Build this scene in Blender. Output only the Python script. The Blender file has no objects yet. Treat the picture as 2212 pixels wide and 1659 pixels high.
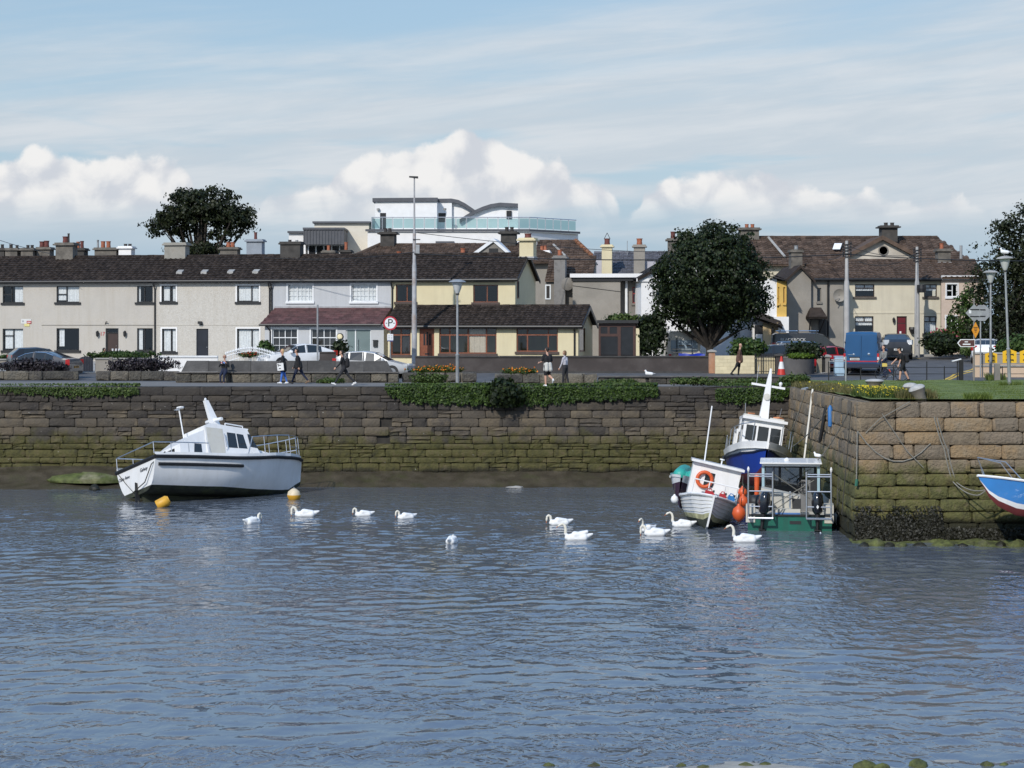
import bpy,bmesh,math,random
import numpy as np
from mathutils import Vector,Matrix,Euler
R = math.radians
rng = random.Random(11)
sc = bpy.context.scene
COL = sc.collection
# ---------------------------------------------------------------- camera (a quay-side first floor across the basin)
EYE = 7.7
FPX,CPX,HPX = 4424.0,1106.0,700.0          # measuring frame: focal length, centre column and horizon row
cd = bpy.data.cameras.new('camera'); cam = bpy.data.objects.new('camera',cd); COL.objects.link(cam)
cam.location = (0,0,EYE); cam.rotation_euler = (R(90),0,0)
cd.lens = 72; cd.sensor_width = 36; cd.shift_y = -0.0585; cd.clip_start = 0.5; cd.clip_end = 4000
sc.camera = cam
sc.view_settings.view_transform = 'Standard'; sc.view_settings.look = 'None'
sc.view_settings.gamma = 1; sc.view_settings.exposure = 0.0
sc.cycles.use_denoising = True
sc.cycles.max_bounces = 6; sc.cycles.transparent_max_bounces = 12
sc.cycles.caustics_reflective = False; sc.cycles.caustics_refractive = False
# ---------------------------------------------------------------- sun and sky
SUN_D = Vector((-0.43,-0.84,0.68)).normalized()
SUN_EL = math.asin(SUN_D.z); SUN_AZ = math.atan2(SUN_D.x,SUN_D.y)
sl = bpy.data.lights.new('sun','SUN'); so = bpy.data.objects.new('sun',sl); COL.objects.link(so)
sl.energy = 3.4; sl.angle = R(1.2); sl.color = (1.0,0.955,0.88)
so.rotation_euler = SUN_D.to_track_quat('Z','Y').to_euler()
so.location = (-60,-30,80)

W = bpy.data.worlds.new('World'); sc.world = W; W.use_nodes = True
def build_world():
    nt = W.node_tree; nt.nodes.clear(); N = nt.nodes; L = nt.links
    def nd(t,**k):
        n = N.new(t)
        for a,b in k.items(): setattr(n,a,b)
        return n
    def mth(op,a,b=None,c=None,clamp=False):
        n = nd('ShaderNodeMath',operation=op,use_clamp=clamp)
        for i,v in enumerate((a,b,c)):
            if v is None: continue
            if isinstance(v,(int,float)): n.inputs[i].default_value = v
            else: L.new(v,n.inputs[i])
        return n.outputs[0]
    def smooth(v,a,b):
        n = nd('ShaderNodeMapRange',interpolation_type='SMOOTHSTEP')
        L.new(v,n.inputs[0]); n.inputs[1].default_value = a; n.inputs[2].default_value = b
        return n.outputs[0]
    def mixc(f,a,b):
        n = nd('ShaderNodeMix',data_type='RGBA')
        if isinstance(f,float): n.inputs[0].default_value = f
        else: L.new(f,n.inputs[0])
        for i,v in ((6,a),(7,b)):
            if isinstance(v,tuple): n.inputs[i].default_value = (*v,1)
            else: L.new(v,n.inputs[i])
        return n.outputs[2]
    def noise(vec,scale,detail,rough=0.55,dist=0.0):
        n = nd('ShaderNodeTexNoise'); L.new(vec,n.inputs['Vector'])
        n.inputs['Scale'].default_value = scale; n.inputs['Detail'].default_value = detail
        n.inputs['Roughness'].default_value = rough; n.inputs['Distortion'].default_value = dist
        return n.outputs[0]
    def comb(x,y,z=0.0):
        n = nd('ShaderNodeCombineXYZ')
        for i,v in enumerate((x,y,z)):
            if isinstance(v,(int,float)): n.inputs[i].default_value = v
            else: L.new(v,n.inputs[i])
        return n.outputs[0]
    tc = nd('ShaderNodeTexCoord'); sep = nd('ShaderNodeSeparateXYZ'); L.new(tc.outputs['Generated'],sep.inputs[0])
    x,y,z = sep.outputs
    az = mth('ARCTAN2',x,y)
    hyp = mth('SQRT',mth('ADD',mth('MULTIPLY',x,x),mth('MULTIPLY',y,y)))
    el = mth('DIVIDE',z,mth('MAXIMUM',hyp,0.02))
    sky = nd('ShaderNodeTexSky',sky_type='NISHITA',sun_disc=False)
    sky.sun_elevation = SUN_EL; sky.sun_rotation = SUN_AZ
    sky.air_density = 1.0; sky.dust_density = 0.6; sky.ozone_density = 1.6; sky.altitude = 5
    K = 7.5                                           # cloud radiance is given for a Background strength of 1/K
    def c(r,g,b): return (r * K,g * K,b * K)
    hi = smooth(el,0.12,0.45)
    base = mixc(0.68,sky.outputs[0],mixc(hi,c(0.345,0.50,0.645),c(0.27,0.52,0.96)))
    hz = mth('MULTIPLY',smooth(el,0.12,0.0),0.88)       # pale blue air towards the horizon
    base = mixc(hz,base,c(0.36,0.49,0.63))
    # high thin streaks
    tilt = mth('SUBTRACT',el,mth('MULTIPLY',az,0.10))
    v1 = comb(mth('MULTIPLY',az,3.2),mth('MULTIPLY',tilt,34.0))
    n1 = noise(v1,1.0,7.0,0.58,0.5)
    v2 = comb(mth('MULTIPLY',az,9.0),mth('MULTIPLY',tilt,75.0),4.0)
    n2 = noise(v2,1.0,5.0,0.6,0.3)
    cov = mth('ADD',mth('MULTIPLY',n1,0.75),mth('MULTIPLY',n2,0.25))
    # thins out with height, thickest between 3 and 8 degrees
    hgt = mth('SUBTRACT',0.72,mth('MULTIPLY',mth('SUBTRACT',mth('SUBTRACT',el,mth('MULTIPLY',az,0.10)),0.085),4.2))
    hgt = mth('MINIMUM',mth('MAXIMUM',hgt,0.06),0.72)
    st = smooth(mth('ADD',cov,mth('SUBTRACT',hgt,0.5)),0.28,0.72)
    st = mth('MULTIPLY',st,0.88)
    st = mth('MULTIPLY',st,smooth(el,0.025,0.062))
    n3 = noise(comb(mth('MULTIPLY',az,7.0),mth('MULTIPLY',el,46.0),9.0),1.0,4.0,0.5,0.4)
    st = mth('MULTIPLY',st,mth('SUBTRACT',1.0,mth('MULTIPLY',smooth(n3,0.53,0.66),mth('MULTIPLY',smooth(el,0.115,0.085),0.85))))   # open gaps of blue low down
    col1 = mixc(smooth(n2,0.35,0.7),c(0.58,0.645,0.71),c(0.70,0.735,0.775))
    out = mixc(st,base,col1)
    # cumulus: a skyline of cloud tops against azimuth, mirrored round the horizon
    t = mth('PINGPONG',mth('ADD',az,0.25 + 4.0),0.5)
    t = mth('MULTIPLY',t,2.0)                        # 0..1 across half a radian
    fc = nd('ShaderNodeFloatCurve'); L.new(t,fc.inputs['Value'])
    tops = [(-60,370),(20,362),(60,345),(110,318),(150,338),(185,345),(235,335),(300,343),(370,345),(415,380),(455,452),
            (530,462),(590,418),(670,404),(700,400),(725,362),(770,336),(850,325),(930,305),(965,290),(1010,266),(1050,285),
            (1090,298),(1125,322),(1165,335),(1210,335),(1240,375),(1290,378),(1330,432),(1362,462),(1392,412),(1440,388),(1500,372),
            (1560,360),(1620,366),(1690,376),(1740,398),(1790,412),(1850,416),(1930,425),(2050,426),(2085,450),(2150,458),(2260,480)]
    cv = fc.mapping.curves[0]
    pts = [((((px - CPX) / FPX) + 0.25) * 2.0,(HPX - py) / FPX * 8.0) for px,py in tops]
    cv.points[0].location = (0.0,pts[0][1]); cv.points[1].location = (1.0,pts[-1][1])
    for p in pts:
        if 0.005 < p[0] < 0.995: cv.points.new(*p)
    fc.mapping.update()
    prof = mth('DIVIDE',fc.outputs[0],8.0)
    vc = comb(az,el,0.0)
    nb = noise(vc,95.0,9.0,0.60,0.25)
    vor = nd('ShaderNodeTexVoronoi',feature='SMOOTH_F1'); L.new(vc,vor.inputs['Vector'])
    vor.inputs['Scale'].default_value = 75.0; vor.inputs['Smoothness'].default_value = 0.35
    bil = mth('SUBTRACT',0.42,vor.outputs['Distance'])
    edge = mth('ADD',mth('MULTIPLY',mth('SUBTRACT',nb,0.5),0.013),mth('MULTIPLY',bil,0.007))
    d = mth('ADD',mth('SUBTRACT',prof,el),edge)    # depth below the cloud's top
    cu = smooth(d,-0.0006,0.0042)
    fade = smooth(mth('ADD',el,mth('MULTIPLY',mth('SUBTRACT',n1,0.5),0.045)),0.046,0.066)
    cu = mth('MULTIPLY',cu,fade)
    nsh = noise(comb(mth('ADD',az,0.006),mth('SUBTRACT',el,0.004),2.0),48.0,7.0,0.55,0.3)
    sh = mth('ADD',mth('MULTIPLY',mth('SUBTRACT',nsh,0.49),3.6),mth('MULTIPLY',d,8.5))
    sh = mth('ADD',sh,mth('MULTIPLY',bil,-1.5))
    ccol = mixc(smooth(sh,-0.25,0.95),c(0.88,0.875,0.87),c(0.62,0.655,0.715))
    out = mixc(cu,out,ccol)
    bg = nd('ShaderNodeBackground'); L.new(out,bg.inputs[0]); bg.inputs[1].default_value = 1.0 / K
    wo = nd('ShaderNodeOutputWorld'); L.new(bg.outputs[0],wo.inputs[0])
build_world()

# ---------------------------------------------------------------- measuring helpers
def ray(px,py): return Vector(((px - CPX) / FPX,1.0,(HPX - py) / FPX))
def PX(px,py,Y):
    r = ray(px,py); return Vector((r.x * Y,Y,EYE + r.z * Y))
def sat(Y): return FPX / Y
GZ = [(60,4.95),(73,4.95),(98,4.70),(108,4.70),(114,4.77),(125,5.25),(135,5.60),(160,5.8),(900,6.2)]
def gz(Y):
    for (a,za),(b,zb) in zip(GZ,GZ[1:]):
        if Y <= b: return za + (zb - za) * max(0,(Y - a)) / (b - a)
    return GZ[-1][1]
def feet(px,py):
    """point on the ground seen at this place of the photograph"""
    lo,hi = 73.0,200.0
    for _ in range(50):
        m = (lo + hi) / 2
        if HPX + (EYE - gz(m)) * FPX / m > py: lo = m
        else: hi = m
    return Vector(((px - CPX) * lo / FPX,lo,gz(lo)))
class Frame:
    """a wall's own frame: x along it to the right, y inward, z up"""
    def __init__(s,px,py,Y,deg):
        s.o = PX(px,py,Y); s.a = R(deg)
        s.u = Vector((math.cos(s.a),math.sin(s.a),0)); s.n = Vector((-math.sin(s.a),math.cos(s.a),0))
    def hit(s,px,py,d=0.0):
        r = ray(px,py); e = Vector((0,0,EYE))
        t = (d - (e - s.o).dot(s.n)) / r.dot(s.n)
        q = e + r * t - s.o
        return q.dot(s.u),q.z
    def rect(s,x0,x1,y0,y1,d=0.0):
        a,zt = s.hit(x0,y0,d); b,zb = s.hit(x1,y1,d); return (a,b,zb,zt)

# ---------------------------------------------------------------- materials
MATS = {}
def ramp(nt,fac,stops):
    n = nt.nodes.new('ShaderNodeValToRGB'); nt.links.new(fac,n.inputs[0])
    e = n.color_ramp.elements
    while len(e) < len(stops): e.new(0.5)
    for k,(p,col) in enumerate(stops):
        e[k].position = p; e[k].color = (*col,1)
    return n.outputs[0]
def mat(name,col,rough=0.6,var=0.18,scale=2.5,bump=0.0,bscale=25.0,metal=0.0,coat=0.0,spec=0.5,rnd=0.0,stain=None,stain_scale=0.8,stain_amt=0.5,streak=None):
    if name in MATS: return MATS[name]
    m = bpy.data.materials.new(name); m.use_nodes = True; nt = m.node_tree; N = nt.nodes; L = nt.links
    b = N['Principled BSDF']
    geo = N.new('ShaderNodeNewGeometry')
    no = N.new('ShaderNodeTexNoise'); L.new(geo.outputs['Position'],no.inputs['Vector'])
    no.inputs['Scale'].default_value = scale; no.inputs['Detail'].default_value = 6
    lo = tuple(max(0,v * (1 - var)) for v in col); hi = tuple(min(1,v * (1 + var)) for v in col)
    c = ramp(nt,no.outputs[0],[(0.3,lo),(0.7,hi)])
    if stain:
        n2 = N.new('ShaderNodeTexNoise'); L.new(geo.outputs['Position'],n2.inputs['Vector'])
        n2.inputs['Scale'].default_value = stain_scale; n2.inputs['Detail'].default_value = 8; n2.inputs['Roughness'].default_value = 0.65
        f = N.new('ShaderNodeMapRange'); L.new(n2.outputs[0],f.inputs[0]); f.inputs[1].default_value = 0.5; f.inputs[2].default_value = 0.72; f.inputs[4].default_value = stain_amt
        mx = N.new('ShaderNodeMix'); mx.data_type = 'RGBA'; L.new(f.outputs[0],mx.inputs[0]); L.new(c,mx.inputs[6]); mx.inputs[7].default_value = (*stain,1); c = mx.outputs[2]
    if streak:                                   # rain streaks: noise drawn out vertically
        mp = N.new('ShaderNodeMapping'); L.new(geo.outputs['Position'],mp.inputs[0]); mp.inputs['Scale'].default_value = (2.6,2.6,0.22)
        n4 = N.new('ShaderNodeTexNoise'); L.new(mp.outputs[0],n4.inputs['Vector']); n4.inputs['Scale'].default_value = 1.3; n4.inputs['Detail'].default_value = 7; n4.inputs['Roughness'].default_value = 0.65
        f4 = N.new('ShaderNodeMapRange'); L.new(n4.outputs[0],f4.inputs[0]); f4.inputs[1].default_value = 0.48; f4.inputs[2].default_value = 0.75; f4.inputs[4].default_value = 0.55
        mx = N.new('ShaderNodeMix'); mx.data_type = 'RGBA'; L.new(f4.outputs[0],mx.inputs[0]); L.new(c,mx.inputs[6]); mx.inputs[7].default_value = (*streak,1); c = mx.outputs[2]
    if rnd:
        oi = N.new('ShaderNodeObjectInfo')
        ad = N.new('ShaderNodeMath'); ad.operation = 'ADD'; L.new(oi.outputs['Random'],ad.inputs[0]); L.new(geo.outputs['Random Per Island'],ad.inputs[1])
        fr = N.new('ShaderNodeMath'); fr.operation = 'FRACT'; L.new(ad.outputs[0],fr.inputs[0])
        mr = N.new('ShaderNodeMapRange'); L.new(fr.outputs[0],mr.inputs[0]); mr.inputs[3].default_value = 1 - rnd; mr.inputs[4].default_value = 1 + rnd
        hs = N.new('ShaderNodeHueSaturation'); L.new(c,hs.inputs['Color']); L.new(mr.outputs[0],hs.inputs['Value']); c = hs.outputs[0]
    L.new(c,b.inputs['Base Color'])
    b.inputs['Roughness'].default_value = rough; b.inputs['Metallic'].default_value = metal
    b.inputs['Specular IOR Level'].default_value = spec
    if coat: b.inputs['Coat Weight'].default_value = coat; b.inputs['Coat Roughness'].default_value = 0.06
    if bump:
        n3 = N.new('ShaderNodeTexNoise'); L.new(geo.outputs['Position'],n3.inputs['Vector'])
        n3.inputs['Scale'].default_value = bscale; n3.inputs['Detail'].default_value = 5
        bp = N.new('ShaderNodeBump'); L.new(n3.outputs[0],bp.inputs['Height']); bp.inputs['Strength'].default_value = bump; bp.inputs['Distance'].default_value = 0.05
        L.new(bp.outputs[0],b.inputs['Normal'])
    MATS[name] = m; return m
def glass_mat(name,tint=(0.55,0.6,0.62),refl=0.16):
    if name in MATS: return MATS[name]
    m = bpy.data.materials.new(name); m.use_nodes = True; nt = m.node_tree; nt.nodes.clear()
    t = nt.nodes.new('ShaderNodeBsdfTransparent'); t.inputs[0].default_value = (*tint,1)
    g = nt.nodes.new('ShaderNodeBsdfGlossy'); g.inputs['Roughness'].default_value = 0.03; g.inputs[0].default_value = (0.9,0.94,1,1)
    lf = nt.nodes.new('ShaderNodeLayerWeight'); lf.inputs[0].default_value = 0.5
    lw = nt.nodes.new('ShaderNodeMath'); lw.operation = 'POWER'; nt.links.new(lf.outputs['Facing'],lw.inputs[0]); lw.inputs[1].default_value = 5.0
    ad = nt.nodes.new('ShaderNodeMath'); ad.operation = 'ADD'; ad.use_clamp = True; nt.links.new(lw.outputs[0],ad.inputs[0]); ad.inputs[1].default_value = refl
    mx = nt.nodes.new('ShaderNodeMixShader'); nt.links.new(ad.outputs[0],mx.inputs[0]); nt.links.new(t.outputs[0],mx.inputs[1]); nt.links.new(g.outputs[0],mx.inputs[2])
    o = nt.nodes.new('ShaderNodeOutputMaterial'); nt.links.new(mx.outputs[0],o.inputs[0])
    MATS[name] = m; return m
def leaf_mat(name,a,b,trans=0.25):
    if name in MATS: return MATS[name]
    m = bpy.data.materials.new(name); m.use_nodes = True; nt = m.node_tree; N = nt.nodes; L = nt.links
    p = N['Principled BSDF']; geo = N.new('ShaderNodeNewGeometry')
    c = ramp(nt,geo.outputs['Random Per Island'],[(0.0,a),(0.75,tuple((x + y) / 2 for x,y in zip(a,b))),(1.0,b)])
    L.new(c,p.inputs['Base Color']); p.inputs['Roughness'].default_value = 0.55; p.inputs['Specular IOR Level'].default_value = 0.3
    tr = N.new('ShaderNodeBsdfTranslucent'); L.new(c,tr.inputs[0])
    mx = N.new('ShaderNodeMixShader'); mx.inputs[0].default_value = trans
    L.new(p.outputs[0],mx.inputs[1]); L.new(tr.outputs[0],mx.inputs[2]); L.new(mx.outputs[0],N['Material Output'].inputs[0])
    MATS[name] = m; return m

# ---------------------------------------------------------------- mesh builder
class MB:
    def __init__(s): s.v = []; s.f = []; s.m = []; s.mi = 0
    def face(s,idx): s.f.append(tuple(idx)); s.m.append(s.mi)
    def poly(s,pts):
        k = len(s.v); s.v += [tuple(p) for p in pts]; s.face(range(k,k + len(pts)))
    def box(s,x0,x1,y0,y1,z0,z1,M=None):
        if x0 > x1: x0,x1 = x1,x0
        if y0 > y1: y0,y1 = y1,y0
        if z0 > z1: z0,z1 = z1,z0
        p = [(x0,y0,z0),(x1,y0,z0),(x1,y1,z0),(x0,y1,z0),(x0,y0,z1),(x1,y0,z1),(x1,y1,z1),(x0,y1,z1)]
        if M: p = [tuple(M @ Vector(q)) for q in p]
        k = len(s.v); s.v += p
        for q in ((0,3,2,1),(4,5,6,7),(0,1,5,4),(1,2,6,5),(2,3,7,6),(3,0,4,7)): s.face([k + i for i in q])
        return s
    def loft(s,secs,closed=False,cap0=False,cap1=False):
        k = len(s.v); n = len(secs[0])
        for q in secs: s.v += [tuple(p) for p in q]
        for i in range(len(secs) - 1):
            for j in range(n if closed else n - 1):
                a = k + i * n + j; b = k + i * n + (j + 1) % n
                s.face((a,b,b + n,a + n))
        if cap0: s.face([k + j for j in reversed(range(n))])
        if cap1: s.face([k + (len(secs) - 1) * n + j for j in range(n)])
        return s
    def tube(s,path,r,n=6,caps=True):
        path = [Vector(p) for p in path]; rr = r if isinstance(r,(list,tuple)) else [r] * len(path)
        secs = []; up = Vector((0.0,0.0,1.0))
        for i,p in enumerate(path):
            t = (path[min(i + 1,len(path) - 1)] - path[max(i - 1,0)])
            t = t.normalized() if t.length > 1e-9 else Vector((0,0,1))
            a = t.cross(up)
            if a.length < 0.05: a = t.cross(Vector((1,0,0)))
            a.normalize(); b = t.cross(a)
            secs.append([p + (a * math.cos(2 * math.pi * j / n) + b * math.sin(2 * math.pi * j / n)) * rr[i] for j in range(n)])
        return s.loft(secs,True,caps,caps)
    def lathe(s,prof,n=14,o=(0,0,0),axis='z',cap=True):
        o = Vector(o); secs = []
        for r,h in prof:
            q = []
            for j in range(n):
                c,d = r * math.cos(2 * math.pi * j / n),r * math.sin(2 * math.pi * j / n)
                q.append(o + (Vector((c,d,h)) if axis == 'z' else Vector((h,c,d)) if axis == 'x' else Vector((d,h,c))))
            secs.append(q)
        return s.loft(secs,True,cap,cap)
    def prism(s,poly,y0,y1,axis='y'):
        """poly in the plane across the axis: (x,z) for y, (y,z) for x, (x,y) for z"""
        def P(a,b,t): return (a,t,b) if axis == 'y' else (t,a,b) if axis == 'x' else (a,b,t)
        k = len(s.v); n = len(poly)
        s.v += [P(a,b,y0) for a,b in poly] + [P(a,b,y1) for a,b in poly]
        s.face([k + j for j in range(n)]); s.face([k + n + j for j in reversed(range(n))])
        for j in range(n):
            a = k + j; b = k + (j + 1) % n; s.face((b,a,a + n,b + n))
        return s
    def plate(s,x0,x1,z0,z1,y,holes,depth):
        """upright sheet facing -y with rectangular openings and their reveals"""
        xs = sorted({x0,x1,*[h[0] for h in holes],*[h[1] for h in holes]}); zs = sorted({z0,z1,*[h[2] for h in holes],*[h[3] for h in holes]})
        xs = [v for v in xs if x0 - 1e-6 <= v <= x1 + 1e-6]; zs = [v for v in zs if z0 - 1e-6 <= v <= z1 + 1e-6]
        for a,b in zip(xs,xs[1:]):
            for c,d in zip(zs,zs[1:]):
                mx,mz = (a + b) / 2,(c + d) / 2
                if any(h[0] < mx < h[1] and h[2] < mz < h[3] for h in holes): continue
                s.poly([(a,y,c),(b,y,c),(b,y,d),(a,y,d)])
        for a,b,c,d in holes:
            Y = y + depth
            s.poly([(a,y,c),(a,y,d),(a,Y,d),(a,Y,c)]); s.poly([(b,y,d),(b,y,c),(b,Y,c),(b,Y,d)])
            s.poly([(a,y,d),(b,y,d),(b,Y,d),(a,Y,d)]); s.poly([(b,y,c),(a,y,c),(a,Y,c),(b,Y,c)])
        return s
    def mesh(s,name,mats,smooth=None):
        me = bpy.data.meshes.new(name); me.from_pydata(s.v,[],s.f)
        if not isinstance(mats,(list,tuple)): mats = [mats]
        for m in mats: me.materials.append(m)
        if len(mats) > 1: me.polygons.foreach_set('material_index',s.m)
        if smooth is not None:
            me.polygons.foreach_set('use_smooth',[True] * len(me.polygons)); me.set_sharp_from_angle(angle=R(smooth))
        me.update(); return me
    def build(s,name,mats,parent=None,smooth=None):
        return link(name,s.mesh(name,mats,smooth),parent)
def link(name,data,parent=None):
    o = bpy.data.objects.new(name,data); COL.objects.link(o)
    if parent is not None: o.parent = parent
    return o
def tag(o,label=None,cat=None,group=None,kind=None):
    if label: o['label'] = label
    if cat: o['category'] = cat
    if group: o['group'] = group
    if kind: o['kind'] = kind
    return o
def thing(name,label,cat,loc=(0,0,0),rz=0.0,group=None):
    o = link(name,None); o.empty_display_size = 0.2
    o.location = loc; o.rotation_euler = (0,0,rz)
    return tag(o,label,cat,group)
def struct(name,mb,m,smooth=None): return tag(mb.build(name,m,None,smooth),kind='structure')
def dup(o,parent=None):
    c = o.copy(); COL.objects.link(c); c.parent = parent
    for ch in list(o.children): dup(ch,c)
    return c
def text(parent,s,loc,size,m,rot=(R(90),0,0),name='lettering',shear=0.0,align='CENTER'):
    cu = bpy.data.curves.new(name,'FONT'); cu.body = s; cu.size = size; cu.align_x = align; cu.align_y = 'CENTER'
    cu.extrude = 0.003; cu.shear = shear; cu.materials.append(m); cu.resolution_u = 3
    tmp = bpy.data.objects.new(name,cu); COL.objects.link(tmp)
    me = bpy.data.meshes.new_from_object(tmp.evaluated_get(bpy.context.evaluated_depsgraph_get()))
    bpy.data.objects.remove(tmp); me.materials.clear(); me.materials.append(m)
    o = link(name,me,parent); o.location = loc; o.rotation_euler = rot
    return o

# ---------------------------------------------------------------- organic shapes: tapered limbs fused into one skin
def capsule(mb,p0,r0,p1,r1,n=10):
    p0,p1 = Vector(p0),Vector(p1); t = p1 - p0; ln = t.length
    t = t / ln if ln > 1e-6 else Vector((0,0,1))
    a = t.cross(Vector((0.3,0.9,0.1)) if abs(t.y) < 0.8 else Vector((1,0,0.2))).normalized(); b = t.cross(a)
    secs = []
    for c,r,lo,hi in ((p0,r0,-80,-1),(p1,r1,1,80)):
        for k in range(4):
            q = R(lo + (hi - lo) * k / 3)
            ctr = c + t * (r * math.sin(q)); w = r * math.cos(q)
            secs.append([ctr + (a * math.cos(2 * math.pi * j / n) + b * math.sin(2 * math.pi * j / n)) * w for j in range(n)])
    mb.loft(secs,True,True,True)
def blob(name,caps,mats,voxel=0.014,parent=None,squash=None):
    """caps: (p0, r0, p1, r1, material index) -> one continuous surface"""
    mb = MB()
    for p0,r0,p1,r1,_ in caps: capsule(mb,p0,r0,p1,r1)
    o = mb.build(name,mats[0],None)
    md = o.modifiers.new('r','REMESH'); md.mode = 'VOXEL'; md.voxel_size = voxel
    sm = o.modifiers.new('s','SMOOTH'); sm.iterations = 2; sm.factor = 0.5
    me = bpy.data.meshes.new_from_object(o.evaluated_get(bpy.context.evaluated_depsgraph_get()))
    old = o.data; o.modifiers.clear(); o.data = me; bpy.data.meshes.remove(old)
    me.materials.clear()
    for m in mats: me.materials.append(m)
    n = len(me.polygons); co = np.empty(n * 3,np.float32); me.polygons.foreach_get('center',co); co = co.reshape(-1,3)
    best = np.full(n,1e9,np.float32); idx = np.zeros(n,np.int32)
    for p0,r0,p1,r1,mi in caps:
        p0 = np.array(p0,np.float32); d = np.array(p1,np.float32) - p0; l2 = float((d * d).sum()) + 1e-9
        t = np.clip(((co - p0) @ d) / l2,0,1); r = r0 + (r1 - r0) * t
        dist = np.linalg.norm(co - p0 - t[:,None] * d,axis=1) - r
        w = dist < best; best[w] = dist[w]; idx[w] = mi
    me.polygons.foreach_set('material_index',idx); me.polygons.foreach_set('use_smooth',[True] * n); me.update()
    if parent is not None: o.parent = parent
    return o

# ---------------------------------------------------------------- leaves
def leaf_mesh(name,pts,nrm,size,m,aspect=1.5,jitter=0.7,seed=1,up=0.0):
    """one bent leaf face at every point"""
    g = np.random.default_rng(seed); n = len(pts)
    sz = size * g.uniform(0.6,1.35,n)
    nn = nrm + g.normal(0,jitter,(n,3)); nn[:,2] += up; nn /= np.linalg.norm(nn,axis=1)[:,None] + 1e-9
    a = np.cross(nn,g.normal(0,1,(n,3))); a /= np.linalg.norm(a,axis=1)[:,None] + 1e-9
    b = np.cross(nn,a)
    v = np.empty((n,4,3),np.float32)
    v[:,0] = pts - a * (sz * aspect / 2)[:,None]
    v[:,1] = pts + b * (sz / 2)[:,None] + nn * (sz * 0.12)[:,None]
    v[:,2] = pts + a * (sz * aspect / 2)[:,None]
    v[:,3] = pts - b * (sz / 2)[:,None] + nn * (sz * 0.12)[:,None]
    return quads(name,v.reshape(-1,3),n,m)
def quads(name,v,n,m):
    me = bpy.data.meshes.new(name); me.vertices.add(n * 4); me.vertices.foreach_set('co',np.ascontiguousarray(v,np.float32).ravel())
    me.loops.add(n * 4); me.loops.foreach_set('vertex_index',np.arange(n * 4,dtype=np.int32))
    me.polygons.add(n); me.polygons.foreach_set('loop_start',np.arange(0,n * 4,4,dtype=np.int32))
    for mm in (m if isinstance(m,(list,tuple)) else [m]): me.materials.append(mm)
    me.update(calc_edges=True); me.validate(); return me
def crown_points(blobs,n_clumps,per,spread,seed=1,shell=0.55):
    """leaf positions in clumps spread through ellipsoids (cx,cy,cz,rx,ry,rz)"""
    g = np.random.default_rng(seed); B = np.array(blobs,float)
    vol = B[:,3] * B[:,4] * B[:,5]; pick = g.choice(len(B),n_clumps,p=vol / vol.sum())
    d = g.normal(0,1,(n_clumps,3)); d /= np.linalg.norm(d,axis=1)[:,None]
    r = shell + (1.0 - shell) * g.uniform(0,1,n_clumps) ** 0.6; r *= 1 + 0.10 * np.abs(g.normal(0,1,n_clumps)) * (r > .8)
    c = B[pick,:3] + d * r[:,None] * B[pick,3:]
    k = np.repeat(np.arange(n_clumps),per)
    off = g.normal(0,1,(len(k),3)); off *= (spread * g.uniform(0.5,1.25,n_clumps)[k])[:,None]; off[:,2] *= 0.62
    return c[k] + off,d[k] + off / spread * 0.5,c
# ================================================================ water
def water_material():
    m = bpy.data.materials.new('water'); m.use_nodes = True; nt = m.node_tree; N = nt.nodes; L = nt.links
    b = N['Principled BSDF']; b.inputs['Base Color'].default_value = (0.108,0.126,0.152,1)
    b.inputs['Roughness'].default_value = 0.06; b.inputs['IOR'].default_value = 1.38; b.inputs['Specular IOR Level'].default_value = 0.5
    geo = N.new('ShaderNodeNewGeometry'); mp = N.new('ShaderNodeMapping'); L.new(geo.outputs['Position'],mp.inputs[0])
    mp.inputs['Scale'].default_value = (1.0,0.62,1.0)
    n1 = N.new('ShaderNodeTexNoise'); L.new(mp.outputs[0],n1.inputs['Vector']); n1.inputs['Scale'].default_value = 2.7; n1.inputs['Detail'].default_value = 2; n1.inputs['Roughness'].default_value = 0.5; n1.inputs['Distortion'].default_value = 0.9
    big = N.new('ShaderNodeTexNoise'); mp2 = N.new('ShaderNodeMapping'); L.new(geo.outputs['Position'],mp2.inputs[0]); mp2.inputs['Scale'].default_value = (0.5,1.6,1)
    L.new(mp2.outputs[0],big.inputs['Vector']); big.inputs['Scale'].default_value = 0.16; big.inputs['Detail'].default_value = 5
    mr = N.new('ShaderNodeMapRange'); L.new(big.outputs[0],mr.inputs[0]); mr.inputs[1].default_value = 0.45; mr.inputs[2].default_value = 0.62; mr.inputs[3].default_value = 0.12; mr.inputs[4].default_value = 1.0
    bp = N.new('ShaderNodeBump'); L.new(n1.outputs[0],bp.inputs['Height']); L.new(mr.outputs[0],bp.inputs['Strength']); bp.inputs['Distance'].default_value = 0.115
    L.new(bp.outputs[0],b.inputs['Normal'])
    return m
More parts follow.
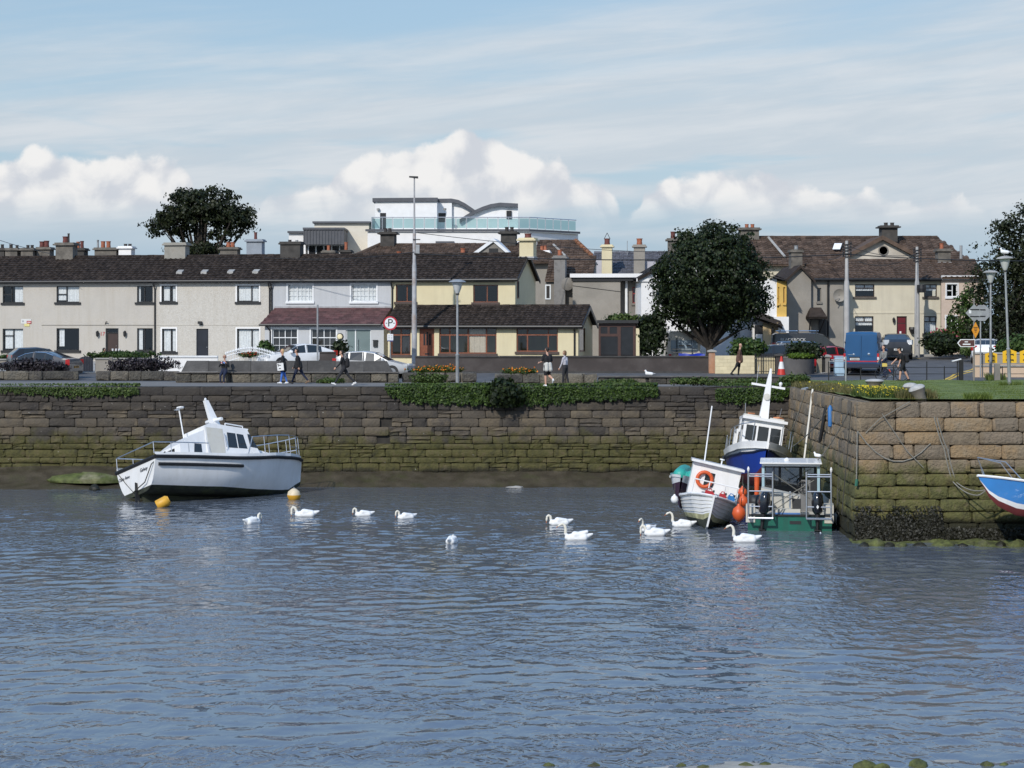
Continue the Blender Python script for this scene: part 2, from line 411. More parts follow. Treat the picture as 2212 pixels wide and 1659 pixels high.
def build_water():
    # wind ripples: a sum of short crossing wave trains, strength varying in patches
    x0,x1,y0,y1 = -27.0,27.0,30.0,99.0; st = 0.135
    nx = int((x1 - x0) / st) + 1; ny = int((y1 - y0) / st) + 1
    X,Y = np.meshgrid(np.linspace(x0,x1,nx),np.linspace(y0,y1,ny))
    g = np.random.default_rng(5); Z = np.zeros_like(X)
    ph = 0.6 * np.sin(X * 0.35 + 1.3 * np.sin(Y * 0.22)) + 0.5 * np.sin(Y * 0.51 + X * 0.13)
    for k in range(46):
        lam = 0.42 * (3.6 ** g.uniform(0,1)); a = g.normal(math.pi / 2 + 0.15,0.62)
        kk = 2 * math.pi / lam; amp = 0.0023 * lam ** 0.85
        Z += amp * np.sin(kk * (X * math.cos(a) + Y * math.sin(a)) + g.uniform(0,6.28) + ph * g.uniform(0.6,2.2))
    patch = 0.78 + 0.30 * np.sin(X * 0.09 + 2.1 * np.sin(Y * 0.07) + 0.4) * np.sin(Y * 0.16 + 1.2 * np.sin(X * 0.11))
    near = np.clip((97.0 - Y) / 10.0,0.25,1.0)           # calmer under the quay
    Z *= patch * near
    v = np.stack([X,Y,Z],-1).reshape(-1,3).astype(np.float32)
    i = np.arange((ny - 1) * nx).reshape(ny - 1,nx)[:,:-1].ravel()
    f = np.stack([i,i + 1,i + 1 + nx,i + nx],1).astype(np.int32)
    me = bpy.data.meshes.new('water'); me.vertices.add(len(v)); me.vertices.foreach_set('co',v.ravel())
    me.loops.add(f.size); me.loops.foreach_set('vertex_index',f.ravel()); me.polygons.add(len(f)); me.polygons.foreach_set('loop_start',np.arange(0,f.size,4,dtype=np.int32))
    me.polygons.foreach_set('use_smooth',[True] * len(f)); me.update(calc_edges=True)
    wm = water_material(); me.materials.append(wm)
    tag(link('water',me),kind='structure')
    mb = MB()                                               # the basin beyond the near sheet
    for a,b,c,d in ((-300,-27,-80,99),(27,300,-80,99),(-27,27,-80,30)): mb.poly([(a,c,0),(b,c,0),(b,d,0),(a,d,0)])
    struct('outer_water',mb,wm)
build_water()

# ================================================================ ground, promenade, road, lawn
QY,QX = 98.3,13.3                # quay face; corner where the pier's flank starts
PYF,PXC = 72.5,12.25             # pier front face; pier corner
M_tarmac = mat('tarmac',(0.085,0.085,0.088),0.85,0.2,1.2,0.25,40,stain=(0.14,0.135,0.13),stain_scale=0.5)
M_path = mat('footpath_tarmac',(0.17,0.158,0.145),0.9,0.15,1.0,0.25,40,stain=(0.10,0.10,0.095),stain_scale=0.6)
M_earth = mat('earth',(0.14,0.12,0.09),0.95,0.3,1.5,0.3,20)
M_conc = mat('concrete',(0.34,0.33,0.31),0.85,0.18,2.0,0.2,40,stain=(0.16,0.155,0.14),stain_scale=1.2)
M_mud_reflection = mat('mud_reflection_brown',(0.062,0.052,0.038),0.28,0.35,1.6,0.5,9,stain=(0.05,0.06,0.02),stain_scale=1.1)  # mud brown that also paints the quay wall's reflection
def grass_material():
    m = mat('lawn_grass',(0.125,0.165,0.036),0.95,0.35,1.1,0.6,60,stain=(0.22,0.20,0.075),stain_scale=0.55,stain_amt=0.6)
    return m
M_grass = grass_material()
def ground():
    mb = MB(); ys = [QY + 0.25,103,108,114,125,135,160,900]
    for a,b in zip(ys,ys[1:]): mb.poly([(-500,a,gz(a) - 0.03),(QX + 0.3,a,gz(a) - 0.03),(QX + 0.3,b,gz(b) - 0.03),(-500,b,gz(b) - 0.03)])
    ys = [PYF + 0.3,90,98,108,114,125,135,160,900]
    for a,b in zip(ys,ys[1:]): mb.poly([(QX + 0.3,a,gz(a) - 0.03),(500,a,gz(a) - 0.03),(500,b,gz(b) - 0.03),(QX + 0.3,b,gz(b) - 0.03)])
    struct('ground',mb,M_earth)
    def sheet(name,x0,x1,ys,lift,m):
        q = MB()
        for a,b in zip(ys,ys[1:]): q.poly([(x0,a,gz(a) + lift),(x1,a,gz(a) + lift),(x1,b,gz(b) + lift),(x0,b,gz(b) + lift)])
        return struct(name,q,m)
    sheet('promenade',-60,QX - 0.1,[QY + 0.3,103,107],0.0,M_path)
    sheet('road',-60,60,[107,108,114,117.2],-0.01,M_tarmac)
    sheet('side_road',13.0,60,[117.2,125,134.3],-0.01,M_tarmac)
    sheet('front_yard',-60,13.0,[117.2,125,135],0.0,M_conc)
    sheet('far_pavement',13.0,60,[134.5,136.5],0.12,M_conc)
    q = MB(); q.box(13.0,60,134.3,134.5,gz(134.3) - .1,gz(134.4) + .125); struct('far_kerb',q,M_conc)
    # lawn on the pier, its surface slightly uneven
    nx,ny = 60,40; V = []; mb = MB(); X0,X1 = PXC + 0.55,30.0
    for j in range(ny):
        y = PYF + 0.55 + (106.6 - PYF - 0.55) * j / (ny - 1)
        for i in range(nx):
            xl = X0 + 1.05 * (j / (ny - 1)); x = xl + (X1 - xl) * i / (nx - 1)
            mb.v.append((x,y,gz(y) + 0.07 + 0.035 * math.sin(x * 1.7 + y * 0.6) * math.sin(y * 0.9) * min(1,j / 3) + 0.012 * rng.random()))
    for j in range(ny - 1):
        for i in range(nx - 1):
            a = j * nx + i; mb.face((a,a + 1,a + 1 + nx,a + nx))
    struct('lawn',mb,M_grass,60)
    # painted lines on the side road
    wl = mat('white_road_paint',(0.62,0.62,0.60),0.7,0.25,6); yl = mat('yellow_road_paint',(0.62,0.40,0.05),0.7,0.3,6)
    def stripe(name,pts,w,m):
        q = MB(); pts = [feet(*p) for p in pts]
        for a,b in zip(pts,pts[1:]):
            t = (b - a); t.z = 0; s = Vector((-t.y,t.x,0)).normalized() * w / 2
            k = Vector((0,0,0.004))
            n = 6
            for i in range(n):
                c = a.lerp(b,i / n); d = a.lerp(b,(i + 1) / n); c.z = gz(c.y) - 0.005; d.z = gz(d.y) - 0.005
                q.poly([c - s + k,c + s + k,d + s + k,d - s + k])
        struct(name,q,m)
    stripe('yellow_line',[(2035,822),(2062,808),(2100,798),(2114,788)],0.16,yl)
    stripe('yellow_line',[(2042,823),(2070,810),(2104,801),(2116,792)],0.16,yl)
    stripe('yellow_line',[(1955,772.5),(1990,774.5)],0.2,yl)
    stripe('white_line',[(2078,803),(2114,801)],0.3,wl)
    stripe('white_line',[(1770,806),(1830,800)],0.25,wl)
ground()

# ================================================================ dressed stone
def stone_material(name,ramp_cols,moss,wet,z_moss,z_wet,top_stain=None,streak=0.0,bump=0.9,bdist=0.06):
    m = bpy.data.materials.new(name); m.use_nodes = True; nt = m.node_tree; N = nt.nodes; L = nt.links
    b = N['Principled BSDF']; geo = N.new('ShaderNodeNewGeometry'); oi = N.new('ShaderNodeObjectInfo')
    ad = N.new('ShaderNodeMath'); ad.operation = 'ADD'; L.new(oi.outputs['Random'],ad.inputs[0]); L.new(geo.outputs['Random Per Island'],ad.inputs[1])
    fr = N.new('ShaderNodeMath'); fr.operation = 'FRACT'; L.new(ad.outputs[0],fr.inputs[0])
    n0 = N.new('ShaderNodeTexNoise'); L.new(geo.outputs['Position'],n0.inputs['Vector']); n0.inputs['Scale'].default_value = 2.2; n0.inputs['Detail'].default_value = 8; n0.inputs['Roughness'].default_value = 0.65
    mixv = N.new('ShaderNodeMath'); mixv.operation = 'MULTIPLY_ADD'; L.new(n0.outputs[0],mixv.inputs[0]); mixv.inputs[1].default_value = 0.9; mixv.inputs[2].default_value = -0.45
    s2 = N.new('ShaderNodeMath'); s2.operation = 'ADD'; s2.use_clamp = True; L.new(fr.outputs[0],s2.inputs[0]); L.new(mixv.outputs[0],s2.inputs[1])
    c = ramp(nt,s2.outputs[0],[(i / (len(ramp_cols) - 1),q) for i,q in enumerate(ramp_cols)])
    sep = N.new('ShaderNodeSeparateXYZ'); L.new(geo.outputs['Position'],sep.inputs[0])
    def noise(scale,det,off=0.0):
        mp = N.new('ShaderNodeMapping'); L.new(geo.outputs['Position'],mp.inputs[0]); mp.inputs['Location'].default_value = (off,off,off)
        n = N.new('ShaderNodeTexNoise'); L.new(mp.outputs[0],n.inputs['Vector']); n.inputs['Scale'].default_value = scale; n.inputs['Detail'].default_value = det; n.inputs['Roughness'].default_value = 0.62
        return n.outputs[0]
    def layer(c,col,zc,width,sc,amt,off,lowside=True):
        """growth that clings below (or above) a tide level, its edge broken by noise"""
        no = noise(sc,7,off)
        a = N.new('ShaderNodeMath'); a.operation = 'MULTIPLY_ADD'; L.new(no,a.inputs[0]); a.inputs[1].default_value = width * 2.4; L.new(sep.outputs[2],a.inputs[2])
        mr = N.new('ShaderNodeMapRange'); mr.interpolation_type = 'SMOOTHSTEP'; L.new(a.outputs[0],mr.inputs[0])
        lo,hi = zc + width * 1.2 - width * 0.45,zc + width * 1.2 + width * 0.45
        mr.inputs[1].default_value = lo; mr.inputs[2].default_value = hi
        mr.inputs[3].default_value = amt if lowside else 0; mr.inputs[4].default_value = 0 if lowside else amt
        mx = N.new('ShaderNodeMix'); mx.data_type = 'RGBA'; L.new(mr.outputs[0],mx.inputs[0]); L.new(c,mx.inputs[6])
        if isinstance(col,tuple): mx.inputs[7].default_value = (*col,1)
        else: L.new(col,mx.inputs[7])
        return mx.outputs[2]
    if top_stain: c = layer(c,top_stain,3.55,0.55,1.1,0.72,3.0,False)
    mc = ramp(nt,noise(3.5,6,7.0),[(0.30,moss[0]),(0.52,moss[1]),(0.72,moss[2])])
    c = layer(c,mc,z_moss,1.0,1.3,0.80,11.0)
    c = layer(c,wet,z_wet,0.32,1.6,0.9,19.0)
    # pale lichen and bird spots
    sp = noise(6.0,3,31.0); mr = N.new('ShaderNodeMapRange'); L.new(sp,mr.inputs[0]); mr.inputs[1].default_value = 0.71; mr.inputs[2].default_value = 0.74
    mr.inputs[4].default_value = 0.6
    mx = N.new('ShaderNodeMix'); mx.data_type = 'RGBA'; L.new(mr.outputs[0],mx.inputs[0]); L.new(c,mx.inputs[6]); mx.inputs[7].default_value = (0.42,0.40,0.35,1)
    L.new(mx.outputs[2],b.inputs['Base Color'])
    b.inputs['Roughness'].default_value = 0.82; b.inputs['Specular IOR Level'].default_value = 0.3
    n3 = noise(9.0,8,2.0); bp = N.new('ShaderNodeBump'); L.new(n3,bp.inputs['Height']); bp.inputs['Strength'].default_value = bump; bp.inputs['Distance'].default_value = bdist
    L.new(bp.outputs[0],b.inputs['Normal'])
    MATS[name] = m; return m
M_quay = stone_material('quay_stone',[(0.042,0.037,0.033),(0.074,0.064,0.053),(0.105,0.087,0.066),(0.14,0.112,0.077),(0.068,0.059,0.052)],
                        [(0.036,0.036,0.012),(0.084,0.080,0.019),(0.115,0.090,0.045)],(0.022,0.020,0.014),2.25,0.75,(0.042,0.037,0.034))
M_pier = stone_material('pier_stone',[(0.17,0.134,0.094),(0.26,0.205,0.138),(0.30,0.207,0.115),(0.235,0.186,0.134),(0.20,0.162,0.118)],
                        [(0.040,0.044,0.012),(0.095,0.105,0.020),(0.14,0.115,0.06)],(0.018,0.018,0.011),2.55,0.80,bump=1.0,bdist=0.12)
M_planter = stone_material('planter_stone',[(0.055,0.052,0.048),(0.13,0.12,0.10),(0.20,0.175,0.135),(0.08,0.074,0.068)],
                           [(0.05,0.06,0.02),(0.09,0.09,0.035),(0.13,0.12,0.08)],(0.05,0.05,0.04),-50,-60,bump=1.0,bdist=0.16)
M_joint = mat('dark_joint_mortar',(0.035,0.031,0.026),0.95,0.3,3)  # dark mortar core seen between the stones
M_slab = mat('dark_limestone_slab',(0.075,0.073,0.073),0.8,0.25,1.5,0.3,14,rnd=0.25,stain=(0.17,0.165,0.155),stain_scale=2.2,stain_amt=0.4)

def stone_variants(m,n=9,rough=0.10):
    """unit stones: x and z from 0 to 1, front at y=0, uneven rounded face"""
    out = []
    for k in range(n):
        mb = MB(); g = random.Random(k + 3); nx,nz = 5,4
        for j in range(nz):
            for i in range(nx):
                fx,fz = i / (nx - 1),j / (nz - 1); e = (i in (0,nx - 1)) + (j in (0,nz - 1))
                y = (0.55 if e == 1 else 1.0 if e == 2 else 0.0) + g.uniform(-0.45,0.45)
                x = fx if i in (0,nx - 1) else [0,.10,.5,.90,1][i] + g.uniform(-.03,.03); z = fz if j in (0,nz - 1) else [0,.16,.84,1][j] + g.uniform(-.05,.05)
                if e == 2: x += (0.018 if i == 0 else -0.018) * g.uniform(0,2); z += (0.05 if j == 0 else -0.05) * g.uniform(0,1.6)
                mb.v.append((x,y * rough,z))
        for j in range(nz - 1):
            for i in range(nx - 1):
                a = j * nx + i; mb.face((a,a + 1,a + 1 + nx,a + nx))
        rim = [i for i in range(nx)] + [j * nx + nx - 1 for j in range(1,nz)] + [(nz - 1) * nx + i for i in range(nx - 2,-1,-1)] + [j * nx for j in range(nz - 2,0,-1)]
        kb = len(mb.v); mb.v += [(mb.v[i][0],1.0,mb.v[i][2]) for i in rim]
        for i in range(len(rim)):
            j = (i + 1) % len(rim); mb.face((rim[j],rim[i],kb + i,kb + j))
        out.append(mb.mesh('stone',m,40))
    return out
def lay_stones(parent,courses,depth,variants,gap=0.018,limit=300,inview=None,M=None,jitter=0.02,split=0.0):
    """courses: list of (z0, z1, [(x0,x1)...]); the largest in view become parts, the rest one joined part"""
    M = M or Matrix(); items = []
    for z0,z1,spans in courses:
        for a,b in spans:
            if split and b - a > .6 and rng.random() < split:        # two thin stones in place of one
                zm = z0 + (z1 - z0) * rng.uniform(.38,.62); xm = a + (b - a) * rng.uniform(.35,.65)
                items += [(a + gap / 2,b - gap / 2,z0 + gap / 2,zm - gap / 2)] if rng.random() < .5 else [(a + gap / 2,xm - gap / 2,z0 + gap / 2,zm - gap / 2),(xm + gap / 2,b - gap / 2,z0 + gap / 2,zm - gap / 2)]
                items.append((a + gap / 2,b - gap / 2,zm + gap / 2,z1 - gap / 2)); continue
            dz = rng.uniform(-.012,.012); items.append((a + gap / 2,b - gap / 2,z0 + gap / 2 + dz,z1 - gap / 2 + dz * .5))
    def key(q):
        v = (q[1] - q[0]) * (q[3] - q[2]); return -(v if (inview is None or inview(M @ Vector(((q[0] + q[1]) / 2,0,(q[2] + q[3]) / 2)))) else v - 100)
    items.sort(key=key); rest = MB()
    for n,(a,b,c,d) in enumerate(items):
        me = rng.choice(variants); y = rng.uniform(-jitter,jitter)
        if n < limit:
            o = link('stone',me,parent); T = M @ Matrix.Translation((a,y,c)) @ Matrix.Diagonal((b - a,depth,d - c,1)); o.matrix_local = T
        else:
            k = len(rest.v); T = M @ Matrix.Translation((a,y,c)) @ Matrix.Diagonal((b - a,depth,d - c,1))
            rest.v += [tuple(T @ p.co) for p in me.vertices]
            for p in me.polygons: rest.face([k + i for i in p.vertices])
    if rest.v: tag(rest.build('stone_courses',variants[0].materials[0],parent),kind='stuff')
def spans(x0,x1,lo,hi,cuts=()):
    """random stone lengths, with joints forced at the given cuts (a, b) that stay open"""
    out = []; segs = []; x = x0
    for a,b in sorted(cuts): segs.append((x,a)); x = b
    segs.append((x,x1))
    for a,b in segs:
        while a < b - 1e-3:
            w = rng.uniform(lo,hi)
            if b - a - w < lo * 0.6: w = b - a
            out.append((a,a + w)); a += w
    return out

def quay_wall():
    t = thing('quay_wall','long dark harbour quay wall of coursed stone with mossy foot and two drain holes','quay wall',(0,QY,0))
    var = stone_variants(M_quay,9,0.13)
    hole = [(PX(821,911,QY),PX(846,926,QY)),(PX(814,943,QY),PX(842,957,QY))]
    z = 4.70; courses = []
    hs = [0.42] + [0.26 + 0.18 * rng.random() for _ in range(11)] + [0.52,0.6]
    for k,h in enumerate(hs):
        z0 = z - h; cuts = [(a.x,b.x) for a,b in hole if z0 <= (a.z + b.z) / 2 <= z]
        lo,hi = (1.0,1.9) if k == 0 else (0.55,1.45)
        if k >= 12: lo,hi = 1.0,2.0
        courses.append((z0,z,spans(-34 + rng.random(),QX + 0.25,lo,hi,cuts))); z = z0
    lay_stones(t,courses,0.45,var,0.022,300,lambda p: -25 < p.x < 13.4,None,0.04,0.16)
    mb = MB(); mb.box(-40,QX + 0.3,0.13,0.9,z,4.655); mb.build('core',M_joint,t)
    return t
quay_wall()

def pier():
    t = thing('pier_wall','massive sunlit pier wall of large tan stone blocks with green weedy foot','pier wall',(0,0,0))
    var = stone_variants(M_pier,9,0.17)
    hs = [0.56,0.50,0.46,0.52,0.50,0.44,0.46,0.44,0.40,0.50,0.55]; z = 4.95
    front = []; side = []
    for h in hs:
        z0 = z - h; bt = (4.95 - z) * 0.045
        front.append((z0,z,spans(-bt,7.0,0.7,1.9) + spans(7.0,16,1.5,2.5)))
        side.append((z0,z,spans(0.0,26.2,0.85,1.7))); z = z0
    # front face runs to the right, leaning back a little
    Mf = Matrix.Translation((PXC,PYF,0)) @ Matrix.Translation((0,0,4.95)) @ Matrix.Rotation(R(-2.6),4,'X') @ Matrix.Translation((0,0,-4.95))
    lay_stones(t,front,0.5,var,0.024,120,lambda p: p.x < 19.2,Mf,0.04,0.05)
    # flank: local x runs from the quay corner to the pier's corner, face turned towards the basin
    a = Vector((QX,QY,0)); b = Vector((PXC,PYF,0)); d = (b - a); ang = math.atan2(d.y,d.x)
    Ms = Matrix.Translation(a) @ Matrix.Rotation(ang,4,'Z') @ Matrix.Translation((0,0,4.95)) @ Matrix.Rotation(R(-2.6),4,'X') @ Matrix.Translation((0,0,-4.95))
    Sh = Matrix.Identity(4); Sh[2][0] = .25 / d.length; Sh[2][3] = -.25; Ms = Ms @ Sh
    sd = []
    for z0,z1,sp in side:
        zt0,zt1 = z0,z1
        sd.append((z0,z1,[(p,min(q,d.length - 0.42)) for p,q in sp if p < d.length - 0.7]))
    lay_stones(t,sd,0.45,var,0.024,178,None,Ms,0.03)
    mb = MB(); zb = z
    def ring(off,zz):
        k = (4.95 - zz) * 0.045
        return [(PXC + off - k,PYF + off - k,zz),(45,PYF + off - k,zz),(45,90,zz),(QX + off - k,98.6,zz)]
    mb.loft([ring(0.30,zb),ring(0.30,4.60)],True,True,True); mb.build('core',M_joint,t)
    # flat coping behind the top course
    cp = MB(); cp.poly([(PXC + 0.3,PYF + 0.25,4.925),(45,PYF + 0.25,4.925),(45,PYF + 0.75,4.925),(PXC + 0.75,PYF + 0.75,4.925)])
    cp.poly([(PXC + 0.3,PYF + 0.25,4.925),(PXC + 0.8,PYF + 0.75,4.925),(QX + 0.8,QY - 0.2,4.725),(QX + 0.3,QY - 0.2,4.725)])
    cp.build('coping',M_pier,t)
pier()

# ================================================================ mud, weed and rocks at the water's edge
M_weed = mat('bladder_weed',(0.016,0.015,0.007),0.5,0.4,8,0.5,30)
M_alga = mat('green_weed',(0.075,0.092,0.020),0.7,0.5,3,0.5,30,stain=(0.30,0.27,0.17),stain_scale=0.9,stain_amt=0.85)
M_rock = mat('weedy_rock',(0.075,0.085,0.022),0.8,0.6,6,0.5,20,stain=(0.10,0.085,0.065),stain_scale=2.5)
def height_sheet(name,x0,x1,y0,y1,nx,ny,fn,m):
    mb = MB()
    for j in range(ny):
        for i in range(nx):
            x = x0 + (x1 - x0) * i / (nx - 1); y = y0 + (y1 - y0) * j / (ny - 1); mb.v.append((x,y,fn(x,y)))
    for j in range(ny - 1):
        for i in range(nx - 1):
            a = j * nx + i; mb.face((a,a + 1,a + 1 + nx,a + nx))
    return struct(name,mb,m,60)
def bump2(x,y): return math.sin(x * 1.3 + 0.7 * math.sin(y * 1.9)) * math.sin(y * 2.3 + x * 0.4)
height_sheet('mud_and_reflection_bank',-34,13.2,93.0,QY + 0.4,150,26,  # mud at the left; further along its brown stands in for the wall's reflection
             lambda x,y: 0.62 * max(0,(y - 96.6) / 1.7) - 0.12 * max(0,96.6 - y) + 0.30 * math.exp(-((x + 22) / 5) ** 2) * max(0,min(1,(y - 94.2) / 2)) - (0.12 if x > 7 else 0) * 3 * min(1,max(0,(x - 7) / 2)) + 0.05 * bump2(x,y) - 0.02,M_mud_reflection)
def rock(name,loc,sx,sy,sz,m,label,cat='rock',seed=0,group=None):
    g = random.Random(seed); mb = MB(); n = 11; secs = []
    ph = [g.uniform(0,6.28) for _ in range(6)]
    for k in range(7):
        q = R(-20 + 108 * k / 6); rr = math.cos(q); zz = math.sin(q)
        secs.append([Vector((sx * rr * math.cos(a) * (1 + .22 * math.sin(2 * a + ph[0]) + .13 * math.sin(3 * a + ph[1]) + g.uniform(-.1,.1)),
                             sy * rr * math.sin(a) * (1 + .2 * math.sin(2 * a + ph[2]) + g.uniform(-.1,.1)),
                             sz * zz * (1 + .15 * math.sin(a + ph[3])))) for a in [2 * math.pi * j / n for j in range(n)]])
    mb.loft(secs,True,True,True)
    o = mb.build(name,m,None,50); o.location = loc
    return tag(o,label,cat,group)
rock('mossy_rock',(PX(178,1020,96.4).x,96.4,0.36),1.45,0.8,0.34,M_alga,'long low green mossy rock on the mud below the quay wall',seed=4)
rock('mossy_rock',(PX(205,1035,94.9).x,94.9,0.05),0.28,0.25,0.22,M_weed,'small dark rock on the mud in front of the long mossy rock',seed=5)
rock('flat_stone',(PX(1112,1042,96.2).x,96.2,0.03),0.48,0.15,0.07,M_conc,'pale flat stone slab lying in the shallows below the hanging bush',seed=6)
# weed curtain on the pier foot and the stony toe
def pier_foot():
    g = np.random.default_rng(8); n = 10000
    x = g.uniform(PXC - 0.15,19.5,n); z = np.abs(g.normal(0,0.42,n)) + 0.02 + 0.12 * np.sin(x * 2.1) ; z = np.clip(z,0.0,1.25)
    x = np.where(z > 0.5,PXC - 0.1 + (x - PXC) * 0.42,x)
    pts = np.stack([x,PYF - 0.24 - 0.08 * g.random(n) + z * 0.03,z],1); nr = np.tile(np.array([[0,-1.0,0.2]]),(n,1))
    o = link('bladder_weed',leaf_mesh('bladder_weed',pts,nr,0.065,M_weed,1.6,0.6,3)); tag(o,'black bladder weed hanging over the foot of the pier wall','seaweed',kind='stuff')
    o = height_sheet('stony_toe',PXC - 0.3,30,70.2,PYF + 0.3,120,18,lambda x,y: -0.22 + 0.16 * max(0,y - 70.6) + 0.06 * bump2(x * 3,y * 3) + 0.10 * bump2(x * 1.1 + 2,y) + (0.12 if x > 15.5 else 0.0) * min(1,max(0,x - 15.5)),M_rock)
    k = 0
    for px,py,s in ((1868,1163,.30),(1893,1170,.34),(1921,1174,.26),(1945,1163,.30),(1988,1176,.24),(2040,1172,.34),(2080,1178,.26),(2120,1175,.3),(2160,1180,.26),(2195,1172,.32)):
        Y = 70.9 + 0.4 * rng.random(); p = PX(px,py,Y)
        rock('weedy_boulder',(p.x,Y,-0.03),s * rng.uniform(.7,1.3),s * .8,s * rng.uniform(.45,.8),M_rock if k % 2 else M_weed,'olive green mossy boulder at the toe of the pier wall' if k % 2 else 'black weed-covered boulder at the toe of the pier wall','boulder',20 + k,'boulders along the pier toe'); k += 1
pier_foot()
def near_shore():
    k = 0
    sand = mat('wet_sand',(0.34,0.30,0.24),0.35,0.2,3)
    height_sheet('sand_bar',2.2,8.2,34.9,36.3,70,14,lambda x,y: 0.05 * math.exp(-((x - 4.1) / 1.2) ** 2 - ((y - 35.45) / 0.32) ** 2) - 0.012 + 0.004 * bump2(x * 4,y * 6),sand)
    for px,py,s in ((1187,1650,.10),(1283,1651,.11),(1470,1651,.10),(1518,1656,.12),(1613,1653,.14),(1652,1648,.10),(1868,1653,.20),(1905,1654,.14),(1985,1651,.20),(2133,1650,.14),(2168,1650,.10)):
        Y = FPX * EYE / (py - HPX + 4); p = PX(px,py,Y)
        rock('mossy_stone',(p.x,Y,-0.01),s,s * .7,s * .62,M_rock,'small green mossy stone breaking the water at the near shore','stone',60 + k,'stones at the near shore'); k += 1
near_shore()
# ================================================================ house kit
M_black = mat('black_paint',(0.016,0.016,0.017),0.45,0.2,5)
M_white = mat('white_paint',(0.74,0.75,0.76),0.5,0.06,3)
M_pvc = mat('white_window_frame',(0.72,0.74,0.75),0.35,0.05,3)
M_brown = mat('brown_window_frame',(0.20,0.066,0.032),0.4,0.2,6)
M_glass = glass_mat('window_glass',(0.90,0.92,0.93),0.07)
M_curtain = mat('net_curtain',(0.80,0.80,0.79),0.9,0.12,9)
M_blind = mat('cream_blind',(0.55,0.47,0.36),0.9,0.1,9)
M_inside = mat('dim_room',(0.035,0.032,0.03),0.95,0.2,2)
M_tile = mat('concrete_tile',(0.036,0.028,0.024),0.85,0.35,3.0,0.3,30,rnd=0.45,stain=(0.07,0.052,0.040),stain_scale=1.3,stain_amt=0.5,spec=.12)
M_tileB = mat('weathered_brown_tile',(0.095,0.066,0.050),0.85,0.3,2.0,0.3,30,rnd=0.35,stain=(0.06,0.05,0.042),stain_scale=0.9,stain_amt=0.6,spec=.12)
M_slate = mat('grey_slate',(0.105,0.105,0.120),0.7,0.2,4,0.15,30,rnd=0.2)
M_redslate = mat('purple_slate',(0.080,0.035,0.034),0.6,0.25,2.5,0.2,30,rnd=0.28,stain=(0.15,0.085,0.075),stain_scale=1.6,stain_amt=0.5)
M_lead = mat('lead_flashing',(0.34,0.34,0.35),0.6,0.25,4)
M_pot_r = mat('terracotta_pot',(0.34,0.115,0.06),0.8,0.25,8)
M_pot_d = mat('dark_red_pot',(0.14,0.045,0.038),0.8,0.25,8)
M_pot_b = mat('sooty_pot',(0.045,0.04,0.038),0.9,0.3,8)
M_stk = mat('sooty_render',(0.15,0.135,0.115),0.9,0.3,2.5,0.3,25,stain=(0.06,0.055,0.05),stain_scale=1.5,stain_amt=0.8)
M_stk2 = mat('dark_stack',(0.06,0.055,0.05),0.9,0.3,2.5,0.3,25)
M_cream1 = mat('cream_pebbledash',(0.475,0.442,0.395),0.9,0.05,1.2,0.35,22,stain=(0.42,0.385,0.33),stain_scale=1.2,stain_amt=0.5,streak=(.40,.36,.30))
M_cream2 = mat('speckled_pebbledash',(0.525,0.495,0.445),0.9,0.10,14,0.5,20,stain=(0.40,0.36,0.30),stain_scale=6,stain_amt=0.55,streak=(.44,.40,.34))
M_greyp = mat('pale_grey_render',(0.47,0.48,0.495),0.75,0.04,1.2,streak=(.38,.39,.40))
M_yellow = mat('pale_yellow_render',(0.66,0.58,0.38),0.8,0.04,1.2,0.1,30,stain=(0.60,0.51,0.32),stain_scale=0.7,stain_amt=0.5,streak=(.55,.48,.32))
M_creamw = mat('cream_render',(0.60,0.545,0.42),0.8,0.05,1.2,0.2,22,streak=(.47,.42,.33))
M_grend = mat('grey_cement_render',(0.29,0.265,0.23),0.9,0.12,0.9,0.2,20,stain=(0.20,0.185,0.16),stain_scale=0.6)
M_gren2 = mat('dark_cement_render',(0.20,0.185,0.165),0.9,0.15,0.9,0.2,20,stain=(0.12,0.11,0.10),stain_scale=0.8)
M_whr = mat('white_render',(0.80,0.79,0.78),0.8,0.04,1.5,0.15,25,stain=(0.70,0.69,0.68),stain_scale=0.8,stain_amt=0.5)
M_zinc = mat('zinc_cladding',(0.085,0.088,0.10),0.6,0.12,2)
M_steel = mat('brushed_steel',(0.55,0.56,0.58),0.3,0.1,5,metal=0.9)
M_galv = mat('galvanised_steel',(0.33,0.34,0.345),0.5,0.15,4,metal=0.35)
M_redbrown = mat('stained_timber_door',(0.20,0.062,0.030),0.4,0.2,8)

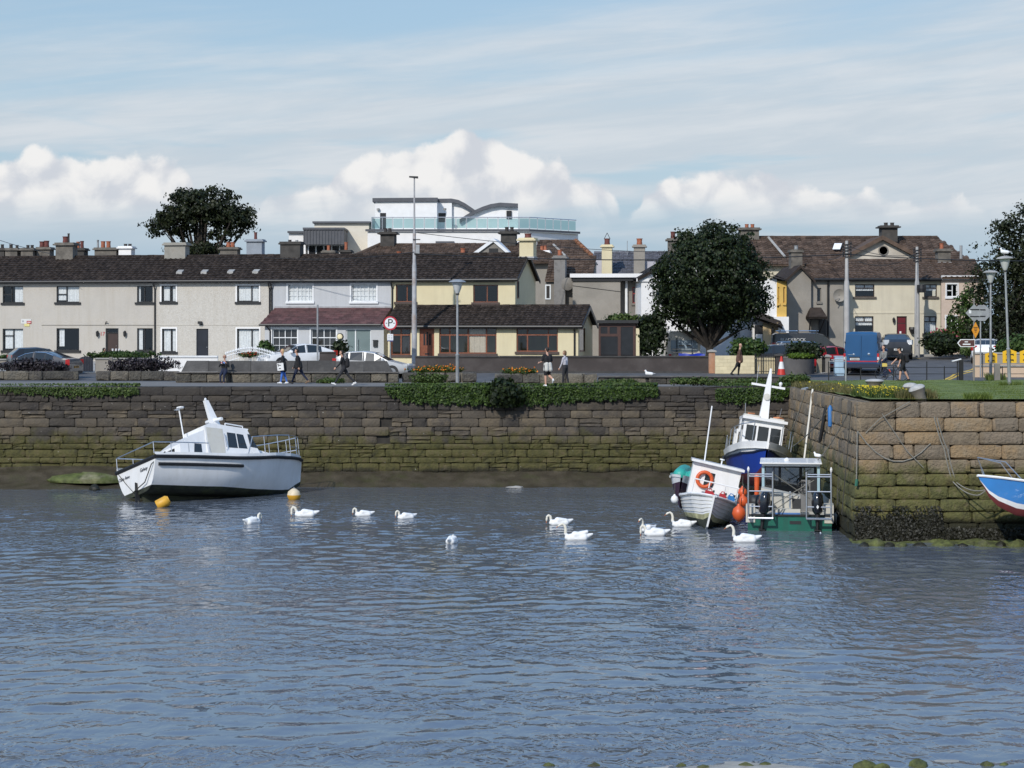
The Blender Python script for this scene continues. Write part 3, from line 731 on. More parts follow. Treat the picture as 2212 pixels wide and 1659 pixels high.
def tile_mesh(w,g,m,seed=0):
    mb = MB(); r = random.Random(seed); p = [(0,0),(.46,0),(.56,.032),(.82,.032),(.92,.004),(.985,.004)]
    t = 0.05; y1 = g * 1.12
    row = lambda y,dz: [(x * w,y + r.uniform(-.008,.008),z * w / .33 + dz) for x,z in p]
    mb.loft([row(0,0.005),row(0,0.012 + t),row(y1,0.012)])
    return mb.mesh('tile',m,30)
def roof_slope(parent,x0,x1,y0,z0,y1,z1,m,cols_w=0.33,gauge=0.34,joined=False,left=None,right=None,backing=True,ridge=True,name='roof',variants=3,thick=0.08):
    """a tiled slope from the eave (y0,z0) up to the ridge (y1,z1); left/right(t) clip hips by the height fraction"""
    L = math.hypot(y1 - y0,z1 - z0); p = math.atan2(z1 - z0,y1 - y0)
    mb = MB(); lf = left or (lambda t: x0); rf = right or (lambda t: x1)
    a,b,c,d = (lf(0),y0,z0),(rf(0),y0,z0),(rf(1),y1,z1),(lf(1),y1,z1)
    k = [(q[0],q[1],q[2] - thick) for q in (a,b,c,d)]
    mb.poly([a,b,c,d]); mb.poly([k[0],k[3],k[2],k[1]])
    for i in range(4):
        j = (i + 1) % 4; mb.poly([(a,b,c,d)[j],(a,b,c,d)[i],k[i],k[j]])
    rf_o = mb.build(name,m,parent)
    rows = max(1,round(L / gauge)); g = L / rows
    W_ = x1 - x0; cols = max(1,round(W_ / cols_w)); w = W_ / cols
    var = [tile_mesh(w,g,m,s) for s in range(variants)]; rest = MB()
    for j in range(rows):
        t = (j + 0.4) / rows
        for i in range(cols):
            x = x0 + i * w + (0.0 if j % 2 == 0 else 0.0)
            if x < lf(t) - w * 0.4 or x + w > rf(t) + w * 0.4: continue
            yy = y0 + (y1 - y0) * j / rows; zz = z0 + (z1 - z0) * j / rows
            T = Matrix.Translation((x,yy,zz)) @ Matrix.Rotation(p + rng.gauss(0,.012),4,'X') @ Matrix.Rotation(rng.gauss(0,.012),4,'Z')
            if joined:
                me = var[(i + j) % variants]; kk = len(rest.v); rest.v += [tuple(T @ q.co) for q in me.vertices]
                for q in me.polygons: rest.face([kk + n for n in q.vertices])
            else:
                o = link('tile',rng.choice(var),rf_o); o.matrix_local = T
    if joined and rest.v: tag(rest.build('tile_courses',m,rf_o),kind='stuff')
    if ridge:
        rd = MB(); n = max(1,round((rf(1) - lf(1)) / 0.45)); ww = (rf(1) - lf(1)) / n
        for i in range(n): rd.tube([(lf(1) + i * ww + .01,y1,z1 + .02 + rng.uniform(-.01,.01)),(lf(1) + (i + 1) * ww - .01,y1,z1 + .02 + rng.uniform(-.01,.01))],0.10,8)
        rd.build('ridge',m,rf_o)
    return rf_o
def window(parent,r,y,fm,lights=None,curtain=None,sill=None,inset=0.10,bar=0.05,sill_m=None,mid=None,surround=None,cm=None):
    """r=(x0,x1,z0,z1) opening; lights = fractions (fx0,fx1,fz0,fz1)"""
    x0,x1,z0,z1 = r; yy = y + inset; w,h = x1 - x0,z1 - z0
    lights = lights or [(0,1,0,1)]
    cells = []
    for a,b,c,d in lights:
        e = bar * 0.55
        cells.append((x0 + a * w + (bar if a <= 0 else e),x0 + b * w - (bar if b >= 1 else e),z0 + c * h + (bar if c <= 0 else e),z0 + d * h - (bar if d >= 1 else e)))
    mb = MB(); mb.plate(x0,x1,z0,z1,yy,cells,0.05); fr = mb.build('window',fm,parent)
    gm = MB()
    for a,b,c,d in cells:
        q = MB(); q.poly([(a,yy + .03,c),(b,yy + .03,c),(b,yy + .03,d),(a,yy + .03,d)]); q.build('pane',M_glass,fr)
    if mid:                                     # glazing bars standing in front of the glass
        q = MB(); nxx,nzz = mid
        for a,b,c,d in cells:
            nx_ = max(1,round(nxx * (b - a) / w)); nz_ = max(1,round(nzz * (d - c) / h))
            for i in range(1,nx_): xx = a + (b - a) * i / nx_; q.box(xx - .012,xx + .012,yy + .012,yy + .026,c,d)
            for j in range(1,nz_): zz = c + (d - c) * j / nz_; q.box(a,b,yy + .011,yy + .027,zz - .012,zz + .012)
        if q.v: q.build('glazing_bars',fm,fr)
    if curtain:
        for (fa,fb,fz) in curtain:
            q = MB(); n = max(4,int((fb - fa) * w / 0.05)); s0,s1 = [],[]
            for i in range(n + 1):
                xx = x0 + w * (fa + (fb - fa) * i / n); dy = yy + 0.085 + 0.02 * math.sin(i * 2.1) + rng.uniform(-.008,.008)
                s0.append((xx,dy,z1 - h * fz - .02)); s1.append((xx,dy,z1 - .03))
            q.loft([s0,s1]); q.build('curtain',cm or M_curtain,fr,60)
    if sill:
        q = MB(); q.box(x0 - sill,x1 + sill,y - 0.09,yy + .02,z0 - 0.13,z0 + 0.005); q.build('sill',sill_m or fm,fr)
    if surround:
        q = MB(); s = 0.09
        q.box(x0 - s,x0 - .002,y - .025,y + .03,z0,z1 + s); q.box(x1 + .002,x1 + s,y - .025,y + .03,z0,z1 + s); q.box(x0 - .002,x1 + .002,y - .025,y + .03,z1 + .002,z1 + s)
        q.build('surround',surround,fr)
    return fr
def chimney(parent,x0,x1,y0,y1,z0,z1,m,pots=(),cap=0.10,capm=None,flash=True,band=True):
    mb = MB(); mb.box(x0,x1,y0,y1,z0,z1); h = 0.14
    if band: mb.box(x0 - cap,x1 + cap,y0 - cap,y1 + cap,z1,z1 + h * .7); mb.box(x0 - cap * .4,x1 + cap * .4,y0 - cap * .4,y1 + cap * .4,z1 + h * .7,z1 + h * 1.3)
    c = mb.build('chimney',m,parent)
    if flash:
        q = MB(); q.box(x0 - .05,x1 + .05,y0 - .06,y1 + .05,z0 + .0,z0 + .18); q.build('flashing',M_lead,c)
    for fx,r,hh,pm in pots:
        q = MB(); x = x0 + (x1 - x0) * fx; y = (y0 + y1) / 2; zb = z1 + (h * 1.3 if band else 0) - .02
        q.lathe([(r * .85,zb),(r,zb + hh * .15),(r * .88,zb + hh * .5),(r * .95,zb + hh * .9),(r * 1.1,zb + hh * .93),(r * 1.1,zb + hh),(r * .7,zb + hh),(r * .7,zb + hh * .7)],10,(x,y,0)); q.build('chimney_pot',pm,c,40)
    return c
def gable_house_shell(t,W_,D,H,m,openings,rise,m_side=None,wall_left=True,wall_right=True,right_open=()):
    """front wall with openings, back wall, gables up to the ridge"""
    mb = MB(); mb.plate(0,W_,-.6,H,0,openings,0.16); mb.build('front_wall',m,t)
    q = MB(); q.poly([(0,D,-.6),(0,D,H),(W_,D,H),(W_,D,-.6)]); q.poly([(0,.16,0),(W_,.16,0),(W_,D,0),(0,D,0)])
    for x,on,rev in ((0,wall_left,True),(W_,wall_right,False)):
        pts = [(x,0,-.6),(x,D,-.6),(x,D,H),(x,D / 2,H + rise),(x,0,H)]
        if on: q.poly(pts[::-1] if rev else pts)
    q.build('side_walls',m_side or m,t)
    # upper floor and cross walls keep the rooms dim
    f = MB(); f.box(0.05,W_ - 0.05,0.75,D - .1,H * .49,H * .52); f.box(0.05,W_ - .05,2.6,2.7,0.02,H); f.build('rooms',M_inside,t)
def gutter(t,x0,x1,y,z,m=None,pipe=None,zb=0.2):
    q = MB(); q.tube([(x0,y,z),(x1,y,z)],0.075,8); q.box(x0,x1,y + .05,y + .10,z - .11,z + .06); q.build('gutter',m or M_black,t)
    for px in pipe or (): 
        q = MB(); q.tube([(px,y,z - .03),(px,y + .12,z - .3),(px,-0.06,z - .5),(px,-0.06,zb)],0.05,7); q.build('downpipe',m or M_black,t)

# ================================================================ the terrace across the road
ROW = Frame(1113,785,122.9,-12.0)
ROWZ = ROW.o.z
def terrace(name,label,px0,px1,**k):
    a,_ = ROW.hit(px0,700); b,_ = ROW.hit(px1,700); o = ROW.o + ROW.u * a
    t = thing(name,label,'house',o,ROW.a,'terraced houses behind the promenade')
    f = Frame.__new__(Frame); f.o = o; f.a = ROW.a; f.u = ROW.u; f.n = ROW.n
    return t,f,b - a
EH,RISE,HD = 5.12,1.55,6.2
TWO = [(0,.42,0,.5),(0,.42,.5,1),(.42,1,0,1)]
def std_roof(t,W_,ext=0.0,extr=0.0):
    r = roof_slope(t,-ext,W_ + extr,-0.28,EH - 0.06,HD / 2,EH + RISE,M_tile,0.33,0.345)
    q = MB(); q.poly([(-ext,HD / 2,EH + RISE),(W_ + extr,HD / 2,EH + RISE),(W_ + extr,HD + .28,EH - .06),(-ext,HD + .28,EH - .06)]); q.build('rear_slope',M_tileB,r)
    return r
def row_chimney(t,f,x0,x1,ytop,m,pots,d=HD / 2,depth=0.75,**k):
    a,zt = f.hit(x0,ytop,d - depth / 2); b,_ = f.hit(x1,ytop,d - depth / 2)
    return chimney(t,a,b,d - depth / 2,d + depth / 2,EH + RISE - .35,zt,m,pots,**k)

# house 1 (left edge of the row)
t,f,w = terrace('terraced_house','cream pebbledashed terraced house with black windows and red notice boards on its wall',-70,89)
op = [f.rect(5.7,50,618,654),f.rect(5.6,50,710,757)]
gable_house_shell(t,w,HD,EH,M_cream1,op,RISE)
window(t,op[0],0,M_black,TWO,[(.55,1,.95)],0.10)
window(t,op[1],0,M_black,[(0,.5,0,.68),(0,.5,.68,1),(.5,1,0,1)],[(.08,.45,.9),(.52,1,.95)],0.10)
std_roof(t,w); gutter(t,0,w,-.33,EH - .10)
for k,(a,b,c,d,col) in enumerate(((46,58,689,699,(0.6,0.6,0.58)),(58,68,689,693,(.6,.6,.58)),(58,68,693,699,(.42,.05,.05)),(53,64,699,705,(.62,.55,.22)))):
    r = f.rect(a,b,c,d); q = MB(); q.box(r[0],r[1],-.03,-.002,r[2],r[3]); q.build('notice_board',mat(f'notice_{k}',col,.5,.1),t)
r = f.rect(58.5,67.5,693.5,698.5); q = MB(); q.box(r[0] + .03,r[1] - .03,-.034,-.0305,(r[2] + r[3]) / 2 - .02,(r[2] + r[3]) / 2 + .02); q.build('print',M_white,t)
r = f.rect(47,52,690,698); q = MB(); q.box(r[0] + .04,r[1],-.034,-.0305,r[2] + .06,r[3] - .06); q.build('print',M_galv,t)

# house 17
t,f,w = terrace('terraced_house','cream rendered terraced house numbered 17 with two wall lanterns beside the door',89,337)
op = [f.rect(122,171,618,653),f.rect(296,330,618,653),f.rect(122,171,709,757),f.rect(228,256,709,782),f.rect(296,330,709,757)]
gable_house_shell(t,w,HD,EH,M_cream1,op,RISE)
window(t,op[0],0,M_black,TWO,[(.02,.4,.85),(.44,.95,.95)],0.12)
window(t,op[1],0,M_black,[(0,.45,0,1),(.45,1,0,1)],[(.0,.16,.95)],0.12)
window(t,op[2],0,M_black,[(0,1,0,1)],[(.08,.3,.8)],0.12)
window(t,op[4],0,M_black,[(0,.45,0,1),(.45,1,0,1)],[(.05,.3,.95)],0.12)
a,b,c,d = op[3]; q = MB(); q.plate(a,b,c,d,.10,[(a + .09,b - .09,c + .1,d - .32),(a + .09,b - .09,d - .26,d - .06)],.05); dr = q.build('door',M_black,t)
q = MB(); q.box(a + .09,b - .09,.14,.17,c + .1,d - .32); q.build('door_leaf',mat('brown_door',(.05,.03,.025),.4),dr)
q = MB(); q.poly([(a + .09,.13,d - .26),(b - .09,.13,d - .26),(b - .09,.13,d - .06),(a + .09,.13,d - .06)]); q.build('fanlight',M_glass,dr)
q = MB(); q.lathe([(.02,-.07),(.03,-.04),(.02,0)],8,(b - .18,.14,c + 1.0),'y'); q.build('door_handle',M_steel,dr)
_,zc = f.hit(200,692); _,zd = f.hit(200,701)
q = MB(); q.box(0.02,w - .1,-.035,.01,zd,zc); q.box(.02,w - .1,-.05,.01,zd - .03,zd - .002); q.build('string_course',M_cream1,t)
for px in (212,271):
    x,z = f.hit(px,721); q = MB(); q.box(x - .02,x + .02,-.14,0,z + .15,z + .19); q.lathe([(.01,.2),(.10,.12),(.09,-.10),(.03,-.19)],6,(x,-.14,z)); lt = q.build('lantern',M_black,t)
    q = MB(); q.lathe([(.07,-.08),(.08,.1)],6,(x,-.145,z)); q.build('lantern_glass',mat('lantern_glass',(.35,.33,.28),.2),lt)
x,z = f.hit(221.5,721.5); text(t,'17',(x,-.012,z),.34,mat('red_numerals',(.42,.03,.04),.5),name='house_number')
x,z = f.hit(231,697); q = MB(); q.tube([(x - .1,-.02,z - .1),(x,-.15,z + .05),(x + .1,-.2,z + .05)],.03); q.build('wall_camera',M_black,t)
std_roof(t,w); gutter(t,0,w,-.33,EH - .10,pipe=(w - .05,),zb=.1)
row_chimney(t,f,120,157,530,M_stk,[(.45,.20,.42,M_pot_d),(.62,.07,.62,M_pot_b)],cap=.14)

# speckled pebbledash house
t,f,w = terrace('terraced_house','speckled pebbledash terraced house with black windows, black door and white roof vents',337,587)
op = [f.rect(349,380,617,652),f.rect(512,559.5,617,652),f.rect(350,380,710,760),f.rect(424,450,710,785),f.rect(512,560,710,760)]
gable_house_shell(t,w,HD,EH,M_cream2,op,RISE)
window(t,op[0],0,M_black,[(0,.62,0,1),(.62,1,0,1)],[(.1,.5,.9),(.72,1,.95)],.12,surround=M_whr)
window(t,op[1],0,M_black,[(0,.64,0,1),(.64,1,0,1)],[(.04,.62,.9),(.66,1,.95)],.12,surround=M_whr)
window(t,op[2],0,M_black,[(0,.62,0,1),(.62,1,0,1)],[(.08,.55,.95),(.7,1,.95)],.12,surround=M_whr)
window(t,op[4],0,M_black,[(0,.64,0,1),(.64,1,0,1)],[(.04,.62,.95),(.66,1,.95)],.12,surround=M_whr)
a,b,c,d = op[3]; q = MB(); q.box(a,b,.10,.15,c,d); q.box(a + .1,b - .1,.085,.10,c + 1.15,d - .15); q.box(a + .1,b - .1,.085,.10,c + .2,c + 1.0); dr = q.build('door',mat('dark_blue_door',(.018,.021,.03),.35),t)
q = MB(); q.lathe([(.02,-.05),(.03,0)],8,(b - .12,.1,c + 1.0),'y'); q.build('door_handle',M_steel,dr)
x,z = f.hit(434,697); q = MB(); q.box(x - .14,x + .1,-.2,-.05,z - .08,z + .09); q.box(x - .02,x + .16,-.07,0,z - .14,z - .1); q.build('floodlight',M_black,t)
_,zc = f.hit(450,701.5); q = MB(); q.box(0.0,w,-.02,.01,zc - .03,zc + .01); q.build('string_course',M_cream2,t)
rf = std_roof(t,w); gutter(t,0,w,-.33,EH - .10,pipe=(w - .12,),zb=1.6)
for px in (392,445,502,556):
    x,z = f.hit(px,583,1.0); q = MB(); sl_ = (RISE + .06) / (HD / 2 + .28); zz = EH - .06 + (1.0 + .28) * sl_
    q.prism([(.55,zz - .18),(1.0,zz + .01),(.98,zz + .10),(.58,zz - .04)],x - .19,x + .19,'x'); q.build('roof_vent',M_conc,rf)
row_chimney(t,f,355,400,530,mat('weathered_stack',(.30,.285,.25),.9,.2,2,stain=(.16,.13,.10),stain_scale=2),[(.3,.12,.1,M_pot_b)],cap=.12)

# grey house with slated porch
t,f,w = terrace('terraced_house','pale blue-grey terraced house with white gridded windows and long purple slate porch roof',587,845)
op = [f.rect(622,675,614,651),f.rect(759,813,614,651)]
gable_house_shell(t,w,HD,EH,M_greyp,op,RISE)
window(t,op[0],0,M_pvc,[(0,.36,0,1),(.36,1,0,1)],[(.05,.95,.95)],.13,sill_m=M_white,mid=(6,3),surround=M_white)
window(t,op[1],0,M_pvc,[(0,.66,0,1),(.66,1,0,1)],[(.05,.95,.95)],.13,sill_m=M_white,mid=(6,3),surround=M_white)
std_roof(t,w); gutter(t,0,w,-.33,EH - .10,pipe=(.02,),zb=2.9)
row_chimney(t,f,605,648,528,M_stk2,[(.4,.12,.14,M_pot_b),(.75,.1,.12,M_galv)],cap=.09)
PD = 1.45                                       # porch depth
x0,zt = f.hit(594,665,0); x1,_ = f.hit(847,665,0); xe0,ze = f.hit(561,700,-PD - .25); xe1,_ = f.hit(822,700,-PD - .25)
pw = [f.rect(588,642,710,779,-PD),f.rect(672,726,710,779,-PD),f.rect(747,801,710,785,-PD)]
xa,_ = f.hit(572,710,-PD); xb,_ = f.hit(829,710,-PD)
q = MB(); q.plate(xa,xb,-.6,ze,-PD,pw,.14); q.poly([(xa,0,-.6),(xa,-PD,-.6),(xa,-PD,ze),(xa,0,ze)]); q.poly([(xb,-PD,-.6),(xb,0,-.6),(xb,0,ze),(xb,-PD,ze)]); q.poly([(xa,-PD,ze - .05),(xb,-PD,ze - .05),(xb,0,ze - .05),(xa,0,ze - .05)]); q.build('porch_wall',M_greyp,t)
for r in pw[:2]: window(t,r,-PD,M_pvc,[(0,.5,.72,1),(.5,1,.72,1),(0,1,0,.72)],[(.05,.95,.55)],.06,sill_m=M_white,mid=(4,4),surround=M_white,cm=M_inside)
a,b,c,d = pw[2]; q = MB(); q.plate(a,b,c,d,-PD + .08,[(a + .06,a + .55,c + .05,d - .06),(a + .62,b - .06,c + .05,d - .06)],.05); dr = q.build('porch_door',M_pvc,t)
for aa,bb in ((a + .06,a + .55),(a + .62,b - .06)):
    q = MB(); q.poly([(aa,-PD + .11,c + .05),(bb,-PD + .11,c + .05),(bb,-PD + .11,d - .06),(aa,-PD + .11,d - .06)]); q.build('pane',mat('frosted_glass',(.17,.22,.22),.15,.1,1),dr)
q = MB(); q.tube([(a + .75,-PD + .02,c + .8),(a + .75,-PD + .02,c + 1.5)],.02); q.build('door_handle',M_steel,dr)
pr = MB()                                       # slated lean-to with hipped ends
A,B,C_,D_ = Vector((xe0,-PD - .25,ze)),Vector((xe1,-PD - .25,ze)),Vector((x1,-.02,zt)),Vector((x0,-.02,zt))
pr.poly([A,B,C_,D_]); pr.poly([A,D_,Vector((xe0 + .1,0,ze))]); pr.poly([B,Vector((xe1 + .2,0,ze)),C_]); pr.poly([A - Vector((0,0,.12)),B - Vector((0,0,.12)),B,A])
po = pr.build('porch_roof',M_redslate,t)
rows = 9; sm_ = MB(); sm_.box(0,1,0,1,0,1); sm = sm_.mesh('slate',M_redslate); sang = math.atan2(zt - ze,PD + .23)
Ls = math.hypot(zt - ze,PD + .23) / rows
for j in range(rows):
    tt = j / rows; l = A.lerp(D_,tt + .5 / rows); r_ = B.lerp(C_,tt + .5 / rows); n = 17; ww = (r_.x - l.x) / n
    for i in range(n):
        o = link('slate',sm,po); y = A.y + (D_.y - A.y) * tt; z = A.z + (D_.z - A.z) * tt
        sh = .5 * ww if j % 2 else 0; x = l.x + i * ww + sh
        wid = ww if not (j % 2 and i == n - 1) else ww * .5
        o.matrix_local = Matrix.Translation((x + .004,y,z + .012)) @ Matrix.Rotation(sang - .03,4,'X') @ Matrix.Diagonal((wid - .008,Ls * 1.08,.012 + .008 * rng.random(),1))
gq = MB(); gq.tube([(xe0 - .03,-PD - .3,ze - .05),(xe1 + .03,-PD - .3,ze - .05)],.07,8); gq.build('porch_gutter',M_black,t)
gq = MB(); gq.tube([(xe0 + .42,-PD - .3,ze - .1),(xe0 + .6,-PD - .05,ze - .4),(xe0 + .6,-PD - .05,.1)],.05,7); gq.build('downpipe',M_black,t)
gq = MB(); gq.box(x0,x1,-.06,-.002,zt - .02,zt + .10); gq.build('flashing',M_lead,t)
x,z = f.hit(735,727,-PD); gq = MB(); gq.lathe([(.16,-.10),(.21,-.04),(.21,0)],16,(x,-PD,z),'y'); gq.build('bulkhead_light',M_black,t)
gq = MB(); gq.lathe([(.02,-.135),(.12,-.125),(.165,-.10)],16,(x,-PD,z),'y'); gq.build('light_diffuser',mat('light_glass',(.75,.66,.42),.4),t)
r = f.rect(807,816,736,749,-PD); gq = MB(); gq.box(r[0],r[1],-PD - .11,-PD - .002,r[2],r[3]); gq.box(r[0] - .02,r[1] + .02,-PD - .13,-PD - .002,r[3],r[3] + .05); gq.build('letter_box',M_black,t)

# yellow end house with its long front extension
t,f,w = terrace('end_house','pale yellow end of terrace house with brown windows, cream chimney and long tiled front extension',845,1113)
op = [f.rect(855,898,614,652),f.rect(1022,1076,615,653)]
gable_house_shell(t,w,HD,EH,M_yellow,op,RISE)
for r in op: window(t,r,0,M_brown,[(0,.55,0,1),(.55,1,0,1)],None,.10,sill_m=mat('brown_sill',(.07,.045,.038),.6))
q = MB(); q.box(w - .001,w + .03,.55,1.05,EH - 1.2,EH - .15); q.build('side_window',M_brown,t); q = MB(); q.box(w + .03,w + .035,.6,1.0,EH - 1.13,EH - .2); q.build('side_pane',M_inside,t)
std_roof(t,w,0,.22); gutter(t,0,w + .2,-.33,EH - .10,pipe=(.08,),zb=2.9)
for s in (1,-1):                               # barge boards on the gable
    q = MB(); ys = (-.33,HD / 2) if s == 1 else (HD + .33,HD / 2)
    q.loft([[(w + .2,ys[0],EH - .20),(w + .26,ys[0],EH - .20),(w + .26,ys[0],EH - .02),(w + .2,ys[0],EH - .02)],[(w + .2,ys[1],EH + RISE - .16),(w + .26,ys[1],EH + RISE - .16),(w + .26,ys[1],EH + RISE + .03),(w + .2,ys[1],EH + RISE + .03)]],True,True,True); q.build('barge_board',M_black,t)
row_chimney(t,f,1122,1152,520,M_yellow,[(.5,.22,.3,M_pot_d)],cap=.16,depth=1.0)
XD = 3.0
xa,_ = f.hit(838,705,-XD); xb,_ = f.hit(1249,705,-XD); _,ze = f.hit(1000,702,-XD - .3); xr,zr = f.hit(1000,662,-.6)
ow = [f.rect(844,887,709,767,-XD),f.rect(906,938,708,786,-XD),f.rect(948.5,1072.5,708,764,-XD),f.rect(1115.5,1205,709,760,-XD)]
q = MB(); q.plate(xa,xb,-.7,ze,-XD,ow,.14); q.poly([(xa,0,-.7),(xa,-XD,-.7),(xa,-XD,ze),(xa,0,ze)])
yr = -.6; zrr = zr; rb = 1.9                     # ridge line and rear eave of the extension
gw = (-XD + .45,-XD + 2.35)                     # gable window span in depth
_,gz0 = f.hit(1270,760,-XD + 1); gz0 = ow[3][2]; gz1 = ow[3][3]
q.poly([(xb,-XD,-.7),(xb,rb,-.7),(xb,rb,gz0),(xb,-XD,gz0)]); q.poly([(xb,-XD,gz0),(xb,gw[0],gz0),(xb,gw[0],gz1),(xb,-XD,gz1)]); q.poly([(xb,gw[1],gz0),(xb,rb,gz0),(xb,rb,gz1),(xb,gw[1],gz1)])
q.poly([(xb,-XD,gz1),(xb,rb,gz1),(xb,rb,ze),(xb,yr,zr - .03),(xb,-XD,ze)]); q.poly([(w,rb,-.7),(w,rb,ze),(xb,rb,ze),(xb,rb,-.7)])
q.build('extension_wall',M_yellow,t)
q = MB(); q.box(xb - .1,xb - .06,gw[0],gw[1],gz0,gz1); q.build('gable_window',M_brown,t)
q = MB(); q.box(xb - .059,xb - .055,gw[0] + .12,gw[1] - .12,gz0 + .1,gz1 - .1); q.build('gable_pane',mat('dark_gloss_pane',(.02,.02,.022),.06),t)
window(t,ow[0],-XD,M_brown,[(0,.5,0,.75),(.5,1,0,.75),(0,.5,.75,1),(.5,1,.75,1)],[(.55,.95,.95)],.06,bar=.07,cm=M_inside,sill_m=MATS['brown_sill'])
window(t,ow[2],-XD,M_brown,[(0,.18,0,.72),(0,.18,.72,1),(.18,.5,0,.72),(.18,.5,.72,1),(.5,.82,0,.72),(.5,.82,.72,1),(.82,1,0,.72),(.82,1,.72,1)],[(.52,.8,.95)],.06,bar=.07,cm=M_blind,sill_m=MATS['brown_sill'])
window(t,ow[3],-XD,M_brown,[(0,.26,0,.72),(0,.26,.72,1),(.26,.76,0,.72),(.26,.76,.72,1),(.76,1,0,.72),(.76,1,.72,1)],None,.08,bar=.07,sill_m=MATS['brown_sill'])
a,b,c,d = ow[1]; q = MB(); q.box(a,b,-XD + .08,-XD + .13,c,d); q.box(a + .14,b - .14,-XD + .06,-XD + .08,c + .25,c + .95); dr = q.build('door',M_redbrown,t)
for k in (-1,0,1):
    xm = (a + b) / 2 + k * .17; q = MB(); q.box(xm - .05,xm + .05,-XD + .068,-XD + .079,c + 1.1,d - .35 + (0.1 if k == 0 else 0)); q.build('door_pane',mat('dark_gloss_pane',(.02,.02,.022),.06),dr)
q = MB(); q.box((a + b) / 2 - .13,(a + b) / 2 + .13,-XD + .045,-XD + .06,c + .55,c + .63); q.build('letter_slot',M_black,dr)
q = MB(); q.box(a + .25,b - .2,-XD - .12,-XD - .002,d + .06,d + .16); q.build('porch_light',M_pvc,t)
ex = roof_slope(t,xa - .2,xb + .28,-XD - .3,ze - .02,yr,zr,M_tile,0.335,0.35,name='extension_roof')
q = MB(); q.poly([(xa - .2,yr,zr),(xb + .28,yr,zr),(xb + .28,rb + .2,ze - .02),(xa - .2,rb + .2,ze - .02)]); q.build('rear_slope',M_tile,ex)
for ya,yb in ((-XD - .33,yr),(rb + .25,yr)):
    q = MB(); q.loft([[(xb + .27,ya,ze - .22),(xb + .33,ya,ze - .22),(xb + .33,ya,ze),(xb + .27,ya,ze)],[(xb + .27,yb,zr - .2),(xb + .33,yb,zr - .2),(xb + .33,yb,zr + .03),(xb + .27,yb,zr + .03)]],True,True,True); q.build('barge_board',M_black,t)
q = MB(); q.tube([(xa - .2,-XD - .36,ze - .10),(xb + .3,-XD - .36,ze - .10)],.08,8); q.box(xa - .2,xb + .3,-XD - .3,-XD - .22,ze - .22,ze); q.build('extension_gutter',M_black,t)
q = MB(); xp,_ = f.hit(1241,720,-XD - .06); q.tube([(xp,-XD - .33,ze - .12),(xp,-XD - .06,ze - .35),(xp,-XD - .06,.1)],.055,7); q.build('downpipe',M_black,t)
# timber conservatory beside it
ca,cz = f.hit(1293,698,-1.6); cb,_ = f.hit(1373,698,-1.6); _,c0 = f.hit(1330,785,-1.6)
cons = thing('conservatory','dark brown timber conservatory with flat roof at the end of the yellow extension','conservatory',f.o,ROW.a)
W_ = cb - ca; cells = [(ca + .12,ca + W_ * .24,cz - .62,cz - .22),(ca + W_ * .3,ca + W_ * .5,cz - .62,cz - .22),(ca + W_ * .6,cb - .15,c0 + .35,cz - .22)]
M_dbr = mat('dark_brown_timber',(.055,.022,.016),.5,.2,6)
q = MB(); q.plate(ca,cb,c0,cz,-1.6,cells + [(ca + .12,ca + W_ * .52,c0 + .3,cz - .78)],.06); q.poly([(cb,-1.6,c0),(cb,1,c0),(cb,1,cz),(cb,-1.6,cz)]); q.build('frame',M_dbr,cons)
for r in cells + [(ca + .12,ca + W_ * .52,c0 + .3,cz - .78)]:
    q = MB(); q.poly([(r[0],-1.56,r[2]),(r[1],-1.56,r[2]),(r[1],-1.56,r[3]),(r[0],-1.56,r[3])]); q.build('pane',mat('dark_gloss_pane',(.02,.02,.022),.06),cons)
q = MB(); q.box(ca - .05,cb + .2,-1.85,1.2,cz + .002,cz + .18); q.build('flat_roof',M_black,cons)
q = MB(); q.box(cb + .02,cb + .22,-1.6,-1.3,c0,cz - .3); q.build('end_pier',M_yellow,cons)
# ================================================================ houses behind and beside the terrace
def frame_thing(name,label,px,py,Y,deg,cat='house',group=None):
    f = Frame(px,py,Y,deg); return thing(name,label,cat,f.o,f.a,group),f
def rear_slope(parent,x0,x1,y0,z0,y1,z1,m,r0=None,r1=None):
    r0 = x0 if r0 is None else r0; r1 = x1 if r1 is None else r1
    q = MB(); q.poly([(x0,y0,z0),(x1,y0,z0),(r1,y1,z1),(r0,y1,z1)]); q.build('rear_slope',m,parent)
def block(t,name,f,x0,x1,yt,yb,d0,d1,m,holes=(),hd=.15):
    """box wall whose front is seen at these edges; holes in front"""
    a,zt = f.hit(x0,yt,d0); b,zb = f.hit(x1,yb,d0)
    q = MB(); q.plate(a,b,zb,zt,d0,list(holes),hd)
    q.poly([(a,d0,zb),(a,d0,zt),(a,d1,zt),(a,d1,zb)]); q.poly([(b,d0,zt),(b,d0,zb),(b,d1,zb),(b,d1,zt)])
    q.poly([(a,d0,zt),(b,d0,zt),(b,d1,zt),(a,d1,zt)]); q.poly([(b,d1,zb),(a,d1,zb),(a,d1,zt),(b,d1,zt)])
    q.build(name,m,t); return a,b,zb,zt

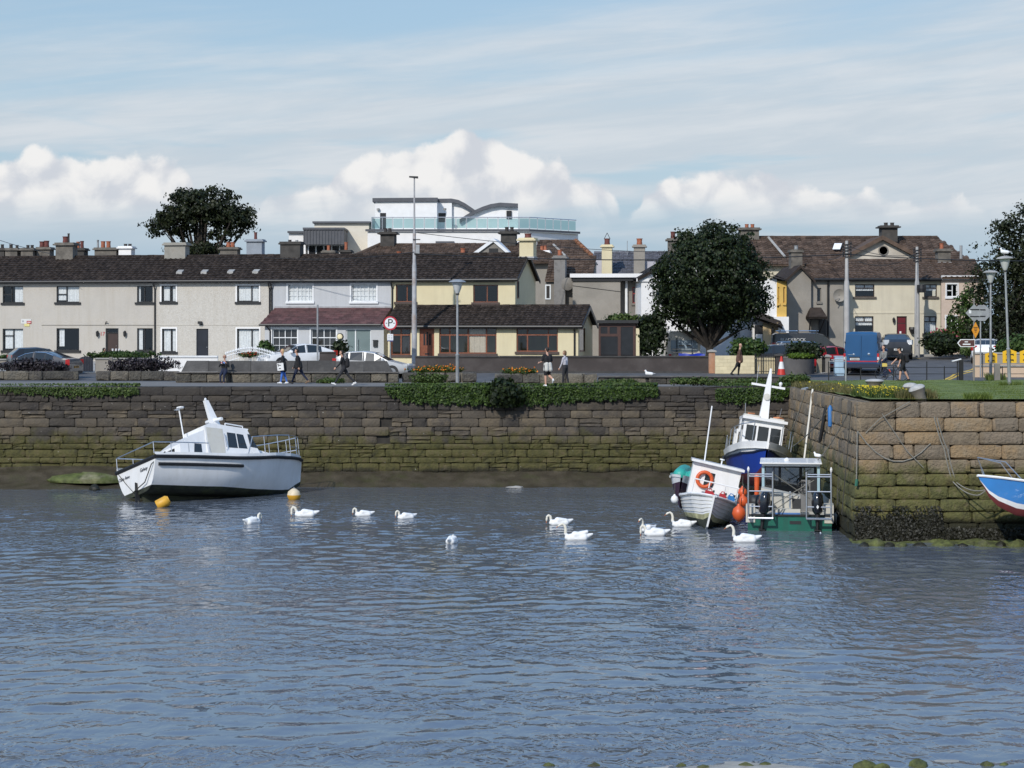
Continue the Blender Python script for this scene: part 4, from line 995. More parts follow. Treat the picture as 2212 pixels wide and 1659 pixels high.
# row of houses behind the terrace: roofs and chimneys show over the ridge
HB = []
def back_house(label,x0,x1,stacks,Y=148,ridge=556,m=M_tileB):
    t,f = frame_thing('rear_house',label,x0,770,Y,-6,group='houses behind the terrace')
    a,zr = f.hit(x0,ridge,3.2); b,_ = f.hit(x1,ridge,3.2); ze = zr - 1.7
    q = MB(); q.plate(a,b,0,ze,0,[],.1); q.poly([(b,0,0),(b,6.4,0),(b,6.4,ze),(b,3.2,zr),(b,0,ze)]); q.poly([(a,0,0),(a,0,ze),(a,3.2,zr),(a,6.4,ze),(a,6.4,0)]); q.poly([(a,6.4,0),(a,6.4,ze),(b,6.4,ze),(b,6.4,0)]); q.build('wall',M_grend,t)
    r = roof_slope(t,a,b,-.3,ze - .1,3.2,zr,m,.36,.36,joined=True); rear_slope(r,a,b,6.7,ze - .1,3.2,zr,m)
    for sx0,sx1,sy,sm,pots in stacks:
        c0,zt = f.hit(sx0,sy,2.8); c1,_ = f.hit(sx1,sy,2.8); chimney(t,c0,c1,2.7,3.7,zr - .5,zt,sm,pots,.13,flash=False)
PR,PDk,PB = M_pot_r,M_pot_d,M_pot_b
back_house('brown roofed house with two sooty chimney stacks, behind the house with notice boards',-60,76,[(-8,10,541,M_stk2,[(.5,.13,.3,PB)]),(12,38,541,M_stk,[(.3,.14,.3,PB),(.8,.12,.25,PB)]),(46,72,541,M_stk,[(.4,.13,.25,PB),(.75,.13,.25,PB)])])
back_house('brown roofed house with broad stack of dark red pots, behind house 17',76,200,[(80,108,539,M_stk,[(.25,.2,.45,PDk),(.6,.2,.5,PDk)]),(158,182,541,M_stk2,[(.3,.14,.5,PR),(.65,.14,.55,PDk)])])
back_house('brown roofed house with orange pots and a white chimney, behind house 17',200,320,[(205,252,540,M_stk,[(.3,.17,.5,PR),(.55,.17,.5,PR),(.06,.08,.6,M_galv)]),(257,284,537,M_whr,[(.4,.14,.2,PB),(.75,.14,.2,PB)])])
back_house('brown roofed house with squat cream chimney, behind the speckled pebbledash house',400,525,[(476,513,539,M_stk,[(.4,.17,.4,M_pot_r),(.65,.17,.4,M_pot_r)])],ridge=560)
back_house('house with tall plain blue-grey chimney, behind the speckled pebbledash house',525,600,[(533,566,522,mat('blue_grey_stack',(.27,.30,.34),.8,.1,2),[(.5,.12,.55,PDk)])],ridge=566)
back_house('brown roofed house with small orange pots, behind the grey house',690,760,[(698,722,546,M_stk,[(.4,.13,.4,PR)]),(735,756,545,M_stk2,[(.5,.13,.6,PR)])],ridge=556)

# hipped brown roofs right of it
t,f = frame_thing('rear_house','hipped brown roofed house with dark chimney, behind the grey and yellow houses',770,770,146,-6,group='houses behind the terrace')
a,zr = f.hit(822,529,4); b,_ = f.hit(1120,529,4); e0,ze = f.hit(735,568,0); e1,_ = f.hit(1230,565,0)
q = MB(); q.box(e0 + .3,e1 - .3,.3,7.7,0,ze); q.build('wall',M_grend,t)
r = roof_slope(t,e0,e1,-.2,ze,4,zr,M_tileB,.36,.36,True,lambda u: e0 + (a - e0) * u,lambda u: e1 + (b - e1) * u); rear_slope(r,e0,e1,8.2,ze,4,zr,M_tileB,a,b)
q = MB(); q.poly([(e0,-.2,ze),(a,4,zr),(e0,8.2,ze)]); q.poly([(e1,-.2,ze),(e1,8.2,ze),(b,4,zr)]); q.build('hip_slope',M_tileB,r)
q = MB(); q.tube([(e0,-.2,ze + .05),(a,4,zr + .05)],.14,7); q.tube([(e1,-.2,ze + .05),(b,4,zr + .05)],.14,7); q.build('hip_tiles',M_tileB,r)
c0,zt = f.hit(822,506,3.6); c1,_ = f.hit(852,506,3.6); chimney(t,c0,c1,3.5,4.6,zr - .4,zt,M_stk2,[(.3,.14,.3,PB),(.6,.14,.3,PB)],.2,flash=False)
c0,zt = f.hit(1082,505,3.6); c1,_ = f.hit(1114,505,3.6); chimney(t,c0,c1,3.5,4.6,zr - .4,zt,M_stk2,[(.35,.14,.35,PB),(.7,.14,.35,PB)],.2,flash=False)
for px,py in ((862,552),(886,556),(1000,545)):
    x,z = f.hit(px,py,1.6); q = MB(); q.lathe([(.16,-.3),(.17,.1),(.14,.14),(.2,.3)],10,(x,1.6,z)); q.build('chimney_pot',M_pot_r,t)
# white gabled dormer on its roof
x0,zb = f.hit(1020,552,-.4); x1,_ = f.hit(1104,552,-.4); xm,za = f.hit(1066,522,-.4)
d = MB(); d.poly([(x0,-.4,zb),(x1,-.4,zb),(xm,-.4,za)]); dm = d.build('dormer',M_gren2,t)
q = MB()
for xa_,xb_ in ((x0,xm),(x1,xm)): q.loft([[(xa_,-.55,zb - .12),(xa_,-.55,zb + .14),(xa_,1,zb + .14),(xa_,1,zb - .12)],[(xb_,-.55,za - .02),(xb_,-.55,za + .25),(xb_,3,za + .25),(xb_,3,za - .02)]],True,True,True)
q.build('dormer_barge',M_white,dm)
q = MB(); q.box(xm - .32,xm + .32,-.44,-.40,zb + .05,zb + .5); q.build('dormer_window',M_black,dm)
# right neighbour with orange hip
t,f = frame_thing('rear_house','brown hipped roof house with pale verge strip, below the end of the white apartment block',1180,770,152,-6,group='houses behind the terrace')
e0,ze = f.hit(1150,574,0); e1,_ = f.hit(1300,574,0); a,zr = f.hit(1160,521,4.5); b,_ = f.hit(1243,521,4.5)
q = MB(); q.box(e0 + .3,e1 - .3,.3,8.5,0,ze); q.build('wall',M_grend,t)
r = roof_slope(t,e0,e1,-.2,ze,4.5,zr,M_tileB,.36,.36,True,None,lambda u: e1 + (b - e1) * u); rear_slope(r,e0,e1,9.2,ze,4.5,zr,M_tileB,a,b)
q = MB(); q.poly([(e1,-.2,ze),(e1,9.2,ze),(b,4.5,zr)]); q.build('hip_slope',M_tileB,r)
q = MB(); p0 = Vector((e1,-.2,ze + .06)); p1 = Vector((b,4.5,zr + .06))
for i in range(9): q.tube([p0.lerp(p1,i / 9 + .01),p0.lerp(p1,(i + .92) / 9)],.17,7)
q.build('hip_tiles',mat('orange_hip_tile',(.20,.085,.04),.85,.3,4),r)
xs,zs = f.hit(1196,530,3.8); xq,zq = f.hit(1222,555,1.6); q = MB(); q.tube([(xs,3.6,zs + .05),(xq,1.5,zq + .05)],.09,6); q.build('verge_strip',M_conc,r)
c0,zt = f.hit(1162,546,-3); c1,_ = f.hit(1186,546,-3); chimney(t,c0,c1,-3,-2,2,zt,M_whr,[(.3,.13,.4,PR),(.6,.13,.4,PR)],.1,flash=False)

# dark house with tall grey stack just behind the yellow gable
t,f = frame_thing('rear_house','dark grey rendered house with tall flaking grey chimney stack, beside the yellow gable',1188,770,133,-8)
a,b,zb,zt = block(t,'wall',f,1178,1240,606,770,0,4,M_gren2)
r = roof_slope(t,a,b + 1.2,-.2,zt,2.6,f.hit(1190,556,2.6)[1],M_tileB,.33,.34,True)
c0,z1 = f.hit(1197,558,-.5); c1,_ = f.hit(1221,558,-.5); chimney(t,c0,c1,-.55,.3,0,z1,mat('flaking_stack',(.22,.21,.20),.9,.2,3,.3,20,stain=(.12,.115,.11),stain_scale=3,stain_amt=.9),[(.45,.15,.4,PR)],.13,flash=False)
q = MB(); x,z = f.hit(1190,640,-.02); x2,z2 = f.hit(1181,618,-.02); q.box(x2 - .1,x,-.04,0,z - .2,z2 + .1); q.build('window',M_pvc,t)
q = MB(); q.box(x2 - .02,x - .08,-.05,-.041,z - .12,z2 + .02); q.build('pane',M_inside,t)
c0,z1 = f.hit(1256,572,3); c1,_ = f.hit(1285,572,3); chimney(t,c0,c1,3,4,2,z1,M_grend,[],.1,flash=False)
# satellite dish on a bracket
x,z = f.hit(1226,610,-.6); q = MB(); q.tube([(x - .5,-.3,z),(x,-.6,z)],.03); q.lathe([(.02,0),(.25,.03),(.42,.10)],14,(x,-.7,z - .1),'y',False); q.build('satellite_dish',M_gren2,t,40)

# grey parapet house
t,f = frame_thing('grey_house','grey cement rendered house with white parapet band, white downpipe and red-framed window',1236,770,131,-5)
a,b,zb,zt = block(t,'wall',f,1237,1340,603,770,0,5,M_grend)
rw = f.rect(1366,1384,620,655,.7)
a2,b2,zb2,zt2 = block(t,'recess_wall',f,1340,1388,605,770,.7,5,M_gren2,[rw])
window(t,rw,.7,mat('red_frame',(.30,.03,.025),.5),[(0,1,0,.6),(0,1,.6,1)],None,.06,sill_m=M_gren2)
p0 = f.rect(1231,1388,591,599,-.25); q = MB(); q.box(p0[0],p0[1],-.25,5,p0[2],p0[3]); q.build('parapet_band',M_whr,t)
q = MB(); q.box(p0[0] + .1,p0[1] - .02,-.12,4.9,p0[2] - .22,p0[2] - .002); q.build('soffit',M_black,t)
x,z = f.hit(1353,600,.5); q = MB(); q.tube([(x,.55,z),(x,.55,.8)],.09,8); q.build('downpipe',M_white,t)
q = MB(); q.tube([(a,-.02,f.hit(1240,617,0)[1]),(b,-.02,f.hit(1335,630,0)[1])],.015,5); q.build('cable',M_black,t)
# slate roofed house behind with two tall chimneys
t,f = frame_thing('slate_house','house with dark grey slate roof and two tall plain chimneys, cream and grey',1266,770,141,-5)
a,zr = f.hit(1283,546,3.5); b,_ = f.hit(1470,548,3.5); e0,ze = f.hit(1262,598,0); e1,_ = f.hit(1475,598,0)
q = MB(); q.box(e0 + .3,e1,.3,7,0,ze); q.build('wall',M_grend,t)
r = roof_slope(t,e0,e1,-.2,ze,3.5,zr,M_slate,.3,.26,True,lambda u: e0 + (a - e0) * u,None); rear_slope(r,e0,e1,7.2,ze,3.5,zr,M_slate,a,b)
for x0,x1,yt,m,pots in ((1300,1322,534,M_yellow,[(.5,.2,.45,PDk)]),(1369,1393,534,M_grend,[(.5,.2,.45,PR)])):
    c0,z1 = f.hit(x0,yt,-.6); c1,_ = f.hit(x1,yt,-.6); chimney(t,c0,c1,-.7,.3,ze - 2.5,z1,m,pots,.12,flash=False)
    if m is M_yellow:
        q = MB(); xm = (c0 + c1) / 2
        for s in (-1,1): q.tube([(xm + s * .2,-.2,z1 + .6),(xm,-.2,z1 + 1.0)],.02,5)
        q.build('bird_guard',M_black,t)
for x0,x1,y0,y1 in ((1278,1300,562,592),(1392,1420,565,596)):
    q = MB(); c0,z1 = f.hit(x0,y0,-.1); c1,z0 = f.hit(x1,y1,-.1); q.box(c0,c1,-.3,1.2,z0,z1); q.build('roof_dormer',mat('pale_lilac_panel',(.42,.41,.45),.7,.05),t)
c0,z1 = f.hit(1442,520,3); c1,_ = f.hit(1475,520,3); chimney(t,c0,c1,3,4,ze,z1,M_stk,[(.35,.17,.5,PDk),(.8,.15,.3,PB)],.16,flash=False)
q = MB(); x,z = f.hit(1355,520,3); q.tube([(x,3,z - 1.2),(x,3,z)],.025,5); q.build('aerial',M_galv,t)
# white gable house behind the big tree
t,f = frame_thing('white_house','tall white rendered gable house partly hidden by the big dark tree',1385,775,127.5,2)
a,ze = f.hit(1385,597,0); b,_ = f.hit(1580,597,0); xm,za = f.hit(1482,540,0)
q = MB(); q.poly([(a,0,-.4),(b,0,-.4),(b,0,ze),(xm,0,za),(a,0,ze)]); q.poly([(a,0,-.4),(a,0,ze),(a,8,ze),(a,8,-.4)]); q.poly([(b,0,ze),(b,0,-.4),(b,8,-.4),(b,8,ze)]); q.build('wall',M_whr,t)
for xx in (a - .25,b + .25):
    q = MB(); q.poly([(xx,-.25,ze - .12),(xm,-.25,za),(xm,8,za),(xx,8,ze - .12)]); q.poly([(xx,-.25,ze - .30),(xx,8,ze - .3),(xm,8,za - .2),(xm,-.25,za - .2)]); q.poly([(xx,-.25,ze - .3),(xm,-.25,za - .2),(xm,-.25,za),(xx,-.25,ze - .12)]); q.build('roof_slope',M_tile,t)
q = MB(); q.box(a - .3,a + 1.3,-.1,-.002,ze - .32,ze - .12); q.build('eave_return',M_whr,t)
c0,z1 = f.hit(1600,505,3); c1,_ = f.hit(1652,505,3)

# small houses right of the tree
t,f = frame_thing('yellow_house','narrow white house with bright yellow end wall and small porch, beyond the big tree',1640,775,131,0)
a,b,zb,zt = block(t,'white_wall',f,1600,1678,602,790,0,6,M_whr)
rr = [f.rect(1680.5,1683.5,620,655,-.02),f.rect(1692,1696.5,620,655,-.02)]
block(t,'yellow_wall',f,1678,1699,607,684,-.02,6,mat('ochre_yellow_render',(.62,.40,.10),.7,.05),rr,.12)
for r in rr: window(t,r,-.02,mat('ochre_yellow_render',(.62,.40,.10)),None,None,.04)
block(t,'lower_wall',f,1672,1704,684,790,-.35,5,M_whr)
q = MB(); x0,z0 = f.hit(1655,588,0); x1,z1 = f.hit(1702,606,0); q.loft([[(x0,-.4,z0),(x0,6,z0 + .6)],[(x1,-.4,z1),(x1,6,z1 + .4)]]); q.loft([[(x0,-.4,z0 - .15),(x0,6,z0 + .4)],[(x1,-.4,z1 - .15),(x1,6,z1 + .2)]]); q.build('roof',M_tile,t)
pa,pb,p0,p1 = f.rect(1648,1681,697,790,-1.5)
q = MB(); q.plate(pa,pb,p0,p1,-1.5,[],.1); q.poly([(pb,-1.5,p0),(pb,0,p0),(pb,0,p1),(pb,-1.5,p1)]); q.build('porch_wall',mat('peach_render',(.60,.45,.26),.8,.05),t)
q = MB(); xa_,za_ = f.hit(1625,672,-1); xb_,zb_ = f.hit(1692,700,-1.7); q.loft([[(xa_,-1.9,za_ - .35),(xa_,.2,za_ + .2)],[(xb_,-1.9,zb_ - .15),(xb_,.2,zb_ + .35)]]); q.loft([[(xa_,-1.9,za_ - .5),(xa_,.2,za_ + .05)],[(xb_,-1.9,zb_ - .35),(xb_,.2,zb_ + .15)]]); q.build('porch_roof',M_tile,t)
dd = f.rect(1630,1649,703,790,-1.3); q = MB(); q.box(dd[0],dd[1],-1.35,-1.3,dd[2],dd[3]); q.build('dark_doorway',M_black,t); q = MB(); q.box(dd[0] + .05,dd[0] + .5,-1.38,-1.352,dd[3] - 1.25,dd[3] - .55); q.build('door_pane',M_curtain,t)
x,z = f.hit(1669,716,-1.5); q = MB(); q.lathe([(.02,.28),(.12,.12),(.10,-.15),(.02,-.28)],6,(x,-1.62,z)); q.build('lantern',M_black,t)
# grey gabled house with little porch
t,f = frame_thing('gable_house','brown-grey gabled house with dark canopy porch, narrow window and squat chimney',1700,775,133,3)
a,ze = f.hit(1700,602,0); b,_ = f.hit(1752,602,0); xm,za = f.hit(1729,573,0)
q = MB(); q.poly([(a,0,-.2),(b,0,-.2),(b,0,ze),(xm,0,za),(a,0,ze)]); q.poly([(a,0,-.2),(a,0,ze),(a,6,ze),(a,6,-.2)]); q.build('gable_wall',M_grend,t)
nw = f.rect(1765,1774,622,652,.4)
block(t,'wing_wall',f,1752,1822,601,790,.4,6,M_grend,[nw]); window(t,nw,.4,M_gren2,None,None,.05,sill_m=M_gren2)
q = MB()
for xx,s in ((a - .2,1),(b + .25,-1)):
    q.poly([(xx,-.25,ze - .12),(xm,-.25,za + .02),(xm,6,za + .02),(xx,6,ze - .12)]); q.poly([(xx,-.25,ze - .3),(xm,-.25,za - .18),(xm,-.25,za + .02),(xx,-.25,ze - .12)])
q.build('gable_roof',M_tile,t)
e0,z0 = f.hit(1750,602,.2); e1,_ = f.hit(1828,602,.2); _,zr = f.hit(1780,573,3); rl,_ = f.hit(1738,574,3)
r = roof_slope(t,e0,e1,.2,z0,3,zr,M_tileB,.33,.34,True,lambda u: e0 + (rl - e0) * u,None,name='wing_roof')
q = MB(); q.tube([(e0,.12,z0 - .05),(e1,.12,z0 - .05)],.08,7); x,_ = f.hit(1789,620,.3); q.tube([(x,.2,z0 - .1),(x,.33,z0 - .5),(x,.33,.2)],.07,7); q.build('gutter',M_black,t)
c0,z1 = f.hit(1708,545,2.4); c1,_ = f.hit(1732,545,2.4); chimney(t,c0,c1,2.2,3.1,za - 1.6,z1,M_stk,[(.55,.14,.3,M_galv)],.1)
pa,pz = f.hit(1747,684,-1.0); pb,_ = f.hit(1786,684,-1.0); pm,pt = f.hit(1760,664,-.6)
q = MB(); q.poly([(pa,-1.1,pz),(pb,-1.1,pz),(pm + .5,-.2,pt),(pm - .2,-.2,pt)]); q.poly([(pa,-1.1,pz),(pm - .2,-.2,pt),(pa,.4,pz)]); q.poly([(pb,-1.1,pz),(pb,.4,pz),(pm + .5,-.2,pt)]); q.box(pa,pb,-1.1,.38,pz - .15,pz - .002); q.build('porch_roof',M_tile,t)
q = MB()
for xx in (pa + .1,pb - .1): q.tube([(xx,-1.0,pz - .1),(xx + (.2 if xx < pm else -.2),.3,pz - 1.2)],.05,6)
q.build('porch_bracket',M_black,t)
dd = f.rect(1769,1784,690,790,.38); q = MB(); q.box(dd[0],dd[1],.33,.38,dd[2],dd[3]); q.build('door',M_black,t)
x,z = f.hit(1812,638,.3); q = MB(); q.lathe([(.03,.0),(.3,-.05),(.42,-.14)],14,(x,.2,z),'y',False); q.tube([(x - .4,-.25,z - .3),(x,.1,z - .2)],.025,5); q.build('satellite_dish',M_grend,t,40)

# cream house with maroon door
t,f = frame_thing('cream_house','cream rendered two storey house with maroon door and dark brown windows',1820,767,135.5,0)
a,ze = f.hit(1820,601,0); b,_ = f.hit(2032,601,0)
op = [f.rect(1847,1889,614,641),f.rect(1996,2024,614,641),f.rect(1847,1887,683,722),f.rect(1937,1959,683,758),f.rect(1996,2023,683,720)]
_,zg = f.hit(1900,772); q = MB(); q.plate(a,b,zg,ze,0,op,.15); q.poly([(a,0,zg),(a,0,ze),(a,7,ze),(a,7,zg)]); q.poly([(a,7,zg),(a,7,ze),(b,7,ze),(b,7,zg)]); q.build('front_wall',M_creamw,t)
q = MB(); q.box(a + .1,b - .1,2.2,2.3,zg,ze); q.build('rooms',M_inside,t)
bm = mat('dark_brown_frame',(.035,.022,.018),.5)
for i in (0,1,2,4): window(t,op[i],0,bm,[(0,.5,.7,1),(.5,1,.7,1),(0,1,0,.7)],[(.05,.95,.48 if i != 4 else .95)],.12,sill_m=mat('stone_sill',(.10,.085,.07),.8))
r = op[3]; q = MB(); q.plate(r[0],r[1],r[2],r[3],.1,[(r[0] + .08,r[1] - .08,r[3] - .45,r[3] - .08)],.04); dr = q.build('door_frame',bm,t)
q = MB(); q.box(r[0] + .08,r[1] - .08,.09,.099,r[2],r[3] - .5); q.build('door',mat('maroon_door',(.13,.012,.02),.4),dr); q = MB(); q.box(r[0] + .2,r[0] + .32,.08,.089,r[2] + .6,r[2] + 1.3); q.build('door_pane',M_curtain,dr); q = MB(); q.box(r[0] + .08,r[1] - .08,.12,.125,r[3] - .45,r[3] - .08); q.build('fanlight',mat('maroon_door',(.13,.012,.02)),dr)
_,zc = f.hit(1900,676); q = MB(); q.box(a,b,-.03,.0,zc - .04,zc + .06); q.build('string_course',M_creamw,t)
x,z = f.hit(1930,692,0); q = MB(); q.lathe([(.02,.2),(.1,.1),(.08,-.1),(.02,-.2)],6,(x,-.15,z)); q.build('lantern',M_black,t)
x,z = f.hit(1970,713,0); q = MB(); q.lathe([(.1,-.25),(.25,.05),(.22,.2)],8,(x,-.18,z)); q.build('letter_box',M_black,t)
_,zr = f.hit(1900,563,3.4)
# 7 courses of tiles, each its own piece
rf = roof_slope(t,a - .3,b,-.3,ze - .03,3.4,zr,M_tileB,.36,.40); rear_slope(rf,a - .3,b,7.2,ze,3.4,zr,M_tileB)
q = MB(); q.tube([(a - .3,-.36,ze - .08),(b,-.36,ze - .08)],.08,7); q.box(a - .3,b,-.3,-.2,ze - .2,ze); q.build('gutter',M_black,t)
c0,z1 = f.hit(2026,543,3); c1,_ = f.hit(2052,543,3); 
t,f2 = frame_thing('pink_house','pale pink house with white window surrounds, half hidden by the shrubs beside it',2033,767,135.3,0)
a2,ze2 = f2.hit(2033,601,0); b2,_ = f2.hit(2125,601,0); op = [f2.rect(2045,2068,614,641),f2.rect(2044,2066,683,725)]
q = MB(); q.plate(a2,b2,zg,ze2,0,op,.15); q.poly([(b2,0,zg),(b2,7,zg),(b2,7,ze2),(b2,0,ze2)]); q.build('front_wall',mat('pink_render',(.56,.45,.37),.85,.06,2,.3,25),t)
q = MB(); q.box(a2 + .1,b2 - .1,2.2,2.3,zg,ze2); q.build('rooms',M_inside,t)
for r in op: window(t,r,0,M_pvc,[(0,.55,.5,1),(0,.55,0,.5),(.55,1,0,1)],None,.12,sill_m=M_white,surround=M_white)
q = MB(); q.box(a2,b2,-.2,.05,ze2 - .12,ze2 + .18); q.build('cornice',M_white,t)
rf = roof_slope(t,a2 + .01,b2 + .2,-.3,ze2 + .02,3.4,zr,M_tileB,.36,.40); rear_slope(rf,a2,b2 + .2,7.2,ze2,3.4,zr,M_tileB)
c0,z1 = f2.hit(2026,543,3); c1,_ = f2.hit(2053,543,3); chimney(t,c0,c1,2.9,3.9,zr - .3,z1,M_stk,[(.4,.15,.4,PR)],.12)
x,z = f2.hit(2076,530,4); q = MB(); q.tube([(x,4,zr - .2),(x,4,z)],.10,8); q.build('flue_pipe',M_galv,t)
# big roof with pediment behind
t,f = frame_thing('pediment_house','large house with long brown tiled roof, skylight and pale pedimented gable with round vent',1640,770,152,0)
e0,ze = f.hit(1560,572,0); e1,_ = f.hit(2110,552,0); a,zr = f.hit(1600,514,4.5); b,zr2 = f.hit(2025,511,4.5); zr = (zr + zr2) / 2
q = MB(); q.box(e0 + .3,e1 - .3,.3,8.7,0,ze); q.build('wall',M_creamw,t)
r = roof_slope(t,e0,e1,-.2,ze,4.5,zr,M_tileB,.38,.40,True,lambda u: e0 + (a - e0) * u,lambda u: e1 + (b - e1) * u); rear_slope(r,e0,e1,9.2,ze,4.5,zr,M_tileB,a,b)
q = MB(); q.poly([(e1,-.2,ze),(e1,9.2,ze),(b,4.5,zr)]); q.poly([(e0,9.2,ze),(e0,-.2,ze),(a,4.5,zr)]); q.build('hip_slope',M_tileB,r)
x0,z0 = f.hit(1790,576,-1.2); x1,_ = f.hit(2022,576,-1.2); xm,za = f.hit(1906,512,-1.2)
q = MB(); q.poly([(x0 + .3,-1,z0),(x1 - .3,-1,z0),(xm,-1,za - .12)]); pd = q.build('pediment',mat('stained_cream_render',(.52,.47,.40),.9,.15,1.2,.2,20,stain=(.34,.28,.22),stain_scale=.7),t)
q = MB()
for xx in (x0,x1):
    q.loft([[(xx,-1.4,z0 - .08),(xx,-1.4,z0 + .2),(xx,3,z0 + .2),(xx,3,z0 - .08)],[(xm,-1.4,za - .2),(xm,-1.4,za + .12),(xm,4.4,za + .12),(xm,4.4,za - .2)]],True,True,True)
q.build('pediment_roof',M_tileB,t)
x,z = f.hit(1908,541,-1); q = MB(); q.lathe([(.30,-.07),(.38,-.07),(.38,.0)],16,(x,-1,z),'y'); q.build('round_vent',M_gren2,pd); q = MB(); q.lathe([(.01,-.075),(.30,-.075)],16,(x,-1,z),'y'); q.build('vent_grille',M_black,pd)
c0,z1 = f.hit(1904,492,3.2); c1,_ = f.hit(1938,492,3.2); chimney(t,c0,c1,3,4.3,zr - .4,z1,M_stk2,[(.35,.16,.25,PB),(.75,.16,.25,PB)],.22,flash=False)
c0,z1 = f.hit(1597,497,4.5); c1,_ = f.hit(1638,497,4.5); chimney(t,c0,c1,4,5.2,zr - .6,z1,M_stk,[(.4,.15,.3,PR),(.7,.15,.3,PR)],.18,flash=False)
sk = f.rect(1795,1820,525,539,2.4); q = MB(); q.poly([(sk[0],1.7,sk[2]),(sk[1] - .3,1.7,sk[2]),(sk[1],2.6,sk[3]),(sk[0] + .3,2.6,sk[3])]); q.build('skylight',M_curtain,r)
q = MB(); xs,zs = f.hit(1660,515,4.2); xq,zq = f.hit(1696,558,.5); q.tube([(xs,4.2,zs + .08),(xq,.6,zq + .12)],.10,6); q.build('verge_strip',M_conc,r)

# ================================================================ white apartment block with roof terrace
t,f = frame_thing('apartment_block','white modern apartment block with curved grey roofs and glass terrace balustrade',800,760,196,0,'building')
a,b,zb,zt = block(t,'main_wall',f,794,1144,500,700,0,20,M_whr)
c1x,_ = f.hit(1250,500,4); zt2 = f.hit(1250,494,4)[1]
q = MB(); q.poly([(b,0,zb),(c1x,5.5,zb),(c1x,5.5,zt),(b,0,zt)]); q.poly([(b,0,zt),(c1x,5.5,zt),(c1x,20,zt),(b,20,zt)]); q.poly([(c1x,5.5,zb),(c1x,20,zb),(c1x,20,zt),(c1x,5.5,zt)]); q.build('angled_wall',M_whr,t)
q = MB(); q.loft([[(a - .2,-.2,zt + .002),(a - .2,-.2,zt + .22),(a - .2,.3,zt + .22)],[(b,-.2,zt + .002),(b,-.2,zt + .22),(b,.3,zt + .22)],[(c1x + .2,5.3,zt + .002),(c1x + .2,5.3,zt + .22),(c1x,5.8,zt + .22)]]); q.build('parapet_coping',M_zinc,t)
M_aqua = glass_mat('green_balustrade_glass',(.42,.60,.60),.10)
n = 14; gh = 1.12
def rail_run(p,qq,n):
    p,qq = Vector(p),Vector(qq)
    for i in range(n):
        u,v = p.lerp(qq,(i + .06) / n),p.lerp(qq,(i + .94) / n)
        g = MB(); g.poly([u + Vector((0,0,.12)),v + Vector((0,0,.12)),v + Vector((0,0,gh - .08)),u + Vector((0,0,gh - .08))]); g.build('glass_panel',M_aqua,t)
        g = MB(); w_ = p.lerp(qq,i / n); g.box(w_.x - .035,w_.x + .035,w_.y - .035,w_.y + .035,w_.z,w_.z + gh); g.build('baluster',M_steel,t)
    g = MB(); g.tube([p + Vector((0,0,gh + .03)),qq + Vector((0,0,gh + .03))],.045,7); g.build('handrail',M_steel,t)
x0,_ = f.hit(803,490,.2); rail_run((x0,.2,zt + .22),(b,.2,zt + .22),15); rail_run((b,.2,zt + .22),(c1x - .2,5.6,zt + .22),6); rail_run((x0,6,zt + .22),(x0,.25,zt + .22),3)
# penthouse
doors = [f.rect(821,834,460,497,2.2)]
block(t,'penthouse_wall',f,810,944,434,500,2.2,11,M_whr,doors)
r = doors[0]; q = MB(); q.box(r[0],r[1],2.3,2.36,r[2],r[3]); q.build('terrace_door',M_black,t)
dn = [f.rect(947,963,460,480,3.6)]
block(t,'penthouse_return',f,944,976,434,500,3.6,11,M_whr,dn); r = dn[0]; q = MB(); q.box(r[0],r[1],3.7,3.76,r[2],r[3]); q.build('terrace_door',M_black,t)
def curved(name,pts,y0,y1,th,m,wall=None):
    q = MB(); P = [f.hit(x,y,3.0) for x,y in pts]
    q.loft([[(x,y0,z - th),(x,y0,z),(x,y1,z),(x,y1,z - th)] for x,z in P],True,True,True); q.build(name,m,t)
    if wall is not None:
        q = MB(); zb_ = f.hit(900,500,3)[1]
        q.loft([[(x,wall,zb_),(x,wall,z - th * .6)] for x,z in P]); q.build(name + '_wall',M_whr,t)
curved('flat_roof',[(806,429),(946,428)],2.0,11.5,.36,M_zinc)
curved('curved_roof',[(940,428.5),(975,428),(990,431),(1004,438),(1016,446),(1026,453),(1034,462)],3.5,11.5,.36,M_zinc,4.0)
curved('rising_roof',[(993,474),(1008,464),(1024,455),(1042,447),(1060,441),(1080,438),(1119,440)],2.6,11.5,.36,M_zinc,3.0)
dn = f.rect(1094,1105,455,472,2.9); q = MB(); q.box(dn[0],dn[1],2.85,2.95,dn[2],dn[3]); q.build('window',M_black,t)
for px,py in ((817,452),(961,452)):
    x,z = f.hit(px,py,2.1); q = MB(); q.lathe([(.14,-.1),(.16,.06),(.06,.12)],8,(x,2.05,z)); q.build('wall_light',M_conc,t)
for px,w_ in ((961,40),(1075,42)):
    x0,z0 = f.hit(px - w_ / 2,527,-.1); x1,z1 = f.hit(px + w_ / 2,521,-.1); q = MB(); q.box(x0,x1,-.15,-.002,z0,z1); q.build('vent_louvre',M_zinc,t)
